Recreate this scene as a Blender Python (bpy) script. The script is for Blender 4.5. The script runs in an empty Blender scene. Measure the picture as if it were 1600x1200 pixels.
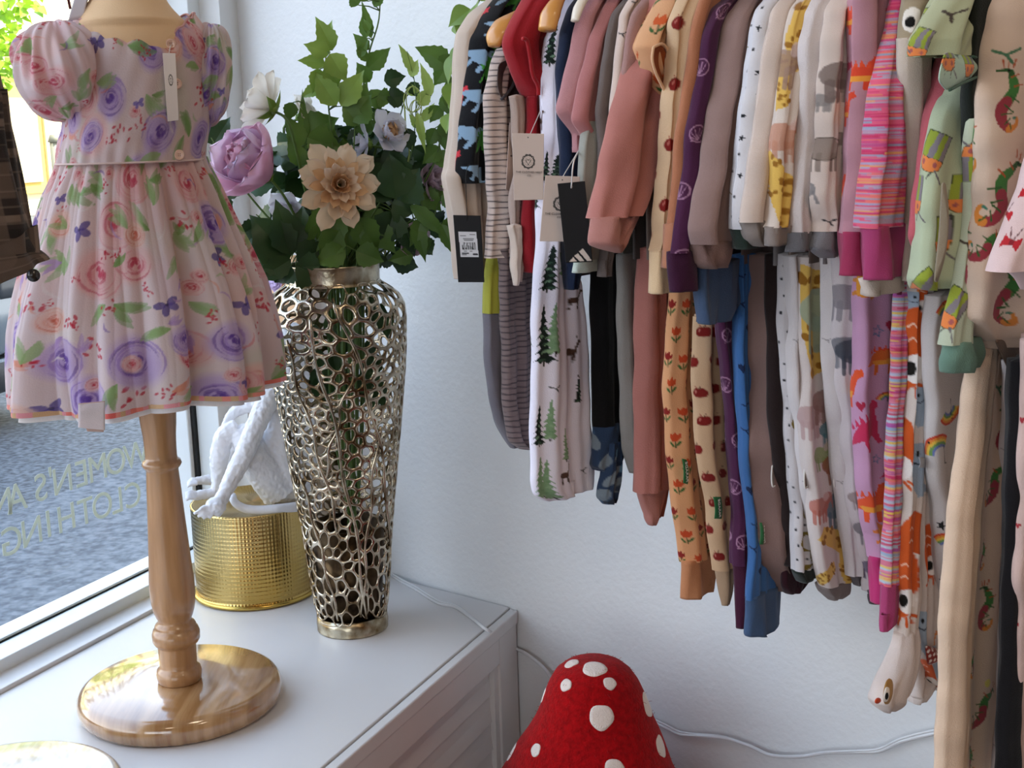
import bpy, math, random
import numpy as np
from mathutils import Vector, Matrix, geometry
from mathutils.bvhtree import BVHTree
PI = math.pi
SC = bpy.context.scene
COL = SC.collection
random.seed(7); RNG = np.random.default_rng(7)

# ---------------------------------------------------------------- camera
CZ = 1.27                       # eye height
FPX = 2050.0                    # focal length in pixels of a 1600 px wide frame
pitch = math.atan(405 / FPX); roll = math.atan(0.03)
V = lambda *a: np.array(a, float)
F = V(0, math.cos(pitch), -math.sin(pitch))
R0 = V(1, 0, 0); U0 = V(0, math.sin(pitch), math.cos(pitch))
R = R0 * math.cos(roll) - U0 * math.sin(roll)
U = U0 * math.cos(roll) + R0 * math.sin(roll)
cam_d = bpy.data.cameras.new('camera'); cam_d.sensor_width = 36; cam_d.lens = 36 * FPX / 1600
cam_d.clip_start = 0.02; cam_d.clip_end = 300
cam = bpy.data.objects.new('camera', cam_d); COL.objects.link(cam)
cam.matrix_world = Matrix(((R[0], U[0], -F[0], 0), (R[1], U[1], -F[1], 0), (R[2], U[2], -F[2], CZ), (0, 0, 0, 1)))
SC.camera = cam
SC.view_settings.view_transform = 'Standard'; SC.view_settings.look = 'None'
SC.view_settings.gamma = 1; SC.view_settings.use_curve_mapping = False
SC.view_settings.exposure = 0.16

# ---------------------------------------------------------------- world and sun
wd = bpy.data.worlds.new('sky'); SC.world = wd; wd.use_nodes = True
nt = wd.node_tree; nt.nodes.clear()
o_ = nt.nodes.new('ShaderNodeOutputWorld'); bg = nt.nodes.new('ShaderNodeBackground')
tc = nt.nodes.new('ShaderNodeTexCoord'); sx = nt.nodes.new('ShaderNodeSeparateXYZ'); cr = nt.nodes.new('ShaderNodeValToRGB')
nt.links.new(tc.outputs['Generated'], sx.inputs[0]); nt.links.new(sx.outputs['Z'], cr.inputs[0])
nt.links.new(cr.outputs[0], bg.inputs[0]); nt.links.new(bg.outputs[0], o_.inputs[0])
cr.color_ramp.elements[0].position = 0.0; cr.color_ramp.elements[0].color = (0.95, 0.95, 1.0, 1)
cr.color_ramp.elements[1].position = 0.7; cr.color_ramp.elements[1].color = (0.54, 0.70, 1.0, 1)
bg.inputs[1].default_value = 3.9

# window frame axes: d1 runs along the window away from the viewer, nb points out to the street
AZ = math.radians(23.9)
d1 = V(math.sin(AZ), math.cos(AZ), 0); nb = V(-math.cos(AZ), math.sin(AZ), 0)
C0 = V(-0.0025, 1.886, 0)                                  # where the cabinet front meets the wall
AW = math.radians(128.19)
eW = V(math.sin(AW), math.cos(AW), 0); nW = V(-0.618, -0.786, 0); nW /= np.linalg.norm(nW)
ZT = CZ - 0.72                                             # cabinet top height
def Wn(a, b, z=0.0): return C0 + d1 * a + nb * b + V(0, 0, z)
def Wl(t, D, z=0.0): return C0 + eW * t + nW * D + V(0, 0, z)

sun_d = bpy.data.lights.new('sun', 'SUN'); sun_d.energy = 14.0; sun_d.angle = 0.01; sun_d.color = (1, 0.93, 0.80)
sun = bpy.data.objects.new('sun', sun_d); COL.objects.link(sun)
sd = -nb * 0.62 + d1 * 0.25 + V(0, 0, 0.75)                # towards the sun: over our own roof
sun.rotation_euler = Vector(sd).to_track_quat('Z', 'Y').to_euler()
def area(name, pos, tgt, sx_, sy_, energy, col, portal=False):
    l = bpy.data.lights.new(name, 'AREA'); l.shape = 'RECTANGLE'; l.size = sx_; l.size_y = sy_; l.energy = energy; l.color = col
    o = bpy.data.objects.new(name, l); COL.objects.link(o); o.location = pos
    o.rotation_euler = Vector(np.array(pos) - np.array(tgt)).to_track_quat('Z', 'Y').to_euler()
    if portal: l.cycles.is_portal = True
    return o
WZ0, WZ1 = ZT + 0.03, 2.45; WA0, WA1 = -3.4, 0.08          # window opening
c_ = Wn((WA0 + WA1) / 2, 0.70, (WZ0 + WZ1) / 2)
area('window_portal', c_, c_ - nb, WA1 - WA0, WZ1 - WZ0, 1, (1, 1, 1), True)
# shop ceiling lamps (warm)
for (x, y) in ((0.35, 0.35), (1.3, -0.7), (-0.5, -1.2)):
    area('ceiling_lamp_light', V(x, y, 2.60), V(x, y, 0), 0.4, 0.4, 5, (1.0, 0.80, 0.58))

# ---------------------------------------------------------------- pixel <-> place helpers
def ray(x, y): return F + R * (x - 800) / FPX - U * (y - 600) / FPX
def proj(P): P = np.asarray(P) - V(0, 0, CZ); return 800 + FPX * (P @ R) / (P @ F), 600 - FPX * (P @ U) / (P @ F)
def onz(x, y, z): d = ray(x, y); return V(0, 0, CZ) + d * ((z - CZ) / d[2])
def onplane(x, y, P, n):
    d = ray(x, y); s = (np.dot(np.asarray(P) - V(0, 0, CZ), n)) / np.dot(d, n); return V(0, 0, CZ) + d * s
def onwall(x, y, D): return onplane(x, y, C0 + nW * D, nW)
def onrail(x, y, t): return onplane(x, y, C0 + eW * t, eW)     # plane square to the wall at rail position t
def tX(X, D=0.31, y=100): P = onwall(X, y, D); return float(np.dot(P - C0, eW))

# ---------------------------------------------------------------- mesh helpers
def s2l(c):
    c = np.asarray(c, float); c = c / 255.0 if c.max() > 1.0 else c
    return np.where(c <= 0.04045, c / 12.92, ((c + 0.055) / 1.055) ** 2.4)
def hx(h): return s2l([int(h[i:i + 2], 16) for i in (0, 2, 4)])
def empty(name, loc=(0, 0, 0)):
    o = bpy.data.objects.new(name, None); COL.objects.link(o); o.location = loc; o.empty_display_size = 0.05; return o
def tag(o, label=None, cat=None, group=None, kind=None):
    if label: o['label'] = label
    if cat: o['category'] = cat
    if group: o['group'] = group
    if kind: o['kind'] = kind
    return o
def thing(name, loc, label, cat, group=None): return tag(empty(name, loc), label, cat, group)
def mesh(name, verts, faces, mat, parent=None, smooth=True, col=None):
    """verts in world space; faces an (n,4)/(n,3) array or a list"""
    verts = np.asarray(verts, np.float32)
    org = np.zeros(3, np.float32)
    if parent is not None: org = world_org(parent)
    me = bpy.data.meshes.new(name)
    if isinstance(faces, np.ndarray):
        k = faces.shape[1]; n = len(faces)
        me.vertices.add(len(verts)); me.vertices.foreach_set('co', (verts - org).ravel())
        me.loops.add(n * k); me.loops.foreach_set('vertex_index', faces.astype(np.int32).ravel())
        me.polygons.add(n); me.polygons.foreach_set('loop_start', np.arange(0, n * k, k, dtype=np.int32))
        me.polygons.foreach_set('loop_total', np.full(n, k, dtype=np.int32))
        me.update(calc_edges=True)
    else:
        me.from_pydata([tuple(v) for v in (verts - org)], [], [tuple(f) for f in faces]); me.update()
    if smooth: me.polygons.foreach_set('use_smooth', np.ones(len(me.polygons), dtype=bool))
    if col is not None:
        ca = me.color_attributes.new('Col', 'FLOAT_COLOR', 'POINT')
        c4 = np.ones((len(verts), 4), np.float32); c4[:, :3] = col; ca.data.foreach_set('color', c4.ravel())
    if mat: me.materials.append(mat)
    me.validate()
    o = bpy.data.objects.new(name, me); COL.objects.link(o)
    if parent is not None: o.parent = parent
    return o
def world_org(o):
    p = np.zeros(3, np.float32)
    while o is not None:
        p += np.array(o.location, np.float32); o = o.parent
    return p
def grid_faces(nr, nc, closed=True):
    j = np.arange(nr - 1)[:, None]; i = np.arange(nc if closed else nc - 1)[None, :]
    a = j * nc + i; b = j * nc + (i + 1) % nc
    return np.stack([a, b, b + nc, a + nc], -1).reshape(-1, 4)
class MB:
    """collects shapes; build() links them as ONE mesh object"""
    def __init__(s): s.v = []; s.f = []; s.n = 0
    def add(s, v, f):
        v = np.asarray(v, float); s.v.append(v); s.f += [tuple(int(q) + s.n for q in x) for x in f]; s.n += len(v); return s
    def box(s, c, ax, ay, az, hx_, hy_, hz_):
        c = np.asarray(c, float); P = []
        for k in (-1, 1):
            for j in (-1, 1):
                for i in (-1, 1): P.append(c + ax * hx_ * i + ay * hy_ * j + az * hz_ * k)
        return s.add(P, [(0, 2, 3, 1), (4, 5, 7, 6), (0, 1, 5, 4), (2, 6, 7, 3), (0, 4, 6, 2), (1, 3, 7, 5)])
    def tube(s, pts, rad, n=10, caps=True, flat=1.0):
        pts = np.asarray(pts, float); m = len(pts); rad = np.broadcast_to(np.asarray(rad, float), (m,))
        tg = np.gradient(pts, axis=0); tg /= np.linalg.norm(tg, axis=1)[:, None] + 1e-9
        up = V(0, 0, 1) if abs(tg[0][2]) < 0.9 else V(1, 0, 0)
        a = np.cross(tg[0], up); a /= np.linalg.norm(a); rows = []
        for k in range(m):
            a = a - tg[k] * (a @ tg[k]); a /= np.linalg.norm(a) + 1e-9; b = np.cross(tg[k], a)
            an = np.arange(n) * 2 * PI / n
            rows.append(pts[k] + rad[k] * (np.cos(an)[:, None] * a + flat * np.sin(an)[:, None] * b))
        f = [tuple(x) for x in grid_faces(m, n)]
        if caps: f += [tuple(range(n))[::-1], tuple(range((m - 1) * n, m * n))]
        return s.add(np.concatenate(rows), f)
    def ball(s, c, r, n=16, m=10, axes=None):
        r = np.broadcast_to(np.asarray(r, float), (3,)); ph = np.linspace(0.12, PI - 0.12, m); th = np.arange(n) * 2 * PI / n
        P = np.stack([np.sin(ph)[:, None] * np.cos(th), np.sin(ph)[:, None] * np.sin(th), np.cos(ph)[:, None] * np.ones(n)], -1).reshape(-1, 3) * r
        if axes is not None: P = P @ np.asarray(axes)
        return s.add(P + np.asarray(c), [tuple(x) for x in grid_faces(m, n)] + [tuple(range(n))[::-1], tuple(range((m - 1) * n, m * n))])
    def build(s, name, mat, parent=None, smooth=True):
        return mesh(name, np.concatenate(s.v), s.f, mat, parent, smooth)
def lathe(prof, c, n=48, closed_ends=True):
    """prof: (radius, z) pairs bottom to top"""
    prof = np.asarray(prof, float); an = np.arange(n) * 2 * PI / n
    P = np.stack([prof[:, 0:1] * np.cos(an), prof[:, 0:1] * np.sin(an), prof[:, 1:2] + 0 * an], -1).reshape(-1, 3) + np.asarray(c)
    f = [tuple(x) for x in grid_faces(len(prof), n)]
    if closed_ends: f += [tuple(range(n))[::-1], tuple(range((len(prof) - 1) * n, len(prof) * n))]
    return P, f
def spline(pts, n=40):
    pts = np.asarray(pts, float); m = len(pts)
    if m < 3: return np.array([pts[0] + (pts[-1] - pts[0]) * k / (n - 1) for k in range(n)])
    P = np.vstack([2 * pts[0] - pts[1], pts, 2 * pts[-1] - pts[-2]]); out = []
    for q in np.linspace(0, m - 1, n):
        i = min(int(q), m - 2); t = q - i; a, b, c, d = P[i], P[i + 1], P[i + 2], P[i + 3]
        out.append(0.5 * (2 * b + (c - a) * t + (2 * a - 5 * b + 4 * c - d) * t * t + (3 * b - a - 3 * c + d) * t ** 3))
    return np.array(out)
def bevel(o, w=0.003, seg=2):
    m = o.modifiers.new('bevel', 'BEVEL'); m.width = w; m.segments = seg; m.limit_method = 'ANGLE'; m.angle_limit = 0.6; return o
def text(name, s, size, P, right, up, mat, parent, spacing=1.0, depth=0.0002):
    cu = bpy.data.curves.new(name, 'FONT'); cu.body = s; cu.size = size; cu.align_x = 'CENTER'; cu.align_y = 'CENTER'; cu.space_character = spacing; cu.extrude = depth
    t = bpy.data.objects.new(name, cu); COL.objects.link(t)
    me = bpy.data.meshes.new_from_object(t.evaluated_get(bpy.context.evaluated_depsgraph_get()))
    bpy.data.objects.remove(t)
    n = len(me.vertices); co = np.zeros(n * 3, np.float32); me.vertices.foreach_get('co', co); co = co.reshape(-1, 3)
    right = np.asarray(right, float); up = np.asarray(up, float); nn = np.cross(right, up)
    W = np.asarray(P) + co[:, 0:1] * right + co[:, 1:2] * up + co[:, 2:3] * nn
    fs = [tuple(p.vertices) for p in me.polygons]; bpy.data.meshes.remove(me)
    return mesh(name, W, fs, mat, parent, smooth=False)

# ---------------------------------------------------------------- materials
def mat(name, c, rough=0.6, metal=0.0, var=0.0, vscale=8.0, bump=0.0, bscale=200.0, sheen=0.0, trans=0.0, attr=False, coat=0.0, c2=None, stretch=None, spec=0.5, detail=4.0):
    m = bpy.data.materials.new(name); m.use_nodes = True; N = m.node_tree; L = N.links
    b = N.nodes['Principled BSDF']; out = N.nodes['Material Output']
    c = hx(c) if isinstance(c, str) else s2l(c)
    b.inputs['Roughness'].default_value = rough; b.inputs['Metallic'].default_value = metal
    b.inputs['Specular IOR Level'].default_value = spec
    if sheen: b.inputs['Sheen Weight'].default_value = sheen; b.inputs['Sheen Roughness'].default_value = 0.5
    if coat: b.inputs['Coat Weight'].default_value = coat; b.inputs['Coat Roughness'].default_value = 0.08
    t = N.nodes.new('ShaderNodeTexCoord'); mp = N.nodes.new('ShaderNodeMapping'); L.new(t.outputs['Object'], mp.inputs[0])
    if stretch: mp.inputs['Scale'].default_value = stretch
    src = None
    if attr:
        a = N.nodes.new('ShaderNodeAttribute'); a.attribute_name = 'Col'; src = a.outputs['Color']
    if var or c2 is not None:
        no = N.nodes.new('ShaderNodeTexNoise'); no.inputs['Scale'].default_value = vscale; no.inputs['Detail'].default_value = detail
        L.new(mp.outputs[0], no.inputs['Vector'])
        mx = N.nodes.new('ShaderNodeMix'); mx.data_type = 'RGBA'
        r = N.nodes.new('ShaderNodeMapRange'); r.inputs[1].default_value = 0.35; r.inputs[2].default_value = 0.65
        L.new(no.outputs['Fac'], r.inputs[0]); L.new(r.outputs[0], mx.inputs[0])
        cc = c * (1 - var) if c2 is None else (hx(c2) if isinstance(c2, str) else s2l(c2))
        if src is not None:
            mx.blend_type = 'MULTIPLY'; L.new(src, mx.inputs[6]); mx.inputs[7].default_value = (1 - var, 1 - var, 1 - var, 1)
        else:
            mx.inputs[6].default_value = (*c, 1); mx.inputs[7].default_value = (*cc, 1)
        src = mx.outputs[2]
    if src is not None: L.new(src, b.inputs['Base Color'])
    else: b.inputs['Base Color'].default_value = (*c, 1)
    if bump:
        n2 = N.nodes.new('ShaderNodeTexNoise'); n2.inputs['Scale'].default_value = bscale; n2.inputs['Detail'].default_value = 3
        L.new(mp.outputs[0], n2.inputs['Vector'])
        bp = N.nodes.new('ShaderNodeBump'); bp.inputs['Strength'].default_value = bump; bp.inputs['Distance'].default_value = 0.002
        L.new(n2.outputs['Fac'], bp.inputs['Height']); L.new(bp.outputs[0], b.inputs['Normal'])
    if trans:
        tr = N.nodes.new('ShaderNodeBsdfTranslucent'); ms = N.nodes.new('ShaderNodeMixShader'); ms.inputs[0].default_value = trans
        if src is not None: L.new(src, tr.inputs[0])
        else: tr.inputs[0].default_value = (*c, 1)
        L.new(b.outputs[0], ms.inputs[1]); L.new(tr.outputs[0], ms.inputs[2]); L.new(ms.outputs[0], out.inputs[0])
    return m
def cloth(name, c, **k):
    d = dict(rough=0.9, bump=0.35, bscale=900, sheen=0.15, var=0.06, vscale=25, spec=0.2); d.update(k); return mat(name, c, **d)
M = {}
M['wall'] = mat('wall_paint', 'e3e5e6', rough=0.5, bump=0.5, bscale=110, var=0.03, vscale=3)
M['ceil'] = mat('ceiling_paint', 'c9bdb0', rough=0.8); M['wall_in'] = mat('shop_wall_warm', '8f7462', rough=0.8)
M['floor'] = mat('floor_boards', '6f5440', rough=0.5, c2='5c4433', vscale=3, stretch=(1, 12, 1))
M['white'] = mat('painted_wood_white', 'dcdad9', rough=0.32, bump=0.05, bscale=30, var=0.03, vscale=6)
M['frame'] = mat('window_frame_paint', 'dfe4e6', rough=0.35)
M['seal'] = mat('window_seal_black', '08090a', rough=0.5)
M['glass'] = None
gm = bpy.data.materials.new('window_glass'); gm.use_nodes = True; N = gm.node_tree; N.nodes.clear()
go = N.nodes.new('ShaderNodeOutputMaterial'); gt = N.nodes.new('ShaderNodeBsdfTransparent'); gg = N.nodes.new('ShaderNodeBsdfGlossy'); gx = N.nodes.new('ShaderNodeMixShader'); gw = N.nodes.new('ShaderNodeLayerWeight'); gf = N.nodes.new('ShaderNodeMath'); gf.operation = 'POWER'; gf.inputs[1].default_value = 4.0; gw.inputs[0].default_value = 0.5; N.links.new(gw.outputs['Facing'], gf.inputs[0])
gg.inputs['Roughness'].default_value = 0.02; gt.inputs[0].default_value = (0.96, 0.98, 0.97, 1)
N.links.new(gf.outputs[0], gx.inputs[0]); N.links.new(gt.outputs[0], gx.inputs[1]); N.links.new(gg.outputs[0], gx.inputs[2]); N.links.new(gx.outputs[0], go.inputs[0])
M['glass'] = gm
M['oak'] = mat('turned_oak', 'b98d63', rough=0.28, c2='a2764c', vscale=14, stretch=(6, 6, 0.5), coat=0.5, bump=0.08, bscale=60)
M['print'] = mat('printed_cotton', 'ffffff', rough=0.9, attr=True, bump=0.3, bscale=900, sheen=0.15, spec=0.2, var=0.04, vscale=25)
M['voile'] = mat('printed_voile', 'ffffff', rough=0.8, attr=True, bump=0.25, bscale=500, trans=0.38, spec=0.2, var=0.02, vscale=20)
M['ink'] = mat('black_ink', '16140f', rough=0.6)
M['thread'] = mat('clear_thread', 'd8d4cf', rough=0.4)

# ---------------------------------------------------------------- the room
up = V(0, 0, 1)
def structure(o): return tag(o, kind='structure')
ROOM_H = 2.7
m = MB(); m.box(Wl(1.84, -0.05, ROOM_H / 2), eW, nW, up, 2.46, 0.05, ROOM_H / 2); structure(m.build('wall_back', M['wall'], smooth=False))
# window wall: pier by the corner, apron below, lintel above, far end towards the viewer's left
m = MB()
m.box(Wn(0.30, 0.617, ROOM_H / 2), d1, nb, up, 0.215, 0.09, ROOM_H / 2)
m.box(Wn(-1.9, 0.617, (ZT - 0.06) / 2), d1, nb, up, 2.0, 0.09, (ZT - 0.06) / 2)
m.box(Wn(-1.9, 0.617, (WZ1 + ROOM_H) / 2), d1, nb, up, 2.0, 0.09, (ROOM_H - WZ1) / 2)
m.box(Wn(-3.9, 0.617, ROOM_H / 2), d1, nb, up, .5, 0.09, ROOM_H / 2)
structure(m.build('wall_left', M['wall'], smooth=False))
m = MB(); m.box(Wn(-3.0, -2.4, -0.05), d1, nb, up, 3.7, 3.1, 0.05); structure(m.build('floor', M['floor'], smooth=False))
m = MB(); m.box(Wn(-3.0, -2.4, ROOM_H + 0.05), d1, nb, up, 3.7, 3.1, 0.05); structure(m.build('ceiling', M['ceil'], smooth=False))
m = MB(); m.box(Wn(-2.6, -3.3, ROOM_H / 2), d1, nb, up, 4.0, 0.05, ROOM_H / 2); structure(m.build('wall_right', M['wall_in'], smooth=False))
# rear wall; its unseen window is added to throw frontal fill light
RA = -4.40; RB0, RB1, RZ0_, RZ1_ = -1.75, 0.42, 0.35, 2.45
m = MB()
def wb_(mb, a0, a1, b0, b1, z0, z1): return mb.box(Wn((a0 + a1) / 2, (b0 + b1) / 2, (z0 + z1) / 2), d1, nb, up, (a1 - a0) / 2, (b1 - b0) / 2, (z1 - z0) / 2)
wb_(m, RA - .1, RA, -3.3, RB0, 0, ROOM_H); wb_(m, RA - .1, RA, RB1, .71, 0, ROOM_H); wb_(m, RA - .1, RA, RB0, RB1, 0, RZ0_); wb_(m, RA - .1, RA, RB0, RB1, RZ1_, ROOM_H)
structure(m.build('wall_rear', M['wall_in'], smooth=False))
w2 = structure(empty('added_fill_window', Wn(RA - .05, -.6, RZ0_)))
m = MB()
for b_ in (RB0 + .03, (RB0 + RB1) / 2, RB1 - .03): wb_(m, RA - .08, RA - .02, b_ - .03, b_ + .03, RZ0_, RZ1_)
wb_(m, RA - .08, RA - .02, RB0, RB1, RZ0_, RZ0_ + .06); wb_(m, RA - .08, RA - .02, RB0, RB1, RZ1_ - .06, RZ1_); m.build('window_frame', M['frame'], w2, smooth=False)
m = MB(); wb_(m, RA - .055, RA - .049, RB0, RB1, RZ0_, RZ1_); m.build('pane', M['glass'], w2, smooth=False)
c_ = Wn(RA - .12, (RB0 + RB1) / 2, (RZ0_ + RZ1_) / 2); area('window_portal', c_, c_ + d1, RB1 - RB0, RZ1_ - RZ0_, 1, (1, 1, 1), True)
# storeys over the shop, they keep the street in shade
m = MB(); m.box(Wn(-1.5, -2.2, 5.6), d1, nb, up, 9, 2.9, 2.75); structure(m.build('wall_upper', mat('render_upper', 'c9c2b6', rough=0.9), smooth=False))

# window: sill board, frame members with a black gasket, outer bead, glass
win = structure(empty('window_1', Wn(-1.6, 0.6, ZT)))
AJ = 0.082
def wbox(mb, a0, a1, b0, b1, z0, z1): return mb.box(Wn((a0 + a1) / 2, (b0 + b1) / 2, (z0 + z1) / 2), d1, nb, up, (a1 - a0) / 2, (b1 - b0) / 2, (z1 - z0) / 2)
m = MB(); wbox(m, WA0, AJ + .03, 0.525, 0.70, ZT - 0.06, ZT + 0.006); bevel(m.build('window_sill', M['white'], win, smooth=False), 0.0015)
m = MB(); wbox(m, WA0, AJ, 0.566, 0.612, ZT, ZT + 0.024); wbox(m, AJ - 0.026, AJ + 0.03, 0.566, 0.612, ZT, WZ1); wbox(m, WA0, AJ, 0.566, 0.612, WZ1 - 0.03, WZ1 + 0.05)
bevel(m.build('window_frame', M['frame'], win, smooth=False), 0.0015)
m = MB(); wbox(m, WA0, AJ - 0.026, 0.6125, 0.618, ZT + 0.003, ZT + 0.0265); wbox(m, AJ - 0.034, AJ - 0.020, 0.6125, 0.618, ZT, WZ1)
m.build('seal', M['seal'], win, smooth=False)
m = MB(); wbox(m, WA0, AJ - 0.03, 0.618, 0.652, ZT, ZT + 0.0265); wbox(m, AJ - 0.043, AJ + 0.03, 0.618, 0.652, ZT, WZ1); wbox(m, WA0, AJ, 0.618, 0.652, WZ1 - 0.03, WZ1 + 0.05)
bevel(m.build('bead', M['frame'], win, smooth=False), 0.002)
m = MB(); wbox(m, WA0, AJ, 0.655, 0.661, ZT, WZ1); m.build('pane', M['glass'], win, smooth=False)
# lettering stuck on the glass, meant to be read from the street
M['vinyl'] = mat('vinyl_letters', 'd2d6cc', rough=0.6, trans=0.6)
def letters(s, xy, size, lean=0.0):
    for ch, (x, y) in zip(s, xy):
        if ch == ' ': continue
        P = onplane(x, y, Wn(0, 0.652, 0), nb)
        text('lettering', ch, size, P, -d1, up, M['vinyl'], win, depth=0.0006)
letters("WOMEN'S AND", [(213, 712), (181, 723), (153, 733), (128, 742), (98, 752), (80, 755), (64, 764), (45, 770), (26, 780), (2, 790), (-24, 802)], 0.06)
letters("CLOTHING", [(208, 775), (184, 784), (160, 792), (134, 801), (104, 811), (76, 821), (50, 833), (18, 847)], 0.06)

# window display cabinet (low platform) with slatted front
cab = thing('display_cabinet', Wn(-1.2, 0.26, 0), 'low white painted cabinet platform under the window with a slatted front', 'cabinet')
CA0 = -2.6
m = MB()
TOPB = 0.5245
# top follows the wall: a slab clipped at the wall line
def topslab(z0, z1, b0, b1, off=0.001):
    P = []
    for z in (z0, z1):
        P += [Wn(CA0, b0, z), Wn(b0 * kk - off, b0, z), Wn(b1 * kk - off, b1, z), Wn(CA0, b1, z)]
    return P, [(0, 3, 2, 1), (4, 5, 6, 7), (0, 1, 5, 4), (1, 2, 6, 5), (2, 3, 7, 6), (3, 0, 4, 7)]
kk = float(np.dot(-eW, d1) / np.dot(-eW, nb))
m.add(*topslab(ZT - 0.02, ZT, 0.014, TOPB)); bevel(m.build('top', M['white'], cab, smooth=False), 0.0015)
m = MB(); m.add(*topslab(ZT - 0.022, ZT - 0.002, -0.002, 0.0125)); bevel(m.build('edge_strip', M['white'], cab, smooth=False), 0.002)
m = MB()
def fbox(mb, a0, a1, z0, z1, b0=0.0, b1=0.02): return wbox(mb, a0, a1, b0, b1, z0, z1)
PE = -0.068; PT = ZT - 0.062
fbox(m, -0.068, -0.004, 0.0, ZT - 0.022); fbox(m, CA0, -0.068, PT, ZT - 0.022); fbox(m, CA0, -0.068, 0, 0.06)
for a in (-1.0, -1.95): fbox(m, a - .03, a + .03, 0.06, PT)
bevel(m.build('face_frame', M['white'], cab, smooth=False), 0.0015)
m = MB(); wbox(m, CA0, -0.005, 0.02, 0.5, 0.0, ZT - 0.021); m.build('carcass', M['white'], cab, smooth=False)
for (a0, a1) in ((-0.97, -0.068), (-1.92, -1.03), (-2.6, -1.98)):
    m = MB(); wbox(m, a0, a1, 0.012, 0.018, 0.06, PT)
    zz = PT - 0.004
    while zz > 0.08:
        a_ = [Wn(a0, 0.014, zz), Wn(a1 - 0.014, 0.014, zz), Wn(a1 - 0.014, 0.0095, zz - 0.040), Wn(a0, 0.0095, zz - 0.040), Wn(a0, 0.016, zz - 0.042), Wn(a1 - 0.014, 0.016, zz - 0.042)]
        m.add(a_, [(0, 1, 2, 3), (3, 2, 5, 4)]); zz -= 0.0435
    wbox(m, a1 - 0.014, a1, 0.004, 0.018, 0.06, PT)
    m.build('slatted_door', M['white'], cab, smooth=False)

# ================================================================ the street
GZ = -0.10
M['asphalt'] = mat('asphalt', '686d75', rough=0.75, c2='2e333a', vscale=38, bump=0.25, bscale=120, detail=14)
M['paving'] = mat('footpath_concrete', '71767d', rough=0.8, c2='454b54', vscale=34, bump=0.25, bscale=110, detail=14)
m = MB(); wbox(m, -25, 60, 2.92, 60, GZ - 0.3, GZ - 0.01); structure(m.build('road', M['asphalt'], smooth=False))
m = MB(); wbox(m, -6, 30, 0.71, 2.90, GZ - 0.3, GZ); wbox(m, -30, -6, -20, 2.90, GZ - 0.3, GZ); structure(m.build('pavement', M['paving'], smooth=False))
# parked car
M['carpaint'] = mat('car_paint_grey', '6f7880', rough=0.18, metal=0.3, coat=0.6)
M['cardark'] = mat('car_dark_plastic', '1d1f22', rough=0.5)
M['rubber'] = mat('tyre_rubber', '141414', rough=0.8)
M['chrome'] = mat('chrome', 'd8dde0', rough=0.12, metal=1)
M['carglass'] = mat('car_window_glass', '10161c', rough=0.05, coat=1)
car = thing('car', Wn(1.2, 4.8, GZ), 'grey car parked at the kerb outside the shop window, low dark sills', 'car')
sect = [(-1.05, .35, .62), (-0.95, .22, .80), (-0.2, .20, .92), (0.1, .20, .95), (0.75, .20, 1.40), (1.9, .20, 1.44), (2.75, .20, 1.25), (3.2, .22, .98), (3.38, .32, .78)]
hood = [(-1.05, .62), (-.95, .74), (-.2, .86), (.1, .90), (.75, .92), (1.9, .93), (2.75, .93), (3.2, .90), (3.38, .74)]
def carloft(mb, prof, wb, wt):
    P = []
    for (a, z0, z1) in prof:
        w0 = wb if 0 < a < 3 else wb * 0.93
        for (b, z) in ((-w0, z0), (-w0 - .02, (z0 + z1) / 2), (-wt * w0 / wb, z1), (wt * w0 / wb, z1), (w0 + .02, (z0 + z1) / 2), (w0, z0)): P.append(Wn(a, 4.85 + b, GZ + z))
    n = len(prof); f = [tuple(x) for x in grid_faces(n, 6)] + [tuple(range(6)), tuple(range(6 * n - 6, 6 * n))[::-1]]
    mb.add(P, f)
m = MB(); carloft(m, [(a, .32 if -0.9 < a < 3.2 else .36, z) for a, z in hood], .86, .80); bevel(m.build('body', M['carpaint'], car), .03, 3)
m = MB(); carloft(m, [(a, .16, .33) for a, z in hood], .85, .86); bevel(m.build('sill', M['cardark'], car), .02, 2)
m = MB(); carloft(m, [(.2, .86, .95), (.85, .86, 1.38), (1.9, .86, 1.43), (2.6, .86, 1.28), (3.1, .86, .95)], .78, .60); bevel(m.build('cabin', M['carglass'], car), .04, 3)
m = MB(); wbox(m, 0.95, 2.45, 4.3, 5.4, GZ + 1.40, GZ + 1.45); bevel(m.build('roof', M['carpaint'], car), .02, 2)
for a in (-0.15, 2.55):
    for b in (4.02, 5.66):
        m = MB(); m.tube([Wn(a, b - .09, GZ + .31), Wn(a, b + .09, GZ + .31)], .31, 28); w = m.build('wheel', M['rubber'], car)
        m = MB(); m.tube([Wn(a, b - .10, GZ + .31), Wn(a, b + .10, GZ + .31)], .19, 20); m.build('rim', M['chrome'], w)
m = MB(); wbox(m, 0.2, 3.0, 3.955, 3.975, GZ + .33, GZ + .345); m.build('trim', M['chrome'], car, smooth=False)
m = MB(); wbox(m, 3.0, 3.3, 3.98, 4.1, GZ + .62, GZ + .74); bevel(m.build('tail_light', mat('lamp_smoke', '3a3d42', rough=.2), car), .02)
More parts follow.
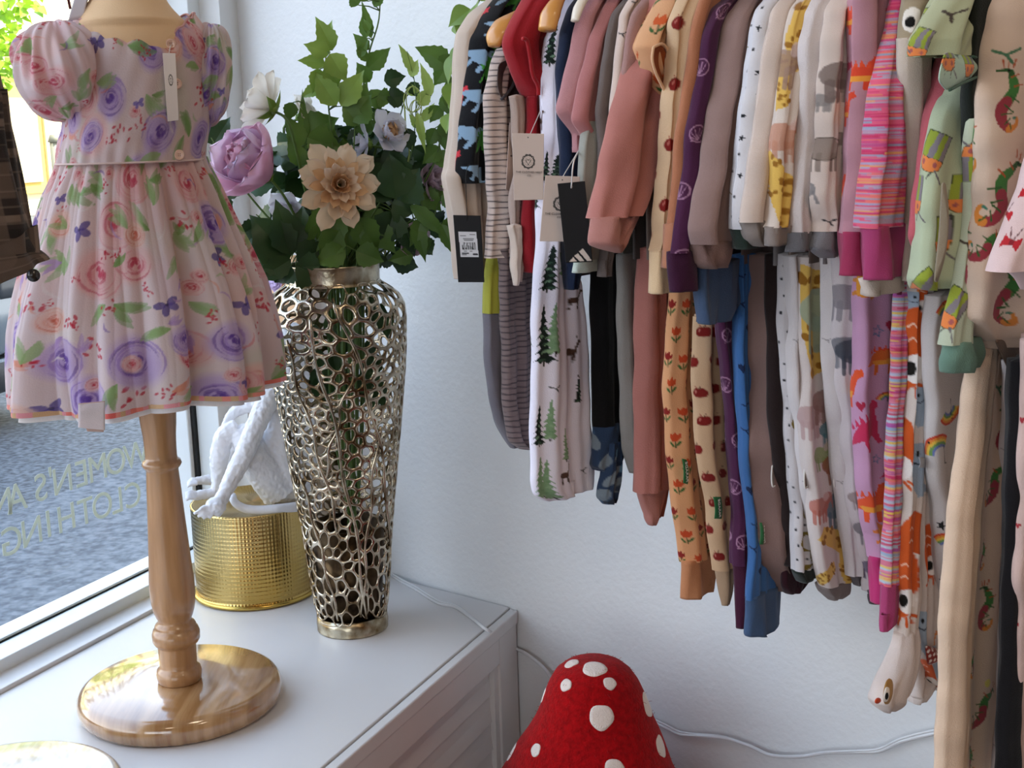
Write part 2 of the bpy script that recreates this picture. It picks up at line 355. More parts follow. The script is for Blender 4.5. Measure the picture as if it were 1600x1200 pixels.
# shops over the road, in full sun
bd = thing('shop_building', Wn(16, 18, GZ), 'cream and yellow shopfront across the street in bright sun', 'building')
M['cream'] = mat('cream_render', 'f3e3b4', rough=0.9); M['yellow'] = mat('yellow_joinery', 'e2bb55', rough=0.6); M['pale'] = mat('pale_stone', 'efeadb', rough=.9)
M['dkglass'] = mat('shop_glass', 'c9b98c', rough=0.1)
m = MB(); wbox(m, 2, 40, 17, 26, GZ, 9); m.build('wall', M['cream'], bd, smooth=False)
m = MB(); wbox(m, 2, 40, 16.6, 17, 3.0, 3.2); wbox(m, 2, 40, 16.75, 17, 2.45, 2.58); wbox(m, 2, 40, 16.5, 17, 7, 7.4); m.build('cornice', M['pale'], bd, smooth=False)
for k in range(12):
    a = 4 + k * 3.0
    f_ = MB(); wbox(f_, a, a + 2.4, 16.9, 17.0, .3, 2.4); fr = f_.build('shopfront', M['yellow'], bd, smooth=False)
    m = MB(); wbox(m, a + .15, a + 1.12, 16.85, 16.92, .5, 2.0); wbox(m, a + 1.28, a + 2.25, 16.85, 16.92, .5, 2.0); m.build('pane', M['dkglass'], fr, smooth=False)
    m = MB(); wbox(m, a + .3, a + 1.5, 16.9, 17.02, 4.0, 5.8); m.build('window', M['dkglass'], bd, smooth=False)
m = MB(); wbox(m, 18.2, 18.9, 16.80, 16.84, .9, 1.6); m.build('poster', mat('poster_blue', '5f9fc0', rough=.6), bd, smooth=False)
P = onplane(84, 215, Wn(0, 12, 0), nb)
o = thing('bollard_post', V(P[0], P[1], GZ), 'slim grey post standing on the far side of the street', 'post')
m = MB(); m.tube([V(P[0], P[1], GZ), V(P[0], P[1], 1.25)], 0.06, 14); m.build('shaft', mat('post_grey', '8a8672', rough=.6), o)
m = MB(); m.tube([V(P[0], P[1], 1.22), V(P[0], P[1], 1.32)], [0.085, 0.05], 14); m.build('cap', mat('post_cap', '77735f', rough=.6), o)
# leaf mesh used by tree, bouquet and garland
def leaf(base, dirv, nrm, L, W, droop=0.25, fold=0.25, n=7, serr=0.0, wav=0.0):
    d = np.asarray(dirv, float); d /= np.linalg.norm(d); s = np.cross(nrm, d); s /= np.linalg.norm(s) + 1e-9; u = np.cross(d, s)
    P = []; c = np.asarray(base, float).copy(); dd = d.copy(); step = L / n
    for k in range(n + 1):
        t = k / n; w = W * 0.5 * (math.sin(PI * min(t * 1.0, 1) ** 0.72) ** 1.2 if 0 < t < 1 else 0.0) * (1 - 0.35 * t) * 1.25
        if serr and k % 2: w *= 1 + serr
        uu = np.cross(dd, s); wz = wav * W * math.sin(t * 9)
        P += [c - s * w + uu * (w * fold + wz), c - s * w * .5 + uu * (w * fold * .42 + wz * .4), c, c, c + s * w * .5 + uu * (w * fold * .42 - wz * .4), c + s * w + uu * (w * fold - wz)]
        dd = dd - u * (droop / n) * (0.5 + t) * 1.4; dd /= np.linalg.norm(dd); c = c + dd * step
    g = []
    for k in range(n):
        for q in (0, 1, 3, 4): g.append((k * 6 + q, k * 6 + q + 1, k * 6 + 7 + q, k * 6 + 6 + q))
    return P, g
tp = onplane(2, 20, Wn(0, 9, 0), nb)
tr = thing('street_tree', V(tp[0], tp[1], GZ), 'sunlit lime green street tree at the upper left beyond the glass', 'tree')
m = MB(); m.tube([V(tp[0] - .5, tp[1], GZ), V(tp[0] - .52, tp[1] + .05, 1.4), V(tp[0] - .6, tp[1], 3.0)], [.10, .08, .05], 10); m.build('trunk', mat('bark', '6b5a48', rough=.9), tr)
m = MB(); rr = random.Random(3)
for k in range(1500):
    th = rr.uniform(0, 2 * PI); ph = math.acos(rr.uniform(-1, 1)); q = rr.uniform(.55, 1) ** .5
    c = V(tp[0] - .62, tp[1], 2.72) + V(math.sin(ph) * math.cos(th) * .95, math.sin(ph) * math.sin(th) * .95, math.cos(ph) * 1.15) * q
    dv = V(rr.uniform(-1, 1), rr.uniform(-1, 1), rr.uniform(-1, .4)); m.add(*leaf(c, dv, V(rr.uniform(-1, 1), rr.uniform(-1, 1), 1), .13, .10, n=3))
m.build('crown', mat('lime_leaves', '9cc02a', rough=.5, c2='7aa61c', vscale=4, trans=.35), tr)

# ================================================================ display stand, mannequin and dress
OX, OY, _ = onz(281, 1062, ZT + 0.034); AX = V(OX, OY, 0)
vdir = AX / np.linalg.norm(AX); vrt = V(vdir[1], -vdir[0], 0)        # away from and to the right of the viewer
def zat(px, py, A=AX): P = onplane(px, py, A, vdir); return P[2]
def atax(px, py, A=AX, depth=0.0): P = onplane(px, py, A - vdir * depth, vdir); return P
def pxm(A, y): return float((V(A[0], A[1], zat(800, y, A)) - V(0, 0, CZ)) @ F) / FPX      # metres per pixel at that height
stand = thing('mannequin_stand', V(OX, OY, ZT), 'turned oak mannequin stand with round varnished base, carrying the floral dress', 'stand')
def grainoak(): pass
P, f = lathe([(.118, 0), (.1225, .002), (.1265, .008), (.1285, .016), (.1275, .024), (.1235, .0305), (.117, .034), (.06, .034), (.001, .034)], V(OX, OY, ZT), 96)
mesh('base', P, f, mat('oak_base', 'bd9468', rough=0.12, c2='93683e', vscale=9, stretch=(9, .55, 1), coat=1.0, spec=.8, detail=9), stand)
prof = []
for (y, hw) in [(1066, 30.5), (1060, 33), (1050, 34.5), (1043, 33), (1040, 29.5), (1037, 28), (1030, 28.5), (1008, 29), (1005, 29.5), (1003, 33), (998, 36), (988, 36.5), (981, 34), (979, 30), (976, 31.5), (973, 30), (970, 26), (966, 25.5), (961, 28), (952, 31), (940, 33.5), (925, 34.5), (905, 34.3), (880, 32.5), (850, 30.8), (800, 28), (760, 26.2), (735, 24.6), (731, 25), (729, 27.5), (724, 30.5), (719, 29), (716, 25), (712, 24.2), (700, 24.3), (680, 25.2), (664, 27), (640, 29), (610, 31), (580, 32)]:
    cx = 281 + (254.5 - 281) * (1062 - y) / 398.0
    prof.append((hw * pxm(AX, y), zat(cx, y)))
prof[0] = (prof[0][0], ZT + 0.0335); prof = [prof[0]] + [q for q in prof[1:] if q[1] > ZT + .034]
P, f = lathe([(r_, z_) for r_, z_ in prof], V(OX, OY, 0), 64); mesh('post', P, f, M['oak'], stand)

# -------- canvas for fabric prints, in metres of cloth (u across, v down)
class Canvas:
    def __init__(s, w, h, base, res=0.0006, tile=True):
        s.w, s.h, s.res, s.tile = w, h, res, tile; s.nx, s.ny = int(w / res), int(h / res)
        s.a = np.empty((s.ny, s.nx, 3), np.float32); s.a[:] = s2l(base) if not isinstance(base, str) else hx(base)
    def win(s, x0, x1, y0, y1):
        i = np.arange(int(math.floor(x0 / s.res)), int(math.ceil(x1 / s.res)) + 1); j = np.arange(int(math.floor(y0 / s.res)), int(math.ceil(y1 / s.res)) + 1)
        if not s.tile: i = i[(i >= 0) & (i < s.nx)]; j = j[(j >= 0) & (j < s.ny)]
        if len(i) == 0 or len(j) == 0: return None
        return i, j, (i[None, :] + 0.5) * s.res, (j[:, None] + 0.5) * s.res
    def put(s, i, j, m, c):
        c = hx(c) if isinstance(c, str) else np.asarray(c); jj = (j % s.ny)[:, None]; ii = (i % s.nx)[None, :]
        m = m[..., None]; s.a[jj, ii] = s.a[jj, ii] * (1 - m) + m * c
    def ell(s, x, y, rx, ry, rot, c, al=1.0, soft=0.0, ring=0.0):
        r = max(rx, ry) * (1 + soft) + s.res; w = s.win(x - r, x + r, y - r, y + r)
        if w is None: return
        i, j, X, Y = w; X = X - x; Y = Y - y; a = math.cos(rot); b = math.sin(rot)
        d = np.sqrt(((X * a + Y * b) / rx) ** 2 + ((-X * b + Y * a) / ry) ** 2)
        e = max(soft, s.res / min(rx, ry)); m = np.clip((1 - d) / e + 0.5, 0, 1)
        if ring: m = m * np.clip((d - (1 - ring)) / e + 0.5, 0, 1)
        s.put(i, j, m * al, c)
    def line(s, pts, wd, c, al=1.0):
        pts = np.asarray(pts, float); wd = np.broadcast_to(np.asarray(wd, float), (len(pts),)); r = wd.max() + s.res
        w = s.win(pts[:, 0].min() - r, pts[:, 0].max() + r, pts[:, 1].min() - r, pts[:, 1].max() + r)
        if w is None: return
        i, j, X, Y = w; m = np.zeros((len(j), len(i)))
        for k in range(len(pts) - 1):
            a, b = pts[k], pts[k + 1]; d = b - a; L = max((d ** 2).sum(), 1e-12)
            t = np.clip(((X - a[0]) * d[0] + (Y - a[1]) * d[1]) / L, 0, 1); q = np.sqrt((X - a[0] - t * d[0]) ** 2 + (Y - a[1] - t * d[1]) ** 2)
            m = np.maximum(m, np.clip(((wd[k] + (wd[k + 1] - wd[k]) * t) / 2 - q) / s.res + 0.5, 0, 1))
        s.put(i, j, m * al, c)
    def poly(s, pts, c, al=1.0):
        pts = np.asarray(pts, float); w = s.win(pts[:, 0].min(), pts[:, 0].max(), pts[:, 1].min(), pts[:, 1].max())
        if w is None: return
        i, j, X, Y = w; ins = np.zeros((len(j), len(i)), bool); n = len(pts)
        for k in range(n):
            x1, y1 = pts[k]; x2, y2 = pts[(k + 1) % n]
            if y1 == y2: continue
            ins ^= ((y1 > Y) != (y2 > Y)) & (X < (x2 - x1) * (Y - y1) / (y2 - y1) + x1)
        s.put(i, j, ins * al, c)
    def noise(s, amt, sc, seed=0, tint=(1, 1, 1)):
        r = np.random.default_rng(seed); y = np.arange(s.ny)[:, None] / s.ny * 2 * PI; x = np.arange(s.nx)[None, :] / s.nx * 2 * PI; n = 0
        for k in range(6):
            n = n + np.sin(x * r.integers(1, sc) + y * r.integers(-sc, sc) + r.uniform(0, 6))
        s.a *= (1 + amt * (n / 4)[..., None] * np.array(tint)); return s
    def sample(s, u, v):
        if s.tile: x = (u / s.res) % s.nx; y = (v / s.res) % s.ny
        else: x = np.clip(u / s.res, 0, s.nx - 1.001); y = np.clip(v / s.res, 0, s.ny - 1.001)
        return s.a[y.astype(int) % s.ny, x.astype(int) % s.nx]
def T2(pts, x, y, s, rot=0.0):
    a, b = math.cos(rot), math.sin(rot); return [(x + s * (p * a - q * b), y + s * (p * b + q * a)) for p, q in pts]
rp = random.Random(11)
def rose(c, x, y, r, dark, mid, pale):
    c.ell(x, y, r * 1.15, r, rp.uniform(0, 3), pale, .9, .35); c.ell(x + r * .1, y + r * .1, r * .8, r * .66, rp.uniform(0, 3), mid, .35, .6)
    for k in range(16):
        q = r * (1.02 - k * .06); a0 = rp.uniform(0, 6.3); span = rp.uniform(1.6, 3.6)
        pts = [(x + q * math.cos(a0 + span * t / 9) * 1.05, y + q * math.sin(a0 + span * t / 9)) for t in range(10)]
        c.line(pts, [r * .01 + r * rp.uniform(.05, .15) * math.sin(PI * t / 9) for t in range(10)], [mid, pale, mid, dark, pale][k % 5] if k < 9 else [dark, mid, dark][k % 3], .6)
    for k in range(7):
        a0 = rp.uniform(0, 6.3); q = r * rp.uniform(.05, .32)
        c.ell(x + q * math.cos(a0), y + q * math.sin(a0), r * .16, r * .09, a0 + 1.5, dark, .8)
def pansy(c, x, y, r, col):
    for k in range(4): a = k * 1.3 + rp.uniform(-.2, .2); c.ell(x + math.cos(a) * r * .55, y + math.sin(a) * r * .5, r * .48, r * .30, a, col, .85)
    c.ell(x, y, r * .12, r * .12, 0, '3a3468', .8)
def reds(c, x, y, r):
    for k in range(9): a = rp.uniform(0, 6.3); q = r * rp.uniform(.1, 1); c.ell(x + q * math.cos(a), y + q * math.sin(a), r * .20, r * .11, rp.uniform(0, 3), 'd23a4e', .85)
def brush(c, x, y, r, col):
    a = rp.uniform(0, 6.3)
    for k in range(4):
        b = a + rp.uniform(-.5, .5); L = r * rp.uniform(.8, 1.5)
        pts = [(x + L * t / 7 * math.cos(b + t * .05), y + L * t / 7 * math.sin(b + t * .05)) for t in range(8)]
        c.line(pts, [r * .38 * math.sin(PI * (t + .6) / 8.2) for t in range(8)], col, .6)
FL = Canvas(0.96, 0.60, 'efe0dc', 0.0006)
for k in range(90): FL.ell(rp.uniform(0, .96), rp.uniform(0, .6), rp.uniform(.02, .05), rp.uniform(.015, .04), rp.uniform(0, 3), rp.choice(['f4c9b8', 'f3d3d2', 'eddbe6', 'f2efe6', 'f0b9a4', 'e9e6dc', 'd9e4c8']), .45, .8)
spots_ = []
for gy in range(12):
    for gx in range(19): spots_.append(((gx + .5 * (gy % 2)) * .0505 + rp.uniform(-.012, .012), gy * .05 + rp.uniform(-.010, .010)))
rp.shuffle(spots_)
for k, (x, y) in enumerate(spots_):
    q = k % 13
    if q in (0, 5): rose(FL, x, y, rp.uniform(.020, .027), '6f4fa6', 'a283cf', 'd3bfe2')
    elif q in (2, 7, 11): rose(FL, x, y, rp.uniform(.020, .028), 'd2566a', 'eaa6a8', 'f3cfc8')
    elif q in (1, 8): brush(FL, x, y, .030, '86b067'); brush(FL, x+.01, y, .024, '9cc07c')
    elif q in (3, 12): brush(FL, x, y, .024, 'a3c78a'); 
    elif q in (4, 9): pansy(FL, x, y, .014, '6a5ba4')
    elif q == 6: reds(FL, x, y, .016)
    else: brush(FL, x, y, .02, 'f0a98c'); reds(FL, x + .01, y, .012)
for k in range(120): reds(FL, rp.uniform(0, .96), rp.uniform(0, .6), rp.uniform(.006, .011))
for k in range(150):
    x, y = rp.uniform(0, .96), rp.uniform(0, .6); a = rp.uniform(0, 6.3); r = rp.uniform(.008, .02)
    FL.line([(x + r * math.cos(a + .25 * t), y + r * math.sin(a + .25 * t)) for t in range(8)], [.0028 * math.sin(PI * (t + .5) / 8) for t in range(8)], rp.choice(['c9a6d6', 'e59a9a', 'f4efe9', 'b7cf9a', 'eeb49a', '9a7cc0']), .7)
for k in range(60): rose(FL, rp.uniform(0, .96), rp.uniform(0, .6), rp.uniform(.007, .011), 'cf4f5c', 'e8a0a0', 'f3d6cf')
for k in range(34): rose(FL, rp.uniform(0, .96), rp.uniform(0, .6), rp.uniform(.013, .019), *rp.choice([('7a5cb0', 'ab8dd4', 'd9c8e6'), ('d2566a', 'eaa6a8', 'f3cfc8'), ('dd7a62', 'f0b49c', 'f5d6c6')]))
for k in range(60): brush(FL, rp.uniform(0, .96), rp.uniform(0, .6), rp.uniform(.016, .026), rp.choice(['86b067', '9cc07c', 'a9c98c']))
for k in range(70): brush(FL, rp.uniform(0, .96), rp.uniform(0, .6), .014, rp.choice(['8fb56f', 'c3a6dc', 'f2b39a']))
for k in range(26): pansy(FL, rp.uniform(0, .96), rp.uniform(0, .6), .008, rp.choice(['6a5ba4', '7b6bb8']))

dress = thing('floral_dress', V(OX, OY, zat(230, 250)), "child's puff sleeve dress in a pink, lilac and green watercolour floral print, on the mannequin", 'dress')
manq = thing('mannequin', V(OX, OY, zat(254, 664)), 'cream fabric covered child mannequin torso wearing the floral dress', 'mannequin')
M['manq'] = mat('mannequin_jersey', 'e2bd92', rough=.85, bump=.2, bscale=600)
def loft(rows, A, n, ratio, zoff=None, disp=None, thetas=None):
    """rows: (y, xl, xr) silhouettes on the plane through axis A; returns verts (nr*n) plus theta and z"""
    th = np.arange(n) * 2 * PI / n if thetas is None else thetas; P = []; Z = []
    for k, (y, xl, xr) in enumerate(rows):
        a = atax(xl, y, A); b = atax(xr, y, A); c = (a + b) / 2; hw = np.linalg.norm((b - a)[:2]) / 2; z = c[2]
        rr_ = ratio(y) if callable(ratio) else ratio
        d = disp(th, k / (len(rows) - 1)) if disp is not None else 0 * th
        x = hw * np.cos(th) * (1 + d); yy = hw * rr_ * np.sin(th) * (1 + d)
        zz = z + (zoff(th, k / (len(rows) - 1), x, yy) if zoff is not None else 0 * th)
        P.append(V(c[0], c[1], 0) + x[:, None] * vrt - yy[:, None] * vdir + zz[:, None] * V(0, 0, 1)); Z.append(zz)
    return np.concatenate(P), th, np.array(Z)
def smooth_rows(rows, step=2.0, sm=5):
    rows = np.array(rows, float); y = np.arange(rows[0, 0], rows[-1, 0] + step * .5, step)
    xl = np.interp(y, rows[:, 0], rows[:, 1]); xr = np.interp(y, rows[:, 0], rows[:, 2])
    for _ in range(sm):
        for a in (xl, xr): a[1:-1] = (a[:-2] + 2 * a[1:-1] + a[2:]) / 4
    return np.stack([y, xl, xr], 1)
# mannequin torso
rw = smooth_rows([(-90, 172, 246), (-60, 170, 247), (-30, 152, 250), (0, 140, 258), (25, 122, 278), (45, 112, 304), (70, 112, 312), (110, 108, 318), (200, 110, 318), (250, 112, 306), (330, 108, 330), (420, 105, 340), (600, 130, 330)], 6)
P, th, Z = loft(rw, AX, 48, lambda y: .78 if y > 40 else .9)
n = 48; mesh('torso', P, [tuple(x) for x in grid_faces(len(rw), n)] + [tuple(range(n))[::-1], tuple(range(n * (len(rw) - 1), n * len(rw)))], M['manq'], manq)
q = atax(209, -88); P, f = lathe([(.030, -.004), (.034, 0), (.034, .008), (.02, .016), (.012, .02), (.016, .035), (.01, .05), (.001, .055)], q, 32); mesh('neck_cap', P, f, M['oak'], manq)
# skirt
NT = 1060
thn = np.arange(NT) * 2 * PI / NT
thd = thn - 0.45 * np.sin(thn - PI / 2) * 0 
FL.a *= np.array([.90, .86, .88], np.float32)
fr_ = np.random.default_rng(5); fk = [(k, fr_.uniform(0, 6.3), fr_.uniform(.6, 1.2)) for k in (7, 11, 16, 23, 31)]
def folds(th, v):
    s = 0
    for k, ph, am in fk:
        kk_ = am * {7: .55, 11: .8, 16: .8, 23: .45, 31: .3}[k]
        amp = (v ** .55) if k < 20 else (0.55 * (1 - v) + .18)
        s = s + kk_ * amp * (np.abs(np.sin(k * th / 2 + ph + .35 * math.sin(2.2 * v + k))) - .64)
    return s * (0.19 + .05 * v)
rw = smooth_rows([(248, 88, 322), (262, 84, 327), (300, 67, 345), (350, 53, 366), (400, 39, 388), (450, 26, 408), (500, 17, 421), (550, 14, 431), (590, 14, 434), (610, 15, 434)], 1.3)
def zo(th, v, x, yy): return x * (0.03 * v) + .003 * v * np.sin(5 * th + 1) - .003 * v
P, th, Z = loft(rw, AX, NT, lambda y: .70, zo, folds)
v = (Z[0].mean() - Z); uu = (th[None, :] * (0.145 + 0 * v)) ; uu = uu + 0 * v
colr = FL.sample((uu * (1 + .0 * v)).ravel(), (v + .23).ravel())
fold_sk = mesh('skirt', P, grid_faces(len(rw), NT), M['voile'], dress, col=colr)
lowest = P[-NT:]
# hem band and white lining peeping out
hb = np.concatenate([lowest + V(0, 0, .004), lowest + (lowest - V(OX, OY, 0) * V(1, 1, 0)) * V(.003, .003, 0) + V(0, 0, .0), lowest + V(0, 0, -.002)])
rs_ = np.random.default_rng(2); bandc = np.array([hx(c) for c in ('d9645c', 'dc8a7c', 'c9a27a', 'd98f94', 'dd7a6c')])
bi = (np.sin(thn * 9) + np.sin(thn * 23 + 1)) ; ci = bandc[np.clip(((bi + 2) / 4 * 5).astype(int), 0, 4)]
mesh('hem_band', hb, grid_faces(3, NT), M['print'], dress, col=np.tile(ci, (3, 1)))
cen = V(OX, OY, 0); li = []
for k, (q_, dz) in enumerate([(.90, .05), (.94, .02), (.955, -.005), (.96, -.0085)]):
    li.append((lowest - cen) * V(q_, q_, 1) + cen + V(0, 0, dz))
mesh('lining', np.concatenate(li), grid_faces(4, NT), cloth('lining_white', 'f1ece9', trans=.3), dress)
# bodice
NB = 560
def ztop(th, v, x, yy):
    back = np.clip(np.sin(th), 0, 1); sc = .0035 * np.abs(np.sin(th * 9)); xx = np.clip((np.cos(th) - .55) / .45, -1, 1)
    return (1 - v) ** 3 * (-.030 * back ** 1.6 - .014 * np.exp(-((th - 1.15) / .25) ** 2) + sc + .004)
def bdisp(th, v): return .010 * np.sin(13 * th + 22 * v + 2 * np.sin(6 * v)) * (v > .3) * (v - .3) + .006 * np.sin(21 * th - 9 * v) + .012 * np.sin(3 * th + 5 * v) * v + .010 * v ** 6 * np.sin(34 * th) + .006 * np.sin(9 * th + 14 * v)
rw = smooth_rows([(30, 118, 304), (50, 108, 320), (75, 103, 328), (110, 100, 333), (160, 99, 334), (200, 96, 331), (235, 88, 323), (252, 87, 322)], 1.6, 8)
P, th, Z = loft(rw, AX, NB, lambda y: .80 if y > 60 else .78 + .02 * (y - 30) / 30, ztop, bdisp)
colr = FL.sample(((th[None, :] * .115 + .43) + 0 * Z).ravel(), (Z[0].max() - Z + .31).ravel())
mesh('bodice', P, grid_faces(len(rw), NB), M['voile'], dress, col=colr)
bod_top = P[:NB]; bodP = P.reshape(len(rw), NB, 3)
# waistband gathers
m = MB(); w0 = bodP[-1]; m.tube(np.vstack([w0[::8], w0[:1]]) , .0013, 6, False); m.build('waist_seam', cloth('waist_seam_cloth', 'd9bdb4'), dress)
m = MB(); m.tube(np.vstack([bod_top[::4], bod_top[:1]]), .0013, 6, False); m.build('neck_binding', cloth('binding_cloth', 'cf9d98'), dress)
# puff sleeves
def puff(name, cx, cy, rx, ry, depth, tilt, dr, seed, off):
    c = atax(cx, cy, AX, depth); s = pxm(AX, cy); r_ = np.random.default_rng(seed); nth, nph = 300, 170
    th = np.arange(nth) * 2 * PI / nth; ph = np.linspace(.03, PI - .03, nph)[:, None]; w = 0
    for k in range(16):
        kt = r_.integers(2, 22); w = w + np.sin(kt * th + r_.uniform(0, 6) + r_.uniform(-2, 2) * ph * 2) * r_.uniform(.4, 1) / (1 + kt * .12)
    g = .065 * w * np.sin(ph) ** .5 - .05 * np.abs(np.sin(th * 11 + 2 * ph)) * np.exp(-((ph - 2.5) / .35) ** 2)
    X = np.sin(ph) ** .85 * np.cos(th) * rx * s * (1 + g); Y = np.sin(ph) ** .85 * np.sin(th) * dr * (1 + g); Zz = np.cos(ph) * ry * s * (1 + g * .5) + 0 * th
    X, Zz = X * math.cos(tilt) - Zz * math.sin(tilt), X * math.sin(tilt) + Zz * math.cos(tilt)
    P = c + X[..., None] * vrt - Y[..., None] * vdir + Zz[..., None] * up
    col_ = FL.sample(((th[None, :] * .055 + off) + 0 * ph).ravel(), (ph * .075 + off * .7 + 0 * th).ravel())
    return mesh(name, P.reshape(-1, 3), grid_faces(nph, nth), M['voile'], dress, col=col_)
puff('puff_sleeve', 100, 112, 73, 75, .010, .10, .062, 4, .1)
puff('puff_sleeve', 325, 118, 37, 80, -.015, -.12, .058, 9, .5)
# buttons on the back placket
bvh = BVHTree.FromPolygons([tuple(p) for p in P], [tuple(f_) for f_ in grid_faces(len(rw), NB).tolist()])
def hitbod(x, y, off=.001):
    d = Vector(ray(x, y)).normalized(); h = bvh.ray_cast(Vector((0, 0, CZ)), d); return np.array(h[0]) - np.array(d) * off
M['pearl'] = mat('pearl_button', 'e3b9a2', rough=.15, coat=.6, var=.1, vscale=200)
for (x, y) in ((267, 69), (276, 131), (280, 242)):
    q = hitbod(x, y, .0015); m = MB()
    th_ = np.arange(20) * 2 * PI / 20; rows_ = []
    for (r_, d_) in ((.0058, 0), (.0062, .0012), (.0052, .0024), (.0040, .0018), (.0001, .0016)): rows_.append(q - vdir * d_ + r_ * (np.cos(th_)[:, None] * vrt + np.sin(th_)[:, None] * up))
    m.add(np.concatenate(rows_), [tuple(x) for x in grid_faces(5, 20)]); b_ = m.build('button', M['pearl'], dress)
    m = MB()
    for sx_, sz_ in ((-1, -1), (1, 1), (-1, 1), (1, -1)): m.ball(q - vdir * .0018 + vrt * .0011 * sx_ + up * .0011 * sz_, .0005, 6, 5)
    m.build('thread_hole', M['ink'], b_)
for (x, y) in ((241, 60), (266, 56)):                                   # scalloped collar lobes
    q = hitbod(x, y + 8, .002); th_ = np.arange(28) * 2 * PI / 28; rows_ = [q - vdir * d_ + r_ * (np.cos(th_)[:, None] * vrt + np.sin(th_)[:, None] * up) for r_, d_ in ((.0165, -.001), (.0162, .0012), (.0130, .0016), (.0001, .002))]
    mesh('scallop', np.concatenate(rows_), grid_faces(4, 28), cloth('scallop_cloth', 'c98a8e', trans=.2), dress)
# big folded care label under the hem
def strip(P0, P1, P2, P3, nu=12, nv=24, bend=0.0, th=.0006, nrm=None):
    """card between four corners (tl,tr,br,bl) bent about its long axis; returns verts,faces,(u,v)"""
    P0, P1, P2, P3 = [np.asarray(p, float) for p in (P0, P1, P2, P3)]; u = np.linspace(0, 1, nu)[None, :, None]; v = np.linspace(0, 1, nv)[:, None, None]
    S = (P0 * (1 - u) + P1 * u) * (1 - v) + (P3 * (1 - u) + P2 * u) * v
    nn = np.cross(P1 - P0, P3 - P0) if nrm is None else nrm; nn = nn / np.linalg.norm(nn)
    S = S + nn * (bend * np.sin(PI * v)); A = S.reshape(-1, 3); B = A - nn * th; n = len(A)
    f = grid_faces(nv, nu, False); fb = f[:, ::-1] + n; e = []
    rim = list(range(nu)) + [k * nu + nu - 1 for k in range(1, nv)] + [(nv - 1) * nu + k for k in range(nu - 2, -1, -1)] + [k * nu for k in range(nv - 2, 0, -1)]
    for a, b in zip(rim, rim[1:] + rim[:1]): e.append((a, a + n, b + n, b))
    uv = np.stack([(u + 0 * v)[..., 0].ravel(), (v + 0 * u)[..., 0].ravel()], 1)
    return np.concatenate([A, B]), np.concatenate([f, fb, np.array(e)]), np.concatenate([uv, uv])
q0, q1, q2, q3 = [atax(x, y, AX, .135) for x, y in ((122, 632), (164, 628), (164, 672), (122, 668))]
P, f, _ = strip(q0, q1, q2, q3, bend=.004); mesh('care_label', P, f, cloth('label_satin', 'efe3e3', rough=.4, trans=.3), dress)
P, f, _ = strip(q0 + vdir * .006, q1 + vdir * .006, atax(162, 675, AX, .129), atax(136, 674, AX, .129), bend=-.002); mesh('care_label', P, f, cloth('label_back', 'c9a899', rough=.5), dress)

# swing tickets: printed cards
def crest(c, x, y, r, inks='1b1a17'):
    for k in range(22):
        a = k * 2 * PI / 22; c.ell(x + r * math.cos(a), y + r * math.sin(a), r * .22, r * .11, a + 1.1 * (1 if k % 2 else -1), inks, .9)
    c.ell(x, y, r * .93, r * .93, 0, inks, .9, 0, .12); c.ell(x, y, r * .62, r * .62, 0, inks, .8, 0, .08)
    h = [(r * .36 * math.sin(t) ** 3, -r * .028 * (13 * math.cos(t) - 5 * math.cos(2 * t) - 2 * math.cos(3 * t) - math.cos(4 * t))) for t in np.linspace(0, 2 * PI, 26)]
    c.line([(x + p, y + q) for p, q in h], r * .09, inks)
def card(name, corners, paint, size, label, loc=None, bend=0.0, nu=60, nv=110, group=None, cat='swing tag', base='d8c6bb', hole=None, tx=None):
    w, h = size; c = Canvas(w, h, base, w / 220.0, False); paint(c, w, h)
    q = [np.asarray(p, float) for p in corners]; t = thing(name, tuple((q[0] + q[1]) / 2), label, cat, group)
    P, f, uv = strip(*q, nu=nu, nv=nv, bend=bend, nrm=np.cross(q[3] - q[0], q[1] - q[0])); colr = c.sample(uv[:, 0] * w, uv[:, 1] * h)
    mesh('card', P, f, M['card'], t, smooth=False, col=colr)
    return t, q
M['card'] = mat('ticket_card', 'ffffff', rough=.55, attr=True, spec=.3)
def clothes_ticket(c, w, h):
    crest(c, w * .5, h * .42, w * .20); c.ell(w * .5, h * .06, w * .02, w * .02, 0, '2a2620')
def ticket_text(t, q, s, ty=.575):
    rt = (q[1] - q[0]); W_ = np.linalg.norm(rt); rt /= W_; dn = (q[3] - q[0]); H_ = np.linalg.norm(dn); dn /= H_; nn = np.cross(rt, -dn)
    nn = nn if nn @ (V(0, 0, CZ) - q[0]) > 0 else -nn
    for tx_, yy_, k in (('THE CLOTHES NEST', ty, .088), ('CO', ty + .05, .075)):
        text('lettering', tx_, W_ * k, q[0] + rt * W_ * .5 + dn * H_ * yy_ + nn * .0016, rt, -dn, M['ink'], t, 1.05)
def string(t, pts, r=.0005, mt=None):
    m = MB(); m.tube(spline(pts, 16), r, 6); m.build('string', mt or M['thread'], t)
h0 = hitbod(254, 92, .006); h1 = hitbod(274, 92, .006)
cc = [atax(254, 83, AX, .105), atax(274, 83, AX, .105), atax(279, 189, AX, .105), atax(261, 190, AX, .105)]
dd_ = [np.linalg.norm((p - h0)) for p in cc]
nearz = float((AX - h0) @ vdir); cc = [atax(x, y, AX, nearz) for x, y in ((254, 83), (274, 83), (279, 188), (262, 190))]
cc[2] = cc[2] - vdir * .004; cc[3] = cc[3] - vdir * .004
def thin_ticket(c, w, h): crest(c, w * .5, h * .40, w * .17)
t, q = card('swing_ticket', cc, thin_ticket, (.038, .085), 'cream boutique swing ticket with a wreath crest on the back of the floral dress', bend=.004, base='d6c7bb')
string(t, [q[0] * .5 + q[1] * .5, hitbod(265, 78, .003), hitbod(267, 70, .002)])
ticket_text(t, q, 1, .56)
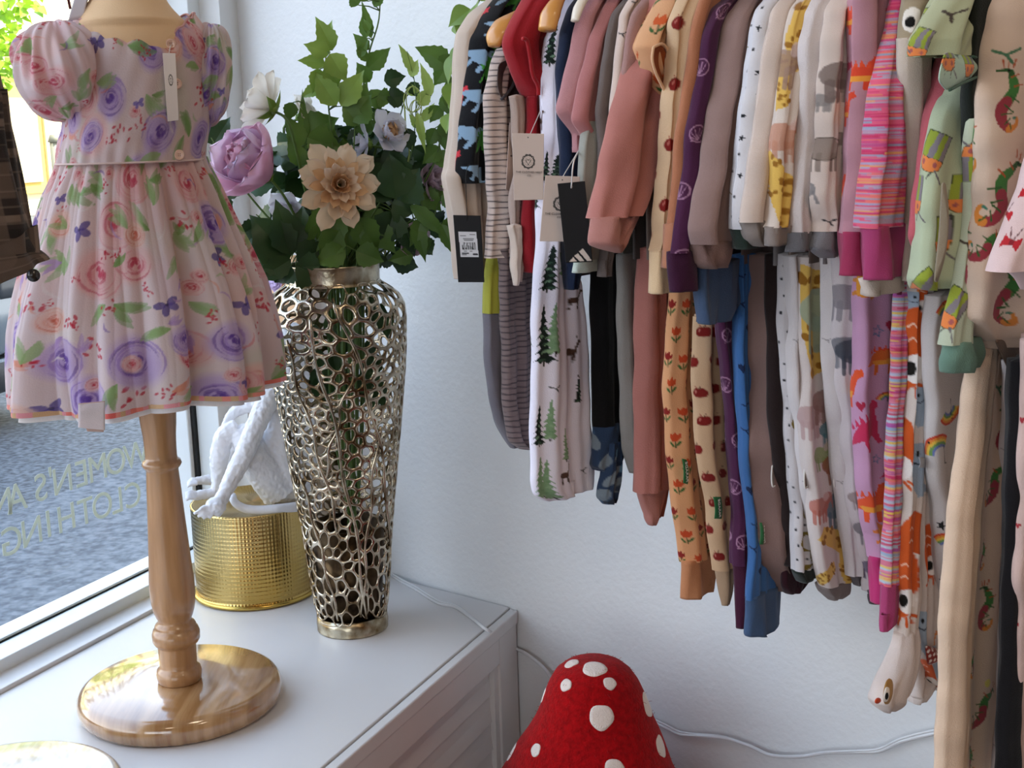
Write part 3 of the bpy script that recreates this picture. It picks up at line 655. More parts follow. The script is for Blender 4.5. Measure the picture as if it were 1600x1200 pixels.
# ticket and wine coloured ribbon at the mannequin's neck
cc = [atax(x, y, AX, .02) for x, y in ((124, -30), (143, -30), (130, 29), (106, 33))]
def blank(c, w, h): pass
t, q = card('swing_ticket', cc, blank, (.03, .06), 'plain white paper ticket at the mannequin neck, top left, with a wine red ribbon', bend=.002, base='dcdcea', nu=10, nv=10)
m = MB(); m.tube([atax(x, y, AX, .012) for x, y in ((150, -40), (138, -10), (130, 14), (122, 30))], .007, 8, flat=.3); m.tube([atax(x, y, AX, .012) for x, y in ((104, -30), (107, 0), (110, 14))], .004, 8, flat=.3)
m.build('ribbon', cloth('wine_ribbon', '5a1420'), t)

# round wooden plate, only its edge reaches the bottom left corner
b2 = onz(6, 1262, ZT)
o = thing('wooden_plate', V(b2[0], b2[1], ZT), 'glossy round pale wooden plate lying at the lower left corner of the cabinet', 'plate')
P, f = lathe([(.118, 0), (.1225, .002), (.1265, .008), (.1275, .014), (.1235, .0185), (.117, .020), (.06, .020), (.001, .020)], V(b2[0], b2[1], ZT), 72); mesh('disc', P, f, mat('limed_oak', 'd6cdc2', rough=.15, coat=.8, c2='c4b49c', vscale=9, stretch=(12, 1.2, 1)), o)
m = MB(); m.tube([V(b2[0], b2[1], ZT + .019), V(b2[0], b2[1], ZT + .022)], .03, 24); m.build('felt_pad', cloth('pad_felt', '8a6b4c'), o)

# ================================================================ openwork vase
VX, VY, _ = onz(551.5, 979, ZT); AV = V(VX, VY, 0); vdV = AV / np.linalg.norm(AV); vrV = V(vdV[1], -vdV[0], 0)
def vz(y, px=545): P = onplane(px, y, AV, vdV); return P[2]
vs = [(1000, 54), (990, 54.5), (978, 54), (968, 54), (960, 57), (947, 58.5), (900, 64), (837, 70.5), (780, 78), (727, 85.5), (650, 96), (580, 105), (540, 108.5), (500, 110.5), (478, 109), (462, 101), (450, 88), (444, 76), (440, 72.5), (436, 72), (414, 72.5), (410, 74)]
vprof = []
for y, hw in vs:
    z = vz(y); vprof.append((hw * pxm(AV, y) * .985, z))
z_base = vprof[0][1]; vprof = [(r_, ZT + (z - z_base) * (vprof[-1][1] - ZT) / (vprof[-1][1] - z_base)) for r_, z in vprof]
ztopv = vprof[-1][1]; pr_ = np.array(vprof)
def vrad(z): return np.interp(z, pr_[:, 1], pr_[:, 0])
vase = thing('openwork_vase', V(VX, VY, ZT), 'tall tapering openwork metal vase in antique silver gold holding the artificial bouquet', 'vase')
def metal(name, c, c2, rough, vs_=30, bump=.3, bs=120):
    return mat(name, c, rough=rough, metal=1.0, c2=c2, vscale=vs_, bump=bump, bscale=bs)
M['antique'] = metal('antique_nickel', 'dcd0ba', '6e5a40', .18)
M['antique_band'] = metal('antique_band', 'd6cdb4', '7a6444', .30, 40, .5, 90)
M['darkbronze'] = metal('dark_bronze', '5c4a35', '2b2119', .45)
def lathe_y(lo, hi, dr=0.0, n=64, th=.003):
    zs = np.linspace(lo, hi, 12); o_ = [(vrad(z) + dr, z) for z in zs]; i_ = [(vrad(z) + dr - th, z) for z in zs[::-1]]
    return lathe(o_ + i_ + [o_[0]], V(VX, VY, 0), n, False)
zb1 = ZT + .026; zr0 = float(np.interp(0, [0], [vprof[-4][1]]))
P, f = lathe([(.001, ZT + .001), (.052, ZT + .001), (vrad(ZT) + .001, ZT + .002), (vrad(ZT) + .002, ZT + .012), (vrad(ZT) + .0005, ZT + .024), (vrad(ZT) - .003, ZT + .024), (.045, ZT + .006), (.001, ZT + .006)], V(VX, VY, 0), 72); mesh('base_band', P, f, M['antique_band'], vase)
P, f = lathe_y(zr0 - .002, ztopv, .001); mesh('rim_band', P, f, M['antique_band'], vase)
# web of rounded cells wrapped round the body
z0_, z1_ = ZT + .020, zr0 + .001; H_ = z1_ - z0_; NCX, NCY = 27, 0
rv = random.Random(21); pts = []; z = 0.0; row = 0
while z < H_ + .02:
    tz = z / H_; ch = .0245 * (1 - .48 * min(1, max(0, (tz - .12)) / .5)) if tz < .9 else .0135
    if tz > .62: ch = .0135
    if tz > .80: ch = .0165
    nx = 24 if tz < .28 else (30 if tz < .80 else 24)
    for i in range(nx):
        s_ = (i + .5 * (row % 2) + rv.uniform(-.6, .6)) / nx; zz_ = z + rv.uniform(-.58, .58) * ch
        pts.append((s_ % 1.0, zz_))
    z += ch * .93; row += 1
allp = [(s_ + k, z_) for k in (-1, 0, 1) for s_, z_ in pts if -.25 < s_ + k < 1.25]
SX = 2 * PI * .078                                  # metres round at mid height, for the triangulation metric
vin = [Vector((s_ * SX, z_)) for s_, z_ in allp]
ov, oe, of, oiv, _, _ = geometry.delaunay_2d_cdt(vin, [], [], 0, 1e-7)
cent = {}; fan = {}
for fi, t in enumerate(of):
    cc_ = sum((ov[i] for i in t), Vector((0, 0))) / 3; cent[fi] = (cc_.x / SX, cc_.y)
    for i in t: fan.setdefault(i, []).append(fi)
def cen3(s_, z_, lift=0.0):
    zz_ = min(max(z_, 0), H_) + z0_; th_ = s_ * 2 * PI; r_ = vrad(zz_) + lift
    return V(VX + r_ * math.cos(th_), VY + r_ * math.sin(th_), zz_)
VV, VF, key = [], [], {}
def vid(s_, z_, lift):
    k_ = (round((s_ % 1.0) * 20000) % 20000, round(z_ * 20000))
    if k_ not in key: key[k_] = len(VV); VV.append(cen3(s_, z_, lift))
    return key[k_]
for i, fl_ in fan.items():
    px_, pz_ = ov[i].x / SX, ov[i].y
    if not (0 <= px_ < 1): continue
    if pz_ < -.004 or pz_ > H_ + .004: continue
    poly = sorted((cent[k] for k in fl_), key=lambda q: math.atan2(q[1] - pz_, (q[0] - px_) * SX))
    if len(poly) < 4: continue
    cx_ = sum(q[0] for q in poly) / len(poly); cz_ = sum(q[1] for q in poly) / len(poly)
    ring = []
    for a, b in zip(poly, poly[1:] + poly[:1]): ring += [a, ((a[0] + b[0]) / 2, (a[1] + b[1]) / 2)]
    rr_ = [math.hypot((q[0] - cx_) * SX, q[1] - cz_) for q in ring]; n_ = len(ring)
    tk = rv.uniform(.0017, .0040)
    ins = []
    for k, q in enumerate(ring):
        sm_ = (rr_[k - 1] + rr_[k] * 1.2 + rr_[(k + 1) % n_]) / 3.2; sm_ = sm_ * .55 + rr_[k] * .45; g_ = max(.22, (sm_ - tk * 1.25) / rr_[k]) if rr_[k] > .001 else .3
        g_ = min(g_, .82); ins.append((cx_ + (q[0] - cx_) * g_, cz_ + (q[1] - cz_) * g_))
    oi = [vid(q[0], q[1], .0018) for q in ring]
    ii_ = []
    for q in ins: ii_.append(len(VV)); VV.append(cen3(q[0], q[1], -.0002))
    for k in range(n_):
        a, b, c_, d_ = oi[k], oi[(k + 1) % n_], ii_[(k + 1) % n_], ii_[k]
        if len({a, b, c_, d_}) == 4: VF.append((a, b, c_, d_))
web = mesh('web', VV, VF, M['antique'], vase)
md = web.modifiers.new('thick', 'SOLIDIFY'); md.thickness = .0034; md.offset = -.6
md = web.modifiers.new('round', 'SUBSURF'); md.levels = 1; md.render_levels = 1
m = MB()
for (s0, s1, zA, zB, r0) in ((.70, .82, .92, .02, .0024), (.64, .73, .86, .30, .0020), (.80, .70, .80, .45, .0020), (.76, .94, .97, .22, .0022), (.86, .80, .60, .03, .0022), (.62, .70, .45, .02, .002), (.10, .3, .9, .1, .0024), (.35, .25, .95, .05, .0024), (.5, .42, .9, .1, .0022)):
    th0 = math.atan2(-vdV[1], -vdV[0]) / (2 * PI)
    pts_ = []
    for k in range(30):
        t = k / 29; pts_.append(cen3(th0 + (s0 - .76) + (s1 - s0) * t + .006 * math.sin(t * 17 + s0 * 30), (zA + (zB - zA) * t) * H_, .0022))
    m.tube(pts_, [r0 * (1 + .3 * math.sin(k * 1.3)) for k in range(30)], 8)
m.build('branch', M['antique'], vase)
P, f = lathe([(.001, ZT + .007), (.040, ZT + .007), (.043, ZT + .010), (.054, ZT + .16), (.051, ZT + .16), (.040, ZT + .012), (.001, ZT + .012)], V(VX, VY, 0), 48); mesh('liner', P, f, M['darkbronze'], vase)

# ================================================================ gold drum pedestal
DX, DY, _ = onz(403, 921, ZT); AD = V(DX, DY, 0); vdD = AD / np.linalg.norm(AD); vrD = V(vdD[1], -vdD[0], 0)
RD = 92 * pxm(AD, 900); zd1 = onplane(403, 781, AD, vdD)[2]
drum = thing('drum_pedestal', V(DX, DY, ZT), 'round hammered gold metal drum on the cabinet under the white monkey figure', 'pedestal')
ribs = [(RD * .98, ZT + .001), (RD * 1.035, ZT + .001), (RD * 1.04, ZT + .006), (RD * 1.0, ZT + .008)]
nrib = 21; zz0 = ZT + .012; pit = (zd1 - .004 - zz0) / nrib
for k in range(nrib):
    for j, d_ in enumerate((0, .0004, .0005, .0004)): ribs.append((RD * (1.0 - .0 * k) + d_, zz0 + pit * (k + j / 4)))
ribs += [(RD, zd1 - .003), (RD + .001, zd1), (RD - .004, zd1 + .0005), (RD - .006, zd1 - .002), (RD * .5, zd1 - .002), (.001, zd1 - .002)]
P, f = lathe([(.001, ZT + .0005)] + ribs, V(DX, DY, 0), 160)
gmt = mat('hammered_gold', 'd9c084', rough=.20, metal=1, c2='c2a056', vscale=6)
N = gmt.node_tree; b = N.nodes['Principled BSDF']; t = N.nodes.new('ShaderNodeTexCoord'); sp = N.nodes.new('ShaderNodeSeparateXYZ'); N.links.new(t.outputs['Object'], sp.inputs[0])
an = N.nodes.new('ShaderNodeMath'); an.operation = 'ARCTAN2'; N.links.new(sp.outputs[1], an.inputs[0]); N.links.new(sp.outputs[0], an.inputs[1])
mu = N.nodes.new('ShaderNodeMath'); mu.operation = 'MULTIPLY'; mu.inputs[1].default_value = 110; N.links.new(an.outputs[0], mu.inputs[0])
si = N.nodes.new('ShaderNodeMath'); si.operation = 'SINE'; N.links.new(mu.outputs[0], si.inputs[0])
bp = N.nodes.new('ShaderNodeBump'); bp.inputs['Strength'].default_value = .25; bp.inputs['Distance'].default_value = .0006; N.links.new(si.outputs[0], bp.inputs['Height']); N.links.new(bp.outputs[0], b.inputs['Normal'])
o = mesh('drum', P, f, gmt, drum)
m = MB(); th_ = np.linspace(0, 2 * PI, 80); m.tube([V(DX + RD * 1.03 * math.cos(a), DY + RD * 1.03 * math.sin(a), ZT + .0045) for a in th_], .0035, 8, False); m.build('foot_ring', mat('gold_ring', 'c9ab5c', rough=.2, metal=1), drum)

# ================================================================ white monkey figure
def mp(x, y, d=0.0): return onplane(x, y, AD - vdD * d, vdD)        # d metres nearer the viewer than the drum axis
mk = thing('monkey_figure', V(DX, DY, zd1), 'white carved monkey figure sitting on the gold drum, one long arm hanging over the edge', 'figurine')
m = MB(); k_ = pxm(AD, 700)
def limb(pts, rad): m.tube(spline([mp(*p) for p in pts], 26), np.interp(np.linspace(0, 1, 26), np.linspace(0, 1, len(rad)), np.array(rad) * k_), 14)
# torso, hips, shoulders, head (mostly behind the vase)
limb([(450, 772, -.01), (446, 745, 0), (446, 690, .0), (448, 635, .0), (452, 590, .0), (460, 560, -.005)], [36, 50, 47, 42, 36, 18])
m.ball(mp(455, 752, 0), V(.042, .042, .034)); m.ball(mp(450, 595, .0), V(.034, .036, .026))
m.ball(mp(452, 535, .015), V(.030, .034, .032), 20, 14); m.ball(mp(436, 542, .03), V(.018, .02, .016), 16, 10)
for dx in (-22, 24): m.ball(mp(452 + dx, 530, -.005), V(.010, .006, .012))
# near arm over the rim, hand with fingers
limb([(436, 598, .03), (418, 626, .045), (400, 665, .055), (384, 704, .062), (366, 740, .07), (350, 772, .082), (344, 782, .085)], [20, 17, 15.5, 15, 13.5, 10.5, 11])
m.ball(mp(337, 791, .09), V(.0165, .014, .014))
for k, (tx_, ty_, bx, by) in enumerate(((303, 803, 318, 797), (309, 808, 322, 803), (317, 810, 328, 805), (326, 809, 334, 804))):
    limb([(340 - k * 1.5, 785 + k * 1.5, .088), (bx, by - 3, .098), (tx_, ty_, .098 - k * .001)], [4.2, 3.6, 2.6])
limb([(344, 790, .082), (345, 802, .09), (341, 808, .092)], [3.2, 2.6, 1.8])
# far arm resting on the knee
limb([(440, 605, -.03), (405, 628, -.045), (372, 640, -.05), (358, 655, -.045), (352, 668, -.04)], [14, 12, 10, 8, 6])
# near leg: thigh up to knee, shin down, foot
limb([(440, 765, .02), (410, 730, .03), (385, 690, .03), (372, 668, .028)], [34, 29, 22, 15])
limb([(372, 668, .028), (352, 680, .026), (343, 712, .022), (341, 742, .018), (340, 764, .016)], [14, 15, 15, 11, 9])
limb([(342, 768, .016), (325, 772, .02), (306, 774, .03), (300, 775, .034)], [8, 8, 7.5, 5])
for k in range(4): limb([(306, 770 + k * 3.0, .03 + k * .003), (297, 769 + k * 3.3, .036 + k * .004), (289, 771 + k * 3.4, .038 + k * .004)], [3.2, 3, 2])
# far leg
limb([(440, 750, -.03), (400, 700, -.045), (376, 672, -.045)], [22, 16, 12]); limb([(376, 672, -.045), (360, 710, -.05), (350, 752, -.05)], [12, 10, 7])
limb([(352, 753, -.05), (330, 750, -.045), (306, 751, -.035)], [9, 9, 6])
for k in range(4): limb([(308, 748 + k * 2.4, -.035 + k * .004), (298, 750 + k * 2.6, -.03 + k * .005), (292, 755 + k * 2.2, -.028 + k * .005)], [3, 2.8, 1.8])
body = m.build('body', None, mk)
wm = mat('carved_white', 'e4e4e8', rough=.55, bump=1.0, bscale=70, stretch=(1, 1, .25), var=.06, vscale=60); body.data.materials.append(wm)
r_ = body.modifiers.new('join', 'REMESH'); r_.mode = 'VOXEL'; r_.voxel_size = .0017; r_.use_smooth_shade = True
r_ = body.modifiers.new('soft', 'SMOOTH'); r_.factor = .5; r_.iterations = 3
tx_f = bpy.data.textures.new('fur_relief', 'CLOUDS'); tx_f.noise_scale = .007; tx_f.noise_depth = 3
r_ = body.modifiers.new('fur', 'DISPLACE'); r_.texture = tx_f; r_.strength = .0042; r_.mid_level = .5
m = MB(); m.tube(spline([mp(366, 772, .045), mp(364, 779, .06), mp(370, 788, .068), mp(384, 795, .075), (mp(405, 797, .08)), mp(435, 795, .08), mp(470, 791, .06), mp(500, 785, .02), mp(480, 775, -.02)], 50), np.interp(np.linspace(0, 1, 50), [0, .08, 1], [.0022, .0058, .0085]), 14); m.build('tail', wm, mk)

# peach board with a lilac rosette leaning in the corner behind the vase
pb = thing('peach_board', Wl(-.46, .04, ZT), 'peach coloured board with a lilac rosette standing behind the vase and dress', 'board')
p_ = [onwall(x, y, .055) for x, y in ((404, 398), (470, 398), (474, 860), (424, 860))]
pz = ZT + .002
a_, b_ = onwall(405, 500, .05), onwall(468, 500, .05); zt_ = onwall(404, 396, .05)[2]
m = MB(); c_ = (a_ + b_) / 2; c_[2] = (pz + zt_) / 2; m.box(c_, eW, nW, up, np.linalg.norm((b_ - a_)[:2]) / 2, .006, (zt_ - pz) / 2); bevel(m.build('panel', mat('peach_paint', 'e9bd92', rough=.7), pb, smooth=False), .002)
q_ = onwall(431, 436, .062); m = MB(); rr_ = random.Random(5)
for k in range(3):
    n_ = 28; rows_ = []
    for j, rad in enumerate((.006, .012, .019 - .003 * k)):
        th_ = np.arange(n_) * 2 * PI / n_; rows_.append(q_ + nW * (.004 + .003 * k + .002 * np.sin(th_ * 7 + k)[:, None] * (j == 2)) + (rad * (1 + .1 * np.sin(th_ * 7))[:, None]) * (np.cos(th_)[:, None] * eW + np.sin(th_)[:, None] * up))
    m.add(np.concatenate(rows_), [tuple(x) for x in grid_faces(3, n_)] + [tuple(range(n_))])
m.build('rosette', cloth('lilac_felt', 'cdb6df'), pb)

# ================================================================ red felt mushroom
mc = onwall(925, 1120, .20); MA = V(mc[0], mc[1], 0); vdM = MA / np.linalg.norm(MA); vrM = V(vdM[1], -vdM[0], 0)
ms = [(1032, 904, 950), (1034, 893, 962), (1040, 879, 975), (1050, 866, 987), (1065, 857, 998), (1085, 849, 1008), (1105, 843, 1016), (1125, 834, 1024), (1145, 822, 1034), (1165, 808, 1042), (1185, 797, 1049), (1200, 789, 1054), (1240, 765, 1072), (1290, 742, 1092), (1330, 735, 1100), (1350, 742, 1092)]
P, th, Z = [], None, None
rows = [(1030.5, 921, 933)] + ms; rw = np.array(rows, float); yy_ = np.concatenate([np.linspace(1030.5, 1050, 12), np.arange(1054, 1351, 5)])
rw = np.stack([yy_, np.interp(yy_, rw[:, 0], rw[:, 1]), np.interp(yy_, rw[:, 0], rw[:, 2])], 1)
n_ = 96; th = np.arange(n_) * 2 * PI / n_
for (y, xl, xr) in rw:
    a = onplane(xl, y, MA, vdM); b = onplane(xr, y, MA, vdM); c = (a + b) / 2; hw = np.linalg.norm((b - a)[:2]) / 2
    hw_ = hw * (1 + .012 * np.sin(3 * th + y * .02)); P.append(c + (hw_ * np.cos(th))[:, None] * vrM + (hw_ * np.sin(th))[:, None] * vdM)
zbm = P[-1][0][2]
mush = thing('felt_mushroom', V(mc[0], mc[1], 0), 'red felt toadstool with white spots standing by the wall below the clothes rail', 'toadstool')
MP = np.concatenate(P); MF = [tuple(x) for x in grid_faces(len(rw), n_)] + [tuple(range(n_))[::-1], tuple(range(n_ * (len(rw) - 1), n_ * len(rw)))]
capo = mesh('cap', MP, MF, mat('red_felt', 'a8080e', rough=.95, bump=.9, bscale=380, sheen=.06, var=.35, vscale=140, spec=.1), mush)
mb_ = BVHTree.FromPolygons([tuple(p) for p in MP], MF)
spm = mat('white_felt', 'e6d6cc', rough=.95, bump=.9, bscale=500, sheen=.3)
def hitm(x, y):
    d = Vector(ray(x, y)).normalized(); h = mb_.ray_cast(Vector((0, 0, CZ)), d)
    return (None, None) if h[0] is None else (np.array(h[0]), np.array(h[1]))
rs_ = random.Random(8)
for (x, y, r_) in ((929, 1044, .0155), (884, 1070, .0085), (953, 1068, .0085), (940, 1121, .0155), (893, 1036, .010), (849, 1086, .010), (1012, 1101, .016), (1033, 1166, .014), (800, 1174, .013), (837, 1172, .0085), (960, 1203, .013), (880, 1240, .014)):
    h, nn = hitm(x, y)
    if h is None: continue
    if nn @ (V(0, 0, CZ) - h) < 0: nn = -nn
    a = np.cross(nn, up); a /= np.linalg.norm(a); b = np.cross(nn, a); rows_ = []
    for q in (1.0, .98, .7, .35, .02):
        rr = []
        for k in range(26):
            t = k * 2 * PI / 26; w_ = 1 + .05 * math.sin(3 * t + x) + .03 * math.sin(5 * t)
            p = h + (a * math.cos(t) + b * math.sin(t)) * r_ * q * w_
            loc, no_, _, _ = mb_.find_nearest(Vector(p)); no_ = np.array(no_); no_ = no_ if no_ @ nn > 0 else -no_
            rr.append(np.array(loc) + no_ * (.0 if q == 1 else .0006))
        rows_.append(np.array(rr))
    mesh('spot', np.concatenate(rows_), [tuple(z) for z in grid_faces(5, 26)] + [tuple(range(104, 130))], spm, mush)
m = MB()
for k in range(260):                                             # loose felt fibres
    i = rs_.randrange(len(MP) - n_ * 22); p = MP[i]; d_ = p - V(mc[0], mc[1], p[2]); d_ /= np.linalg.norm(d_) + 1e-6; d_ = d_ + V(rs_.uniform(-1, 1), rs_.uniform(-1, 1), rs_.uniform(-1, 1)) * .7
    L_ = rs_.uniform(.0015, .004); m.tube([p, p + d_ * L_ * .5, p + d_ * L_ + up * rs_.uniform(-.001, .001)], .00022, 4)
m.build('fuzz', mat('red_fibre', '980a12', rough=.9), mush)
P, f = lathe([(.07, 0), (.075, .005), (.07, .05), (.055, zbm - .03), (.055, zbm + .01), (.001, zbm + .012)], V(mc[0], mc[1], 0), 40); mesh('stem', P, f, spm, mush)

# ================================================================ string-light cable
cb = thing('cable', V(*onz(700, 945, ZT)), 'clear plastic string light cable running over the cabinet and along the wall', 'cable')
c1 = [onz(x, y, ZT + .002) for x, y in ((560, 868), (590, 880), (618, 903), (650, 921), (684, 942), (712, 949), (737, 966), (762, 985))]
c1 += [onwall(x, y, .012) for x, y in ((800, 1010), (823, 1022), (852, 1046), (880, 1085), (940, 1120), (1000, 1122), (1032, 1133), (1058, 1146), (1075, 1149), (1130, 1153), (1170, 1165), (1205, 1180), (1250, 1182), (1290, 1176), (1340, 1175), (1375, 1173), (1410, 1158), (1470, 1144), (1560, 1130), (1640, 1125))]
for p in c1[8:]: pass
clearm = mat('clear_pvc', 'f2f3f5', rough=.12, coat=.6, spec=.8, trans=.25)
pth = spline(c1, 260); m = MB(); m.tube(pth, .0026, 8); m.build('wire', clearm, cb)
off = np.array([V(0, 0, .0022 * math.sin(k * .06)) + nW * .0012 * math.cos(k * .06) for k in range(260)]); m = MB(); m.tube(pth + off + V(0, 0, .002), .0018, 6); m.build('wire', clearm, cb)

# ================================================================ cloth pieces hanging square to the wall
M['cuff_in'] = cloth('cuff_inside', '6a5a52')
def piece(name, prof, t, mt, parent, T=.022, pr=None, off=(0, 0), seed=0, du=None, fold=1.0, marks=None, base=None, endcap=True, wav=.6, Wmax=.16, flip=1, tone=True):
    """a flattened tube of cloth: prof = (y, left, right) outline; it hangs in the plane square to the wall at rail position t"""
    r_ = np.random.default_rng(seed + 1000); pa = np.array(prof, float); printed = pr is not None
    step = 1.7 if printed else 4.0; n = max(6, int((pa[-1, 0] - pa[0, 0]) / step)); y = np.linspace(pa[0, 0], pa[-1, 0], n)
    xl = np.interp(y, pa[:, 0], pa[:, 1]); xr = np.interp(y, pa[:, 0], pa[:, 2]); ks = max(1, int((10 if pa[-1, 0] - pa[0, 0] > 90 else 3) / step))
    for _ in range(ks * 2):
        for a in (xl, xr): a[1:-1] = (a[:-2] + 2 * a[1:-1] + a[2:]) / 4
    L = pa[-1, 0] - pa[0, 0]; amp = wav * min(1.6, L / 150)
    for a in (xl, xr): a += amp * (np.sin(y / r_.uniform(22, 34) + r_.uniform(0, 6)) + .6 * np.sin(y / r_.uniform(9, 15) + r_.uniform(0, 6)))
    cs, Ws, Ts = [], [], []
    for j in range(n):
        xm = (xl[j] + xr[j]) / 2; P = onrail(xm, y[j], t); d = P - V(0, 0, CZ); v = d * V(1, 1, 0); v /= np.linalg.norm(v)
        s_ = abs(v[0] * nW[1] - v[1] * nW[0]); c_ = abs(v @ nW); w = max(xr[j] - xl[j], 3) / FPX * (d @ F)
        Te = min(T, .85 * w / max(c_, .2)); W = 2 * math.sqrt(max((w / 2) ** 2 - (Te / 2 * c_) ** 2, 1e-8)) / max(s_, .2)
        cs.append(P); Ws.append(min(W, Wmax)); Ts.append(Te)
    cs = np.array(cs); Ws = np.array(Ws); Ts = np.array(Ts)
    per = 2 * Ws.max() + Ts.max(); nc = int(np.clip(per / ((du or .0014) if printed else .005), 20, 260))
    a = np.arange(nc) * 2 * PI / nc; ca, sa = np.cos(a), np.sin(a)
    ex = np.sign(ca) * np.abs(ca) ** .8; ez = np.sign(sa) * np.abs(sa) ** .75
    v = (cs[0, 2] - cs[:, 2])[:, None]; vn = v / max(v.max(), 1e-6)
    k1, k2, p1, p2 = r_.uniform(1.4, 2.6), r_.uniform(3.0, 5.0), r_.uniform(0, 6), r_.uniform(0, 6)
    fo = fold * (.25 * np.sin(k1 * PI * ex + p1 + 1.3 * vn) + .13 * np.sin(k2 * PI * ex + p2 - 2 * vn)) + .03 * fold * np.sin(v * 50 + ex * 3 + p1)
    side = Ts[:, None] / 2 * (ez[None, :] + fo)
    P = cs[:, None, :] + (Ws[:, None] / 2 * ex[None, :])[..., None] * nW + side[..., None] * eW
    # u: metres of cloth measured from the near edge, towards the wall on the visible face
    seg = np.sqrt((Ws[:, None] / 2 * (ex[1:] - ex[:-1])[None]) ** 2 + (Ts[:, None] / 2 * (ez[1:] - ez[:-1])[None]) ** 2); arc = np.concatenate([np.zeros((n, 1)), np.cumsum(seg, 1)], 1)
    tot = arc[:, -1:] + seg[:, -1:] * .5; u = np.where(np.arange(nc)[None] <= nc // 2, arc, arc - tot)
    def u_at(j, fx):
        X = proj(P[j])[0]; o_ = (np.arange(nc) + int(np.argmin(X))) % nc; xs = X[o_]; k_ = int(np.argmax(xs)) + 1
        if (P[j][o_[k_ // 2]] - cs[j]) @ eW < 0: o_ = o_[::-1]; o_ = np.roll(o_, 1); xs = X[o_]; k_ = int(np.argmax(xs)) + 1
        return float(np.interp(xl[j] + max(fx, 0) * (xr[j] - xl[j]), np.maximum.accumulate(xs[:k_]), u[j][o_[:k_]])) + min(fx, 0) * Ws[j] * .5
    V_ = P.reshape(-1, 3); f = grid_faces(n, nc)
    if endcap:      # turn the hem inwards so that it reads as an open cuff
        inn = (P[-1] - cs[-1]) * V(.86, .86, 1) + cs[-1]; inn2 = inn + V(0, 0, .018)
        V_ = np.concatenate([V_, inn, inn2]); f = np.concatenate([f, grid_faces(3, nc) + (n - 1) * nc])
        u = np.concatenate([u, u[-1:], u[-1:]]); v = np.concatenate([v + 0 * u[:n], v[-1] + 0 * u[-2:-1], v[-1] + 0 * u[-1:]])
    else: v = v + 0 * u
    # crown of the top end
    topc = P[0].mean(0) + V(0, 0, .002); V_ = np.concatenate([V_, topc[None]]); it = len(V_) - 1
    colr = None
    if printed:
        c = pr
        if marks:
            c = Canvas(.44, float(v.max()) + .02, base or 'ffffff', .0006, False)
            if base is None: c.a[:] = pr.a[np.arange(c.ny)[:, None] % pr.ny, np.arange(c.nx)[None, :] % pr.nx]
            for (fx, yy, fn, *ar) in marks:
                j = int(np.clip((yy - y[0]) / (y[-1] - y[0]) * (n - 1), 0, n - 1)); fn(c, .22 + u_at(j, fx), float(v[j, 0]), *ar)
            colr = c.sample(u + .22, v)
        else: colr = c.sample(u + off[0] + 1, v + off[1])
        colr = np.concatenate([colr.reshape(-1, 3), colr.reshape(-1, 3)[:1]]) * (np.array([.92, .87, .85]) if tone else 1.0)
    # flat arrays to list when adding the fan
    fl = f.tolist() + [(i, it, (i + 1) % nc) for i in range(nc)]
    o = mesh(name, V_, fl, mt, parent, col=colr); o['_dbg'] = 0; del o['_dbg']
    return o, dict(cs=cs, W=Ws, T=Ts, y=y)
def at_t(X, D=.31, y=100): return tX(X, D, y)
def flap(name, pts, t, mt, parent, out=.012, bulge=.006, pr=None, off=(0, 0), n=44, th=.0012, back=None, side=None):
    """a shaped piece of cloth cut to a pixel outline on the rail plane t, moved out towards the viewer's side, slightly domed"""
    P = np.array([onrail(x, y, t) for x, y in pts]); Po = P + eW * out; c = Po.mean(0); m_ = len(pts)
    per = []; 
    for a, b in zip(Po, np.roll(Po, -1, 0)):
        k = max(2, int(np.linalg.norm(b - a) / .004)); per += [a + (b - a) * q / k for q in range(k)]
    per = np.array(per)
    for _ in range(2): per = (np.roll(per, 1, 0) + 2 * per + np.roll(per, -1, 0)) / 4
    nr = 10 if pr is None else 34; rows = []
    if pr is not None:
        q = []; 
        for a, b in zip(per, np.roll(per, -1, 0)):
            k = max(1, int(np.linalg.norm(b - a) / .0014)); q += [a + (b - a) * z / k for z in range(k)]
        per = np.array(q)
    for k in range(nr):
        s = 1 - k / (nr - .5); rows.append(c + (per - c) * s + eW * (bulge * (1 - s * s)))
    A = np.concatenate(rows); B = A - eW * th; n_ = len(per); f = grid_faces(nr, n_); F_ = f.tolist() + [tuple(range((nr - 1) * n_, nr * n_))]
    N0 = len(A); F_ += [tuple(x[::-1]) for x in (f + N0).tolist()] + [tuple(range(N0 + (nr - 1) * n_, N0 + nr * n_))[::-1]] + [(k, k + N0, (k + 1) % n_ + N0, (k + 1) % n_) for k in range(n_)]
    VV_ = np.concatenate([A, B]); colr = None
    if pr is not None: colr = pr.sample(-(VV_ - c) @ nW + off[0] + 1, -(VV_ - c)[:, 2] + off[1] + 1)
    return mesh(name, VV_, F_, mt, parent, col=colr)

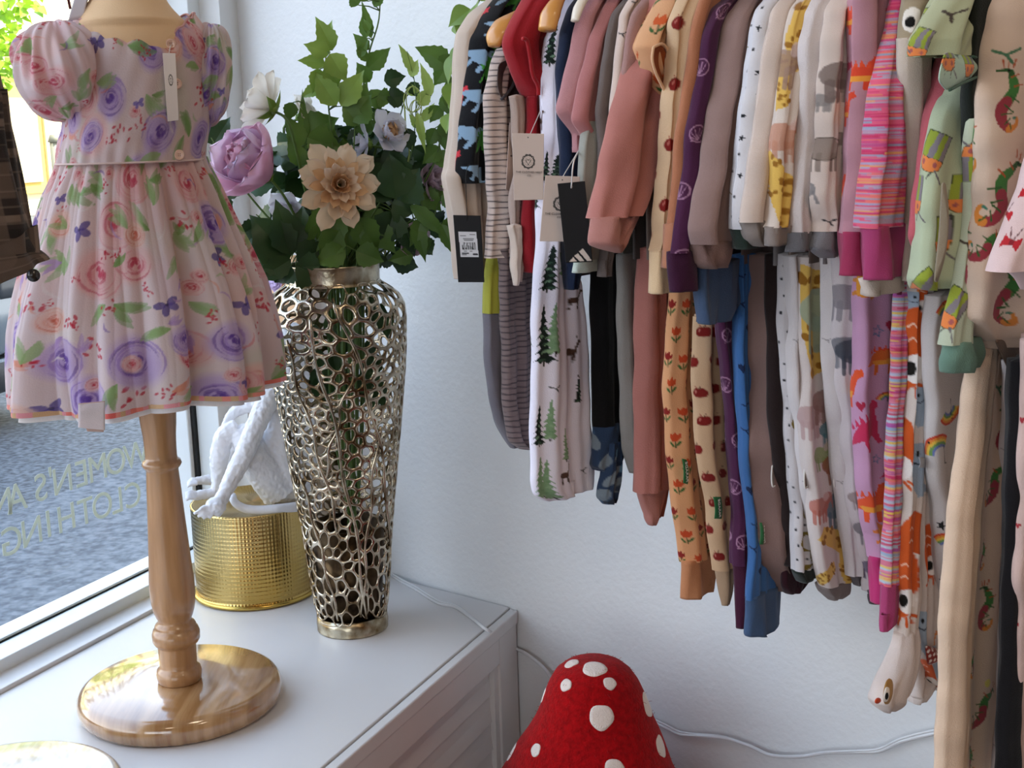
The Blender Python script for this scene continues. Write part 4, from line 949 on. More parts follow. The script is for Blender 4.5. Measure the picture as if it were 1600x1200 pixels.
# ---------------------------------------------------------------- prints
def C_(base, w=.12, h=.16, tile=True): return Canvas(w, h, base, .0006, tile)
def scatter(c, fns, dx, dy, jit=.25, seed=1):
    r = random.Random(seed); nx = max(1, round(c.w / dx)); ny = max(1, round(c.h / dy)); k = 0
    for j in range(ny):
        for i in range(nx):
            fns[(k + j) % len(fns)](c, (i + .5 * (j % 2) + .5 + r.uniform(-jit, jit)) * c.w / nx, (j + .5 + r.uniform(-jit, jit)) * c.h / ny); k += 1
    return c
def tulip(col='d9562f', s=.012, rot=0.0, closed=True):
    def f(c, x, y):
        c.line([(x, y), (x + .1 * s, y + 1.5 * s)], s * .14, '2f4a22')
        c.ell(x - .35 * s, y + 1.0 * s, s * .42, s * .14, .9, '3d6a33'); c.ell(x + .4 * s, y + .9 * s, s * .42, s * .15, -.9, '3d6a33')
        c.poly(T2([(-.6, -.6), (-.3, -.25), (0, -.75), (.3, -.25), (.6, -.6), (.62, .1), (.3, .5), (-.3, .5), (-.62, .1)], x, y, s, rot), col)
    return f
def apple(s=.009):
    def f(c, x, y):
        c.ell(x - .35 * s, y, s * .6, s * .85, .1, '7e1a14'); c.ell(x + .35 * s, y, s * .6, s * .85, -.1, '7e1a14'); c.ell(x, y + .3 * s, s * .7, s * .6, 0, '7e1a14')
        c.ell(x - .5 * s, y - .2 * s, s * .12, s * .3, .2, 'd98a7a', .8); c.line([(x, y - .7 * s), (x + .2 * s, y - 1.3 * s)], s * .13, '5a2a1a'); c.line([(x - .5 * s, y - 1.2 * s), (x - .3 * s, y - .9 * s)], s * .1, 'a04438')
    return f
def pine(s=.03, dark=True, green=True):
    def f(c, x, y):
        r = random.Random(int(x * 1e5 + y * 1e4)); cols = ['16221c', '3c5a45', '7fa283'] if dark else ['7f9f78', '93b08a', '6d9169']
        for k in range(7):
            q = k / 6; w = (.12 + .42 * q) * s; yy = y - s + q * 1.9 * s
            c.poly([(x, yy - .32 * s), (x - w, yy + .10 * s), (x - w * .6, yy + .02 * s), (x - w * .35, yy + .16 * s), (x, yy + .04 * s), (x + w * .3, yy + .17 * s), (x + w * .62, yy + .03 * s), (x + w, yy + .12 * s)], cols[0])
            if k > 1: c.ell(x + r.uniform(-.3, .3) * w, yy, w * .32, s * .07, r.uniform(-.5, .5), cols[1 + k % 2], .85)
        c.line([(x, y + .95 * s), (x, y + 1.12 * s)], s * .09, '2a2018')
    return f
def deer(s=.008):
    def f(c, x, y):
        c.ell(x, y, s * .8, s * .35, .1, '5a4034'); c.line([(x + .6 * s, y - .1 * s), (x + .95 * s, y - .9 * s)], s * .25, '5a4034'); c.ell(x + 1.1 * s, y - .95 * s, s * .28, s * .15, .3, '5a4034')
        for q in (-.6, -.4, .45, .6): c.line([(x + q * s, y + .1 * s), (x + q * s, y + 1.0 * s)], s * .12, '4a342a')
        c.line([(x + .9 * s, y - 1.0 * s), (x + .7 * s, y - 1.6 * s)], s * .08, '4a342a')
    return f
def dino(col, s=.018, kind=0, rot=0.0):
    def f(c, x, y):
        P = lambda p: T2(p, x, y, s, rot)
        c.poly(P([(-1.5, .5), (-.9, -.1), (-.3, -.5), (.4, -.45), (.7, -1.1), (1.15, -1.2), (1.3, -.85), (.95, -.6), (.8, .2), (.6, .5), (.6, 1.1), (.35, 1.1), (.25, .5), (-.3, .5), (-.35, 1.1), (-.6, 1.1), (-.6, .4)]), col)
        if kind:
            for k in range(6): a = -1.0 + k * .33; c.poly(P([(a, -.15 - .25 * math.sin((k + 1) * .45)), (a + .12, -.55 - .35 * math.sin((k + 1) * .45)), (a + .28, -.2 - .3 * math.sin((k + 1) * .45))]), col if kind == 1 else 'e2512c')
        if kind == 2: c.poly(P([(-.8, .2), (.7, .1), (.6, .5), (-.55, .45)]), 'e8a13c', .9)
    return f
def star(s, col='23262b', fill=True):
    def f(c, x, y):
        p = [(math.cos(k * PI / 5 - PI / 2) * (1 if k % 2 == 0 else .42), math.sin(k * PI / 5 - PI / 2) * (1 if k % 2 == 0 else .42)) for k in range(10)]
        c.poly(T2(p, x, y, s, .3), col) if fill else c.line(T2(p + p[:1], x, y, s, .3), s * .16, col)
    return f
def dot(s, col='2a2a2e'):
    def f(c, x, y): c.ell(x, y, s, s * 1.1, 0, col)
    return f
def moon(s, col='7c6c2e'):
    def f(c, x, y):
        p = [(math.cos(a), math.sin(a)) for a in np.linspace(.9, 5.4, 18)] + [(.32 + .78 * math.cos(a), .78 * math.sin(a)) for a in np.linspace(5.2, 1.1, 16)]
        c.poly(T2(p, x, y, s, .2), col)
    return f
def heart(s, col='d93a55'):
    def f(c, x, y): c.poly([(x + s * math.sin(t) ** 3, y - s * .075 * (13 * math.cos(t) - 5 * math.cos(2 * t) - 2 * math.cos(3 * t) - math.cos(4 * t))) for t in np.linspace(0, 2 * PI, 24)], col)
    return f
def critter(col, s=.014, ear=True, line=None):
    def f(c, x, y):
        c.ell(x, y, s, s * .65, .1, col, .85); c.ell(x + s * .95, y - s * .5, s * .45, s * .42, 0, col, .85)
        for q in (-.6, -.2, .4, .7): c.line([(x + q * s, y + .3 * s), (x + q * s, y + 1.15 * s)], s * .26, col, .85)
        if ear: c.ell(x + s * .75, y - s * .6, s * .28, s * .36, .4, 'd9c2bd', .6)
        c.line([(x + 1.3 * s, y - .35 * s), (x + 1.5 * s, y + .3 * s)], s * .16, col, .8)
        if line: c.ell(x, y, s, s * .65, .1, line, .9, 0, .08)
    return f
def giraffe(s=.03, rot=0.0):
    def f(c, x, y):
        c.poly(T2([(-.5, -1.2), (.1, -1.1), (.35, -.2), (.55, .9), (.0, 1.2), (-.35, .1)], x, y, s, rot), 'dfb85c')
        r = random.Random(4)
        for k in range(22): px, py = r.uniform(-.35, .4), r.uniform(-1.1, 1.1); q = T2([(px + py * .25, py)], x, y, s, rot)[0]; c.ell(q[0], q[1], s * .10, s * .075, r.uniform(0, 3), '9a6a20')
    return f
def rainbow(s=.016, rot=0.0):
    def f(c, x, y):
        for k, col in enumerate(('c9452c', 'e08a35', 'e3c04a', '6f9a55', '6a78b0')): c.line([(x + s * (1 - k * .13) * math.cos(a + rot), y + s * (1 - k * .13) * math.sin(a + rot)) for a in np.linspace(-2.7, -.5, 14)], s * .14, col)
        c.ell(x + s * .9 * math.cos(-1.9 + rot), y + s * .9 * math.sin(-1.9 + rot), s * .06, s * .06, 0, '1a1a1a'); c.line([(x + s * .2, y - s * .4), (x + s * .25, y + s * .5), (x + s * .5, y + s * .55)], s * .05, '222222')
    return f
def foxy(s=.02):
    def f(c, x, y):
        c.ell(x, y, s * .75, s * 1.7, .1, 'cf5a22'); c.ell(x + .15 * s, y + .9 * s, s * .5, s * .62, 0, 'f3efea'); c.ell(x - .1 * s, y + .9 * s, s * .2, s * .3, 0, '17150f')
        for q in (-1, -.4): c.line([(x - .15 * s, y + (q + .15) * s), (x, y + q * s), (x + .15 * s, y + (q + .15) * s)], s * .06, 'f0c9b0')
        for q in range(5): a = .4 + q * .5; c.line([(x + .5 * s * math.cos(a), y + 1.5 * s + .2 * s * math.sin(a)), (x + .9 * s * math.cos(a), y + 1.6 * s + .5 * s * math.sin(a))], s * .14, 'cf5a22')
    return f
def whale(s=.018):
    def f(c, x, y):
        c.poly(T2([(-.6, -1), (.5, -1.1), (.75, -.2), (.5, .9), (.9, 1.6), (.1, 1.8), (-.4, 1.0)], x, y, s), '9fb1c2'); c.ell(x, y - .5 * s, s * .1, s * .16, 0, '15181c'); c.line([(x - .4 * s, y - .1 * s), (x + .1 * s, y + .05 * s), (x + .5 * s, y - .15 * s)], s * .08, '2b3540')
        c.poly(T2([(.2, -1.05), (.75, -2.0), (.5, -.95)], x, y, s), 'dc8a3e')
    return f
def seahorse(s=.02, flipx=1, rot=0.0, cols=('2f5a2c', '3f7a38', '9a3a44', 'd98a3c', '3f7f6a')):
    def f(c, x, y):
        pth = [(.55, -1.35), (.1, -1.35), (-.05, -1.0), (-.25, -.55), (-.05, -.1), (.25, .3), (.22, .8), (-.15, 1.15), (-.5, 1.0), (-.5, .7), (-.28, .68)]
        pth = [(flipx * a, b) for a, b in pth]; pp = spline([(a, b, 0) for a, b in pth], 34)[:, :2]; pp = T2([tuple(q) for q in pp], x, y, s, rot)
        wd = np.interp(np.linspace(0, 1, 34), [0, .10, .2, .35, .55, .75, 1], [.10, .16, .34, .55, .5, .26, .08]) * s
        for k in range(33): c.line(pp[k:k + 2], wd[k:k + 2], cols[min(4, int(k / 33 * 5) if k < 15 else [2, 2, 3, 3, 4][min(4, int((k - 15) / 4))])])
        for k in range(6, 26, 3):
            a = pp[k]; d = np.array(pp[k + 1]) - np.array(a); d /= np.linalg.norm(d) + 1e-9; nrm = np.array([-d[1], d[0]]) * flipx * -1
            c.line([a, (a[0] - nrm[0] * wd[k] * .95, a[1] - nrm[1] * wd[k] * .95)], s * .07, 'b3542c' if k < 12 else '33602e')
        e = T2([(flipx * .12, -1.36)], x, y, s, rot)[0]; c.ell(e[0], e[1], s * .06, s * .06, 0, '101010')
        for q in (-.1, .08, .25): h = T2([(flipx * (.05 + q), -1.5), (flipx * (.0 + q * 1.4), -1.8)], x, y, s, rot); c.line(h, s * .06, 'b3542c')
    return f
def bug(s=.016, rot=0.0):
    def f(c, x, y):
        P = lambda p: T2(p, x, y, s, rot)
        c.poly(P([(-.78, -1), (.78, -1), (.78, .35), (-.78, .35)]), '97a83a'); c.poly(P([(-.25, -1), (.1, -1), (.1, .35), (-.25, .35)]), '867f86'); c.poly(P([(.45, -1), (.78, -1), (.78, .35), (.45, .35)]), '867f86')
        c.line(P([(-.78, -1), (.78, -1), (.78, .35), (-.78, .35), (-.78, -1)]), s * .05, '33402a')
        c.poly(P([(-.8, .35), (.8, .35), (.65, .85), (.3, 1.05), (-.3, 1.05), (-.65, .85)]), 'e8894a'); c.line(P([(-.8, .35), (-.65, .85), (-.3, 1.05), (.3, 1.05), (.65, .85), (.8, .35)]), s * .05, '5a4a1e')
        for q in (-.35, .35): a = P([(q, .62)])[0]; c.ell(a[0], a[1], s * .13, s * .15, 0, 'a85a58')
        c.line(P([(.45, .9), (1.05, 1.45)]), s * .1, '6a6468'); c.line(P([(-.5, 1.0), (-.6, 1.4)]), s * .07, '3a3a3a'); c.line(P([(.3, 1.05), (.2, 1.4)]), s * .07, '3a3a3a')
    return f
def bow(s=.008):
    def f(c, x, y): c.poly(T2([(-1, -.6), (0, -.1), (1, -.6), (1, .7), (0, .2), (-1, .7)], x, y, s, .2), 'c2202c'); c.ell(x, y, s * .25, s * .3, 0, '8a1420'); c.line([(x - .2 * s, y - .3 * s), (x - .5 * s, y - 1.4 * s)], s * .12, '5a1016'); c.line([(x + .1 * s, y - .3 * s), (x + .6 * s, y - 1.3 * s)], s * .12, '5a1016')
    return f
def shell(s=.008):
    def f(c, x, y):
        c.ell(x, y, s, s * .85, .3, 'b58aa8', .8, 0, .15)
        for k in range(6): a = -.2 + k * .55; c.line([(x, y + s * .6), (x + s * .85 * math.cos(a + 2.8), y + s * .3 + s * .8 * math.sin(a + 2.8))], s * .08, 'b58aa8', .8)
    return f
def bird(s=.006, col='22242a'):
    def f(c, x, y): c.line([(x - s, y - .4 * s), (x, y), (x + s, y - .5 * s)], s * .25, col); c.line([(x, y), (x + .5 * s, y + .7 * s)], s * .25, col)
    return f
def owl(c, x, y):
    s = .02; c.ell(x, y, s * .42, s * .55, 0, 'f2efe6'); c.ell(x - .05 * s, y + .1 * s, s * .22, s * .26, 0, '100e0c'); c.ell(x + .1 * s, y + 1.3 * s, s * .2, s * .3, 0, 'e08a3a')
def stripes(base, cols, pitch, wmin, wmax, seed=1, w=.12, h=.16, streak=False, wavy=.0008):
    c = Canvas(w, h, base, .0006); r = random.Random(seed); y = 0
    n_ = round(h / pitch)
    for k in range(n_):
        yy = (k + .5) * h / n_; col = cols[k % len(cols)] if not streak else r.choice(cols)
        if streak:
            for q in range(3): x0 = r.uniform(0, w); c.line([(x0, yy + r.uniform(-.4, .4) * pitch), (x0 + r.uniform(.02, .07), yy + r.uniform(-.4, .4) * pitch)], r.uniform(wmin, wmax), r.choice(cols), .9)
        else: c.line([(x, yy + wavy * math.sin(x / w * 2 * PI * 2 + k)) for x in np.linspace(0, w, 16)], r.uniform(wmin, wmax), col)
    return c
PR = {}
PR['dino_black'] = scatter(C_('0c0d12', .12, .16), [dino('d83a48', .014, 1), dino('8fb2cf', .014, 0, .6), dino('4a9a3a', .016, 1, -.5), dino('9fb9cc', .013, 0, 2.2), dino('c9532e', .014, 1, 1.2)], .034, .036)
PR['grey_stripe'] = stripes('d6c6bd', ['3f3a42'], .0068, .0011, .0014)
PR['dim_stripe'] = stripes('7e6f6e', ['3a3438'], .0068, .0012, .0015)  # shaded copy of grey_stripe for the legs, shade is in the colour
PR['pine'] = scatter(Canvas(.15, .2, 'e6dfe9', .0006), [pine(.020), deer(.006), pine(.015, False), bird(.004), pine(.013)], .048, .05, .18)
for k in range(0, PR['pine'].ny, 5): PR['pine'].a[k] *= .93
PR['tulip'] = scatter(C_('e3a878', .084, .12), [tulip('cf4f26', .0085), tulip('8c1f18', .0078, .2)], .021, .03, .12)
PR['tulip_top'] = scatter(C_('e6b285', .084, .12), [tulip('d8622c', .0095, .3), tulip('8c1f18', .0085, -.2)], .03, .034, .12)
PR['apple'] = scatter(C_('d3b28e', .08, .10), [apple(.0062)], .022, .030, .12)
PR['apple_top'] = scatter(C_('d7b995', .0375, .060), [apple(.0078)], .0375, .030, .0)
PR['plum'] = scatter(C_('4a1f42', .10, .12), [shell(.010)], .033, .055, .1)
PR['branch'] = scatter(C_('dcc9bd', .10, .12), [bird(.005), bird(.004), dot(.001, '40302a')], .03, .04)
PR['stars'] = scatter(C_('dcdde2', .10, .14), [star(.0035), dot(.0013), star(.005, '3a4a4a', False), dot(.0011), moon(.008), dot(.0013), heart(.004, '2a2c30')], .017, .02)
PR['moons'] = scatter(C_('cfcdd0', .10, .14), [dot(.0013), moon(.012), dot(.0012), star(.003), bird(.005), dot(.0014), dot(.001)], .018, .017)
PR['safari'] = scatter(C_('d8cfcb', .12, .16), [giraffe(.018, .3), critter('b58a80', .012), giraffe(.02, -.5), critter('8e9a7c', .012), critter('5d7f86', .010)], .045, .05)
PR['elephant'] = scatter(C_('d4cdd0', .12, .16), [critter('8d8890', .013), critter('6c7078', .011), dot(.0012, '77757c'), critter('a89a98', .010)], .045, .045)
PR['horse'] = scatter(C_('dccfc6', .12, .16), [critter('857b78', .012, True, '5a5048'), critter('5f6065', .012), bird(.004, '5a5552')], .05, .055)
PR['faint'] = scatter(C_('d9d5d6', .12, .16), [bird(.0035, '8f8a8c'), dot(.0011, '9a9598')], .04, .05)
PR['pinkdino'] = scatter(C_('cf9fbf', .12, .16), [dino('e2562c', .013, 2), heart(.0045, 'c42f52'), dino('cf3b62', .014, 1, .4), star(.0045, '5d7fa6', False), dino('dc8a34', .012, 2, 2.9), rainbow(.008), dot(.0015, 'b03355')], .035, .038)
PR['pinkdino_top'] = scatter(C_('b98a97', .12, .16), [dino('d8482c', .014, 2), star(.004, '59707c', False), dino('b83050', .013, 1, .8), dot(.001, 'b03355')], .045, .05)
PR['space'] = stripes('dd5f7f', ['c93a62', 'e2607f', '9fa8c4', 'e8746e', 'c94a86', 'b0a0b4', '8f9fb6', 'e0a25c', 'd13a6e'], .0016, .0010, .0019, 3, .09, .13, True)
PR['space_leg'] = stripes('d57890', ['c93a62', 'e08aa0', '8fb4d4', 'e8746e', 'b05aa6', 'b0c8dc', 'e3c05c', 'd13a6e'], .0022, .0012, .0026, 5, .09, .13, True)
PR['owl'] = C_('b3a68c', .12, .16); scatter(PR['owl'], [owl], .06, .08, .05)
PR['bug'] = scatter(C_('b9c6a6', .14, .16), [bug(.017), bug(.014, 2.6), bird(.006, '3c3f3a')], .047, .055, .12)
PR['bug_blue'] = scatter(C_('b5cdb8', .14, .16), [bug(.015), bug(.013, 2.6)], .047, .06, .12)
PR['seahorse'] = scatter(C_('dcc3a8', .12, .18), [seahorse(.014), seahorse(.013, 1, .4), seahorse(.014, -1)], .055, .055, .12)
PR['rainbow'] = scatter(C_('cdc8c6', .10, .14), [rainbow(.014), rainbow(.013, .8), star(.003, '222222'), rainbow(.013, -1.2)], .036, .036)
PR['fox'] = scatter(Canvas(.13, .20, 'd9cfc8', .0006), [foxy(.015), whale(.014), bird(.004, 'c0562a')], .045, .066, .12)
PR['camo'] = C_('2b3f5c', .1, .14); rc = random.Random(3)
for k in range(60): PR['camo'].ell(rc.uniform(0, .1), rc.uniform(0, .14), rc.uniform(.006, .016), rc.uniform(.003, .008), rc.uniform(0, 3), rc.choice(['0d1626', '5f8db0', '7f8f9a', '1d2f4c', '3c5d80']), .85)
PR['white_bow'] = scatter(C_('e3c9cb', .08, .1), [bow(.006)], .04, .05, .1)
PR['berry'] = scatter(C_('d8bdb4', .08, .1), [bird(.004, '3a3230'), heart(.003, 'a8323a')], .04, .05, .1)
PR['letters'] = scatter(C_('3c6aa3', .10, .14), [bird(.006, '14264a'), star(.006, '14264a', False), heart(.005, '14264a')], .033, .035)
PR['lichen'] = scatter(C_('d0c1b2', .12, .3), [dot(.0016, '6a4a38'), bird(.003, '7a5a48'), dot(.001, '6a4a38')], .05, .05, .3)
PR['plaid'] = Canvas(.16, .16, '2f2622', .0008)
for k in range(2):
    for w_, o_2, c_2 in ((.030, .02, '6b594d'), (.006, .052, '8d7868'), (.010, .066, '1b1614')):
        p0 = k * .08 + o_2
        PR['plaid'].line([(0, p0), (.16, p0)], w_, c_2, .6); PR['plaid'].line([(p0, 0), (p0, .16)], w_, c_2, .55)
for k in range(12): PR['plaid'].line([(0, .002 + k * .0135), (.16, .002 + k * .0135)], .0012, '8f7c6c', .35)

# ---------------------------------------------------------------- rail, hangers
rail_t0, rail_t1, RD0, RZ = .02, 1.55, .19, onwall(900, -60, .19)[2] + .085
rail = thing('clothes_rail', Wl(.8, .1, RZ), 'wall mounted metal clothes rail above the row of children clothes', 'rail')
m = MB(); m.tube([Wl(rail_t0, RD0, RZ), Wl(rail_t1, RD0, RZ)], .0125, 20); m.build('bar', mat('rail_steel', 'b9bcc0', rough=.25, metal=1), rail)
for t_ in (.10, .85, 1.48):
    m = MB(); m.tube([Wl(t_, .002, RZ), Wl(t_, RD0, RZ)], .008, 12); m.tube([Wl(t_, .001, RZ), Wl(t_, .008, RZ)], .028, 20); m.build('bracket', M['chrome'], rail)
woodh = mat('hanger_wood', 'd99a4e', rough=.35, c2='c98740', vscale=20, coat=.3); whiteh = mat('hanger_cream', 'e6d9c6', rough=.35)
wire = mat('hanger_wire', 'c9ccd0', rough=.2, metal=1)
def hanger(t, zs, Dn, Df, mt, label, group, tip=.008):
    """wooden hanger square to the wall: near end at Dn, far end at Df, shoulder ends at height zs"""
    o = thing('coat_hanger', Wl(t, RD0, RZ), label, 'hanger', group); m = MB(); c_ = Wl(t, RD0, zs + .055)
    for De in (Dn, Df):
        e = Wl(t, De, zs); p_ = spline([c_, c_ * .6 + e * .4 + up * .006, c_ * .25 + e * .75 + up * .004, e, e - up * .004], 16); m.tube(p_, np.linspace(.010, tip, 16), 10, flat=.55)
    m.build('arms', mt, o)
    m = MB(); q = [c_, c_ + up * (RZ - c_[2] - .02)] + [Wl(t, RD0 + .0155 * math.cos(a), RZ + .0155 * math.sin(a)) for a in np.linspace(-.9, 2.9, 9)]
    m.tube(spline(q, 36), .0015, 6); m.build('hook', wire, o); return o

# ================================================================ artificial bouquet in the vase
def bq(x, y, d=0.0): return onplane(x, y, AV - vdV * d, vdV)
def leafmat(name, c, c2): return mat(name, c, rough=.42, c2=c2, vscale=14, trans=.18, bump=.15, bscale=90, spec=.4)
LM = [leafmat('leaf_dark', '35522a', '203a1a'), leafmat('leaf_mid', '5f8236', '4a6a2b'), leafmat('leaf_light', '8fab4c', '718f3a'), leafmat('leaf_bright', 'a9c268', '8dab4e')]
stemm = mat('stem_green', '4d6a2b', rough=.5); stemd = mat('stem_dark', '2c3a1c', rough=.6)
mouth = V(VX, VY, ztopv)
rb = random.Random(12)
def lf(mb, bx, by, tx, ty, w, d0=0.0, d1_=None, tilt=0.0, serr=0.0):
    d1_ = d0 if d1_ is None else d1_; A, B = bq(bx, by, d0), bq(tx, ty, d1_); L = np.linalg.norm(B - A); k = pxm(AV, by)
    nrm = -vdV + vrV * (tilt + rb.uniform(-.35, .35)) + up * rb.uniform(-.1, .5)
    P, f = leaf(A, (B - A) + (-vdV) * L * .12, nrm, L * 1.03, w * k * 1.0, droop=.3, fold=rb.uniform(.12, .38), n=12, serr=serr or .14, wav=.04); mb.add(P, f)
def sprig(label, stem, leaves, mt, sm=None, r=.0016, group=None):
    """stem: (x, y, depth) points from the mouth to the tip; leaves: (bx,by,tx,ty,w,d0[,d1])"""
    o = thing('foliage_sprig', tuple(bq(*stem[0])), label, 'foliage', group); m = MB(); sp_ = spline([bq(*p) for p in stem], 26); m.tube(sp_, np.linspace(r * 1.3, r * .5, 26), 7)
    for l in leaves:
        A = bq(l[0], l[1], l[5] if len(l) > 5 else 0); j = int(np.argmin(((sp_ - A) ** 2).sum(1))); 
        if np.linalg.norm(sp_[j] - A) > .002: m.tube([sp_[j], (sp_[j] + A) / 2 + up * .002, A], [.0011, .0009, .0007], 5)
    m.build('stem', sm or stemm, o); m = MB()
    for l in leaves: lf(m, *l)
    m.build('leaves', mt, o); return o
V0 = (535, 425, 0)
sprig('upright rose leaf sprig with light green pointed leaves, left top of the bouquet', [V0, (528, 330, 0), (520, 230, .01), (512, 150, .01), (508, 70, .01)], [
    (520, 78, 494, 26, 28, .01), (516, 82, 474, 70, 26, .02), (508, 100, 466, 92, 22, .015), (513, 100, 530, 136, 30, .02), (515, 84, 541, 128, 34, .03), (500, 108, 490, 146, 26, .015), (526, 165, 490, 112, 32, .03, .02), (533, 166, 566, 108, 34, .03), (508, 78, 516, 30, 20, 0), (497, 140, 470, 150, 20, .0)], LM[2])
sprig('tall climbing sprig running up out of the photo behind the bouquet', [V0, (550, 300, -.02), (562, 180, -.02), (575, 90, -.02), (592, 30, -.02), (594, -40, -.02)], [
    (572, 60, 566, 18, 16, -.02), (576, 78, 552, 52, 18, -.02), (580, 60, 566, 0, 14, -.02), (560, 8, 546, -8, 22, -.01), (574, 2, 560, -22, 20, -.01), (575, 96, 556, 70, 14, -.01), (574, 108, 610, 74, 26, -.02), (560, 90, 574, 62, 14, -.01), (578, 128, 556, 98, 24, -.01), (584, 10, 600, -14, 16, -.02), (577, 48, 568, 30, 12, 0)], LM[1])
sprig('central sprig of broad mid green leaves above the cream dahlia', [V0, (548, 340, .01), (552, 250, .02), (556, 170, .02)], [
    (560, 196, 534, 160, 26, .03), (548, 190, 578, 146, 44, .03), (552, 176, 574, 128, 30, .02), (556, 190, 584, 205, 26, .01), (574, 182, 540, 164, 22, .02), (590, 150, 612, 158, 28, .0), (580, 140, 596, 175, 30, 0), (592, 170, 596, 200, 24, 0), (558, 210, 592, 186, 24, .0)], LM[1])
sprig('sprig of dark leaves right of centre reaching towards the rack', [V0, (590, 320, 0), (612, 230, 0), (634, 150, 0)], [
    (600, 126, 634, 118, 26, .0), (604, 155, 638, 148, 28, .0), (642, 128, 652, 152, 20, 0), (628, 165, 604, 142, 22, 0), (634, 200, 645, 238, 22, .01), (622, 200, 600, 170, 20, .0), (610, 190, 580, 168, 20, 0)], LM[0])
sprig('thin vine with toothed light leaves curling up on the right side', [V0, (600, 350, .01), (640, 250, .01), (650, 150, .01), (636, 80, .01)], [
    (644, 112, 626, 68, 16, .01), (642, 120, 652, 92, 16, .01), (655, 165, 672, 136, 20, .01), (674, 150, 658, 98, 16, .01), (652, 175, 664, 240, 12, .02), (648, 150, 640, 130, 16, 0), (660, 190, 678, 160, 14, 0), (655, 200, 640, 178, 14, 0)], LM[3], r=.001)
sprig('right side sprig of pointed leaves hanging beside the rack', [V0, (630, 330, 0), (680, 250, 0), (694, 160, 0), (700, 90, 0)], [
    (700, 104, 652, 70, 38, .0), (694, 106, 706, 82, 26, 0), (698, 104, 678, 134, 26, 0), (702, 120, 716, 160, 24, 0), (690, 150, 706, 182, 22, 0), (686, 165, 672, 192, 22, 0), (700, 170, 712, 122, 22, 0), (690, 190, 706, 220, 26, 0), (680, 200, 668, 232, 22, 0), (697, 205, 694, 234, 24, 0), (688, 230, 660, 256, 26, 0), (685, 235, 704, 268, 26, 0), (696, 250, 712, 240, 20, 0)], LM[1])
sprig('low right sprig with drooping maple like leaves under the rack edge', [V0, (600, 390, .02), (650, 340, .02), (700, 355, .02)], [
    (640, 320, 705, 372, 22, .03), (650, 345, 664, 410, 22, .03), (664, 340, 640, 386, 24, .03), (690, 350, 712, 402, 20, .03), (655, 370, 668, 398, 26, .02), (690, 360, 724, 340, 22, .02), (700, 345, 735, 372, 22, .02), (646, 396, 606, 408, 24, .02), (670, 310, 700, 290, 26, 0), (690, 305, 716, 318, 30, .01), (660, 300, 690, 330, 28, .01)], LM[1])
sprig('left sprig of large dark leaves under the pink peony', [V0, (470, 400, .03), (430, 360, .03), (400, 335, .03)], [
    (452, 404, 392, 336, 62, .05), (455, 398, 436, 312, 50, .05), (448, 400, 386, 400, 54, .05), (455, 405, 396, 440, 30, .06), (470, 392, 470, 320, 46, .04), (405, 350, 370, 370, 26, .03), (400, 360, 372, 400, 34, .02), (455, 415, 428, 440, 44, .055), (462, 415, 508, 432, 50, .055), (464, 408, 520, 380, 40, .05)], LM[0])
sprig('dark leaves beside the puff sleeve at the left of the bouquet', [V0, (440, 360, 0), (370, 280, 0), (330, 215, 0)], [
    (334, 225, 358, 182, 32, 0), (332, 226, 322, 176, 24, -.01), (340, 235, 372, 222, 30, 0), (366, 244, 390, 218, 24, 0), (350, 262, 332, 262, 22, -.01), (374, 280, 346, 318, 26, -.01), (350, 250, 374, 240, 28, 0), (344, 300, 362, 345, 22, -.01)], LM[0])
sprig('leafy sprig below the cream dahlia spilling over the vase rim', [V0, (530, 380, .04), (540, 330, .05)], [
    (520, 330, 474, 366, 34, .05), (528, 330, 520, 396, 34, .05), (545, 335, 545, 400, 40, .04), (560, 340, 590, 395, 40, .04), (510, 350, 480, 402, 30, .05), (530, 360, 500, 410, 36, .055), (570, 330, 610, 370, 36, .03), (580, 350, 620, 395, 34, .03), (540, 390, 490, 412, 34, .06), (556, 392, 600, 408, 34, .05)], LM[1])
sprig('broad dark peony leaves filling the right of the bouquet', [V0, (580, 340, .03), (615, 280, .03)], [
    (616, 310, 570, 250, 60, .03), (618, 310, 612, 240, 60, .035), (620, 312, 654, 262, 60, .03), (612, 318, 650, 330, 44, .03), (600, 320, 565, 330, 44, .02), (628, 300, 600, 220, 50, .015), (615, 330, 600, 385, 48, .03), (625, 340, 652, 400, 40, .02), (580, 300, 560, 240, 44, .01)], LM[0])
sprig('leaves between the peony and the white flowers', [V0, (510, 330, 0), (490, 240, 0), (472, 150, 0)], [
    (476, 240, 472, 140, 16, .0), (476, 210, 528, 182, 46, 0), (480, 215, 534, 232, 44, .01), (470, 230, 448, 178, 30, .01), (505, 255, 524, 200, 40, 0), (470, 260, 452, 210, 26, .02), (500, 275, 466, 232, 34, .01), (458, 160, 448, 190, 20, 0), (510, 220, 545, 260, 40, -.01), (560, 250, 540, 200, 34, -.01)], LM[1])
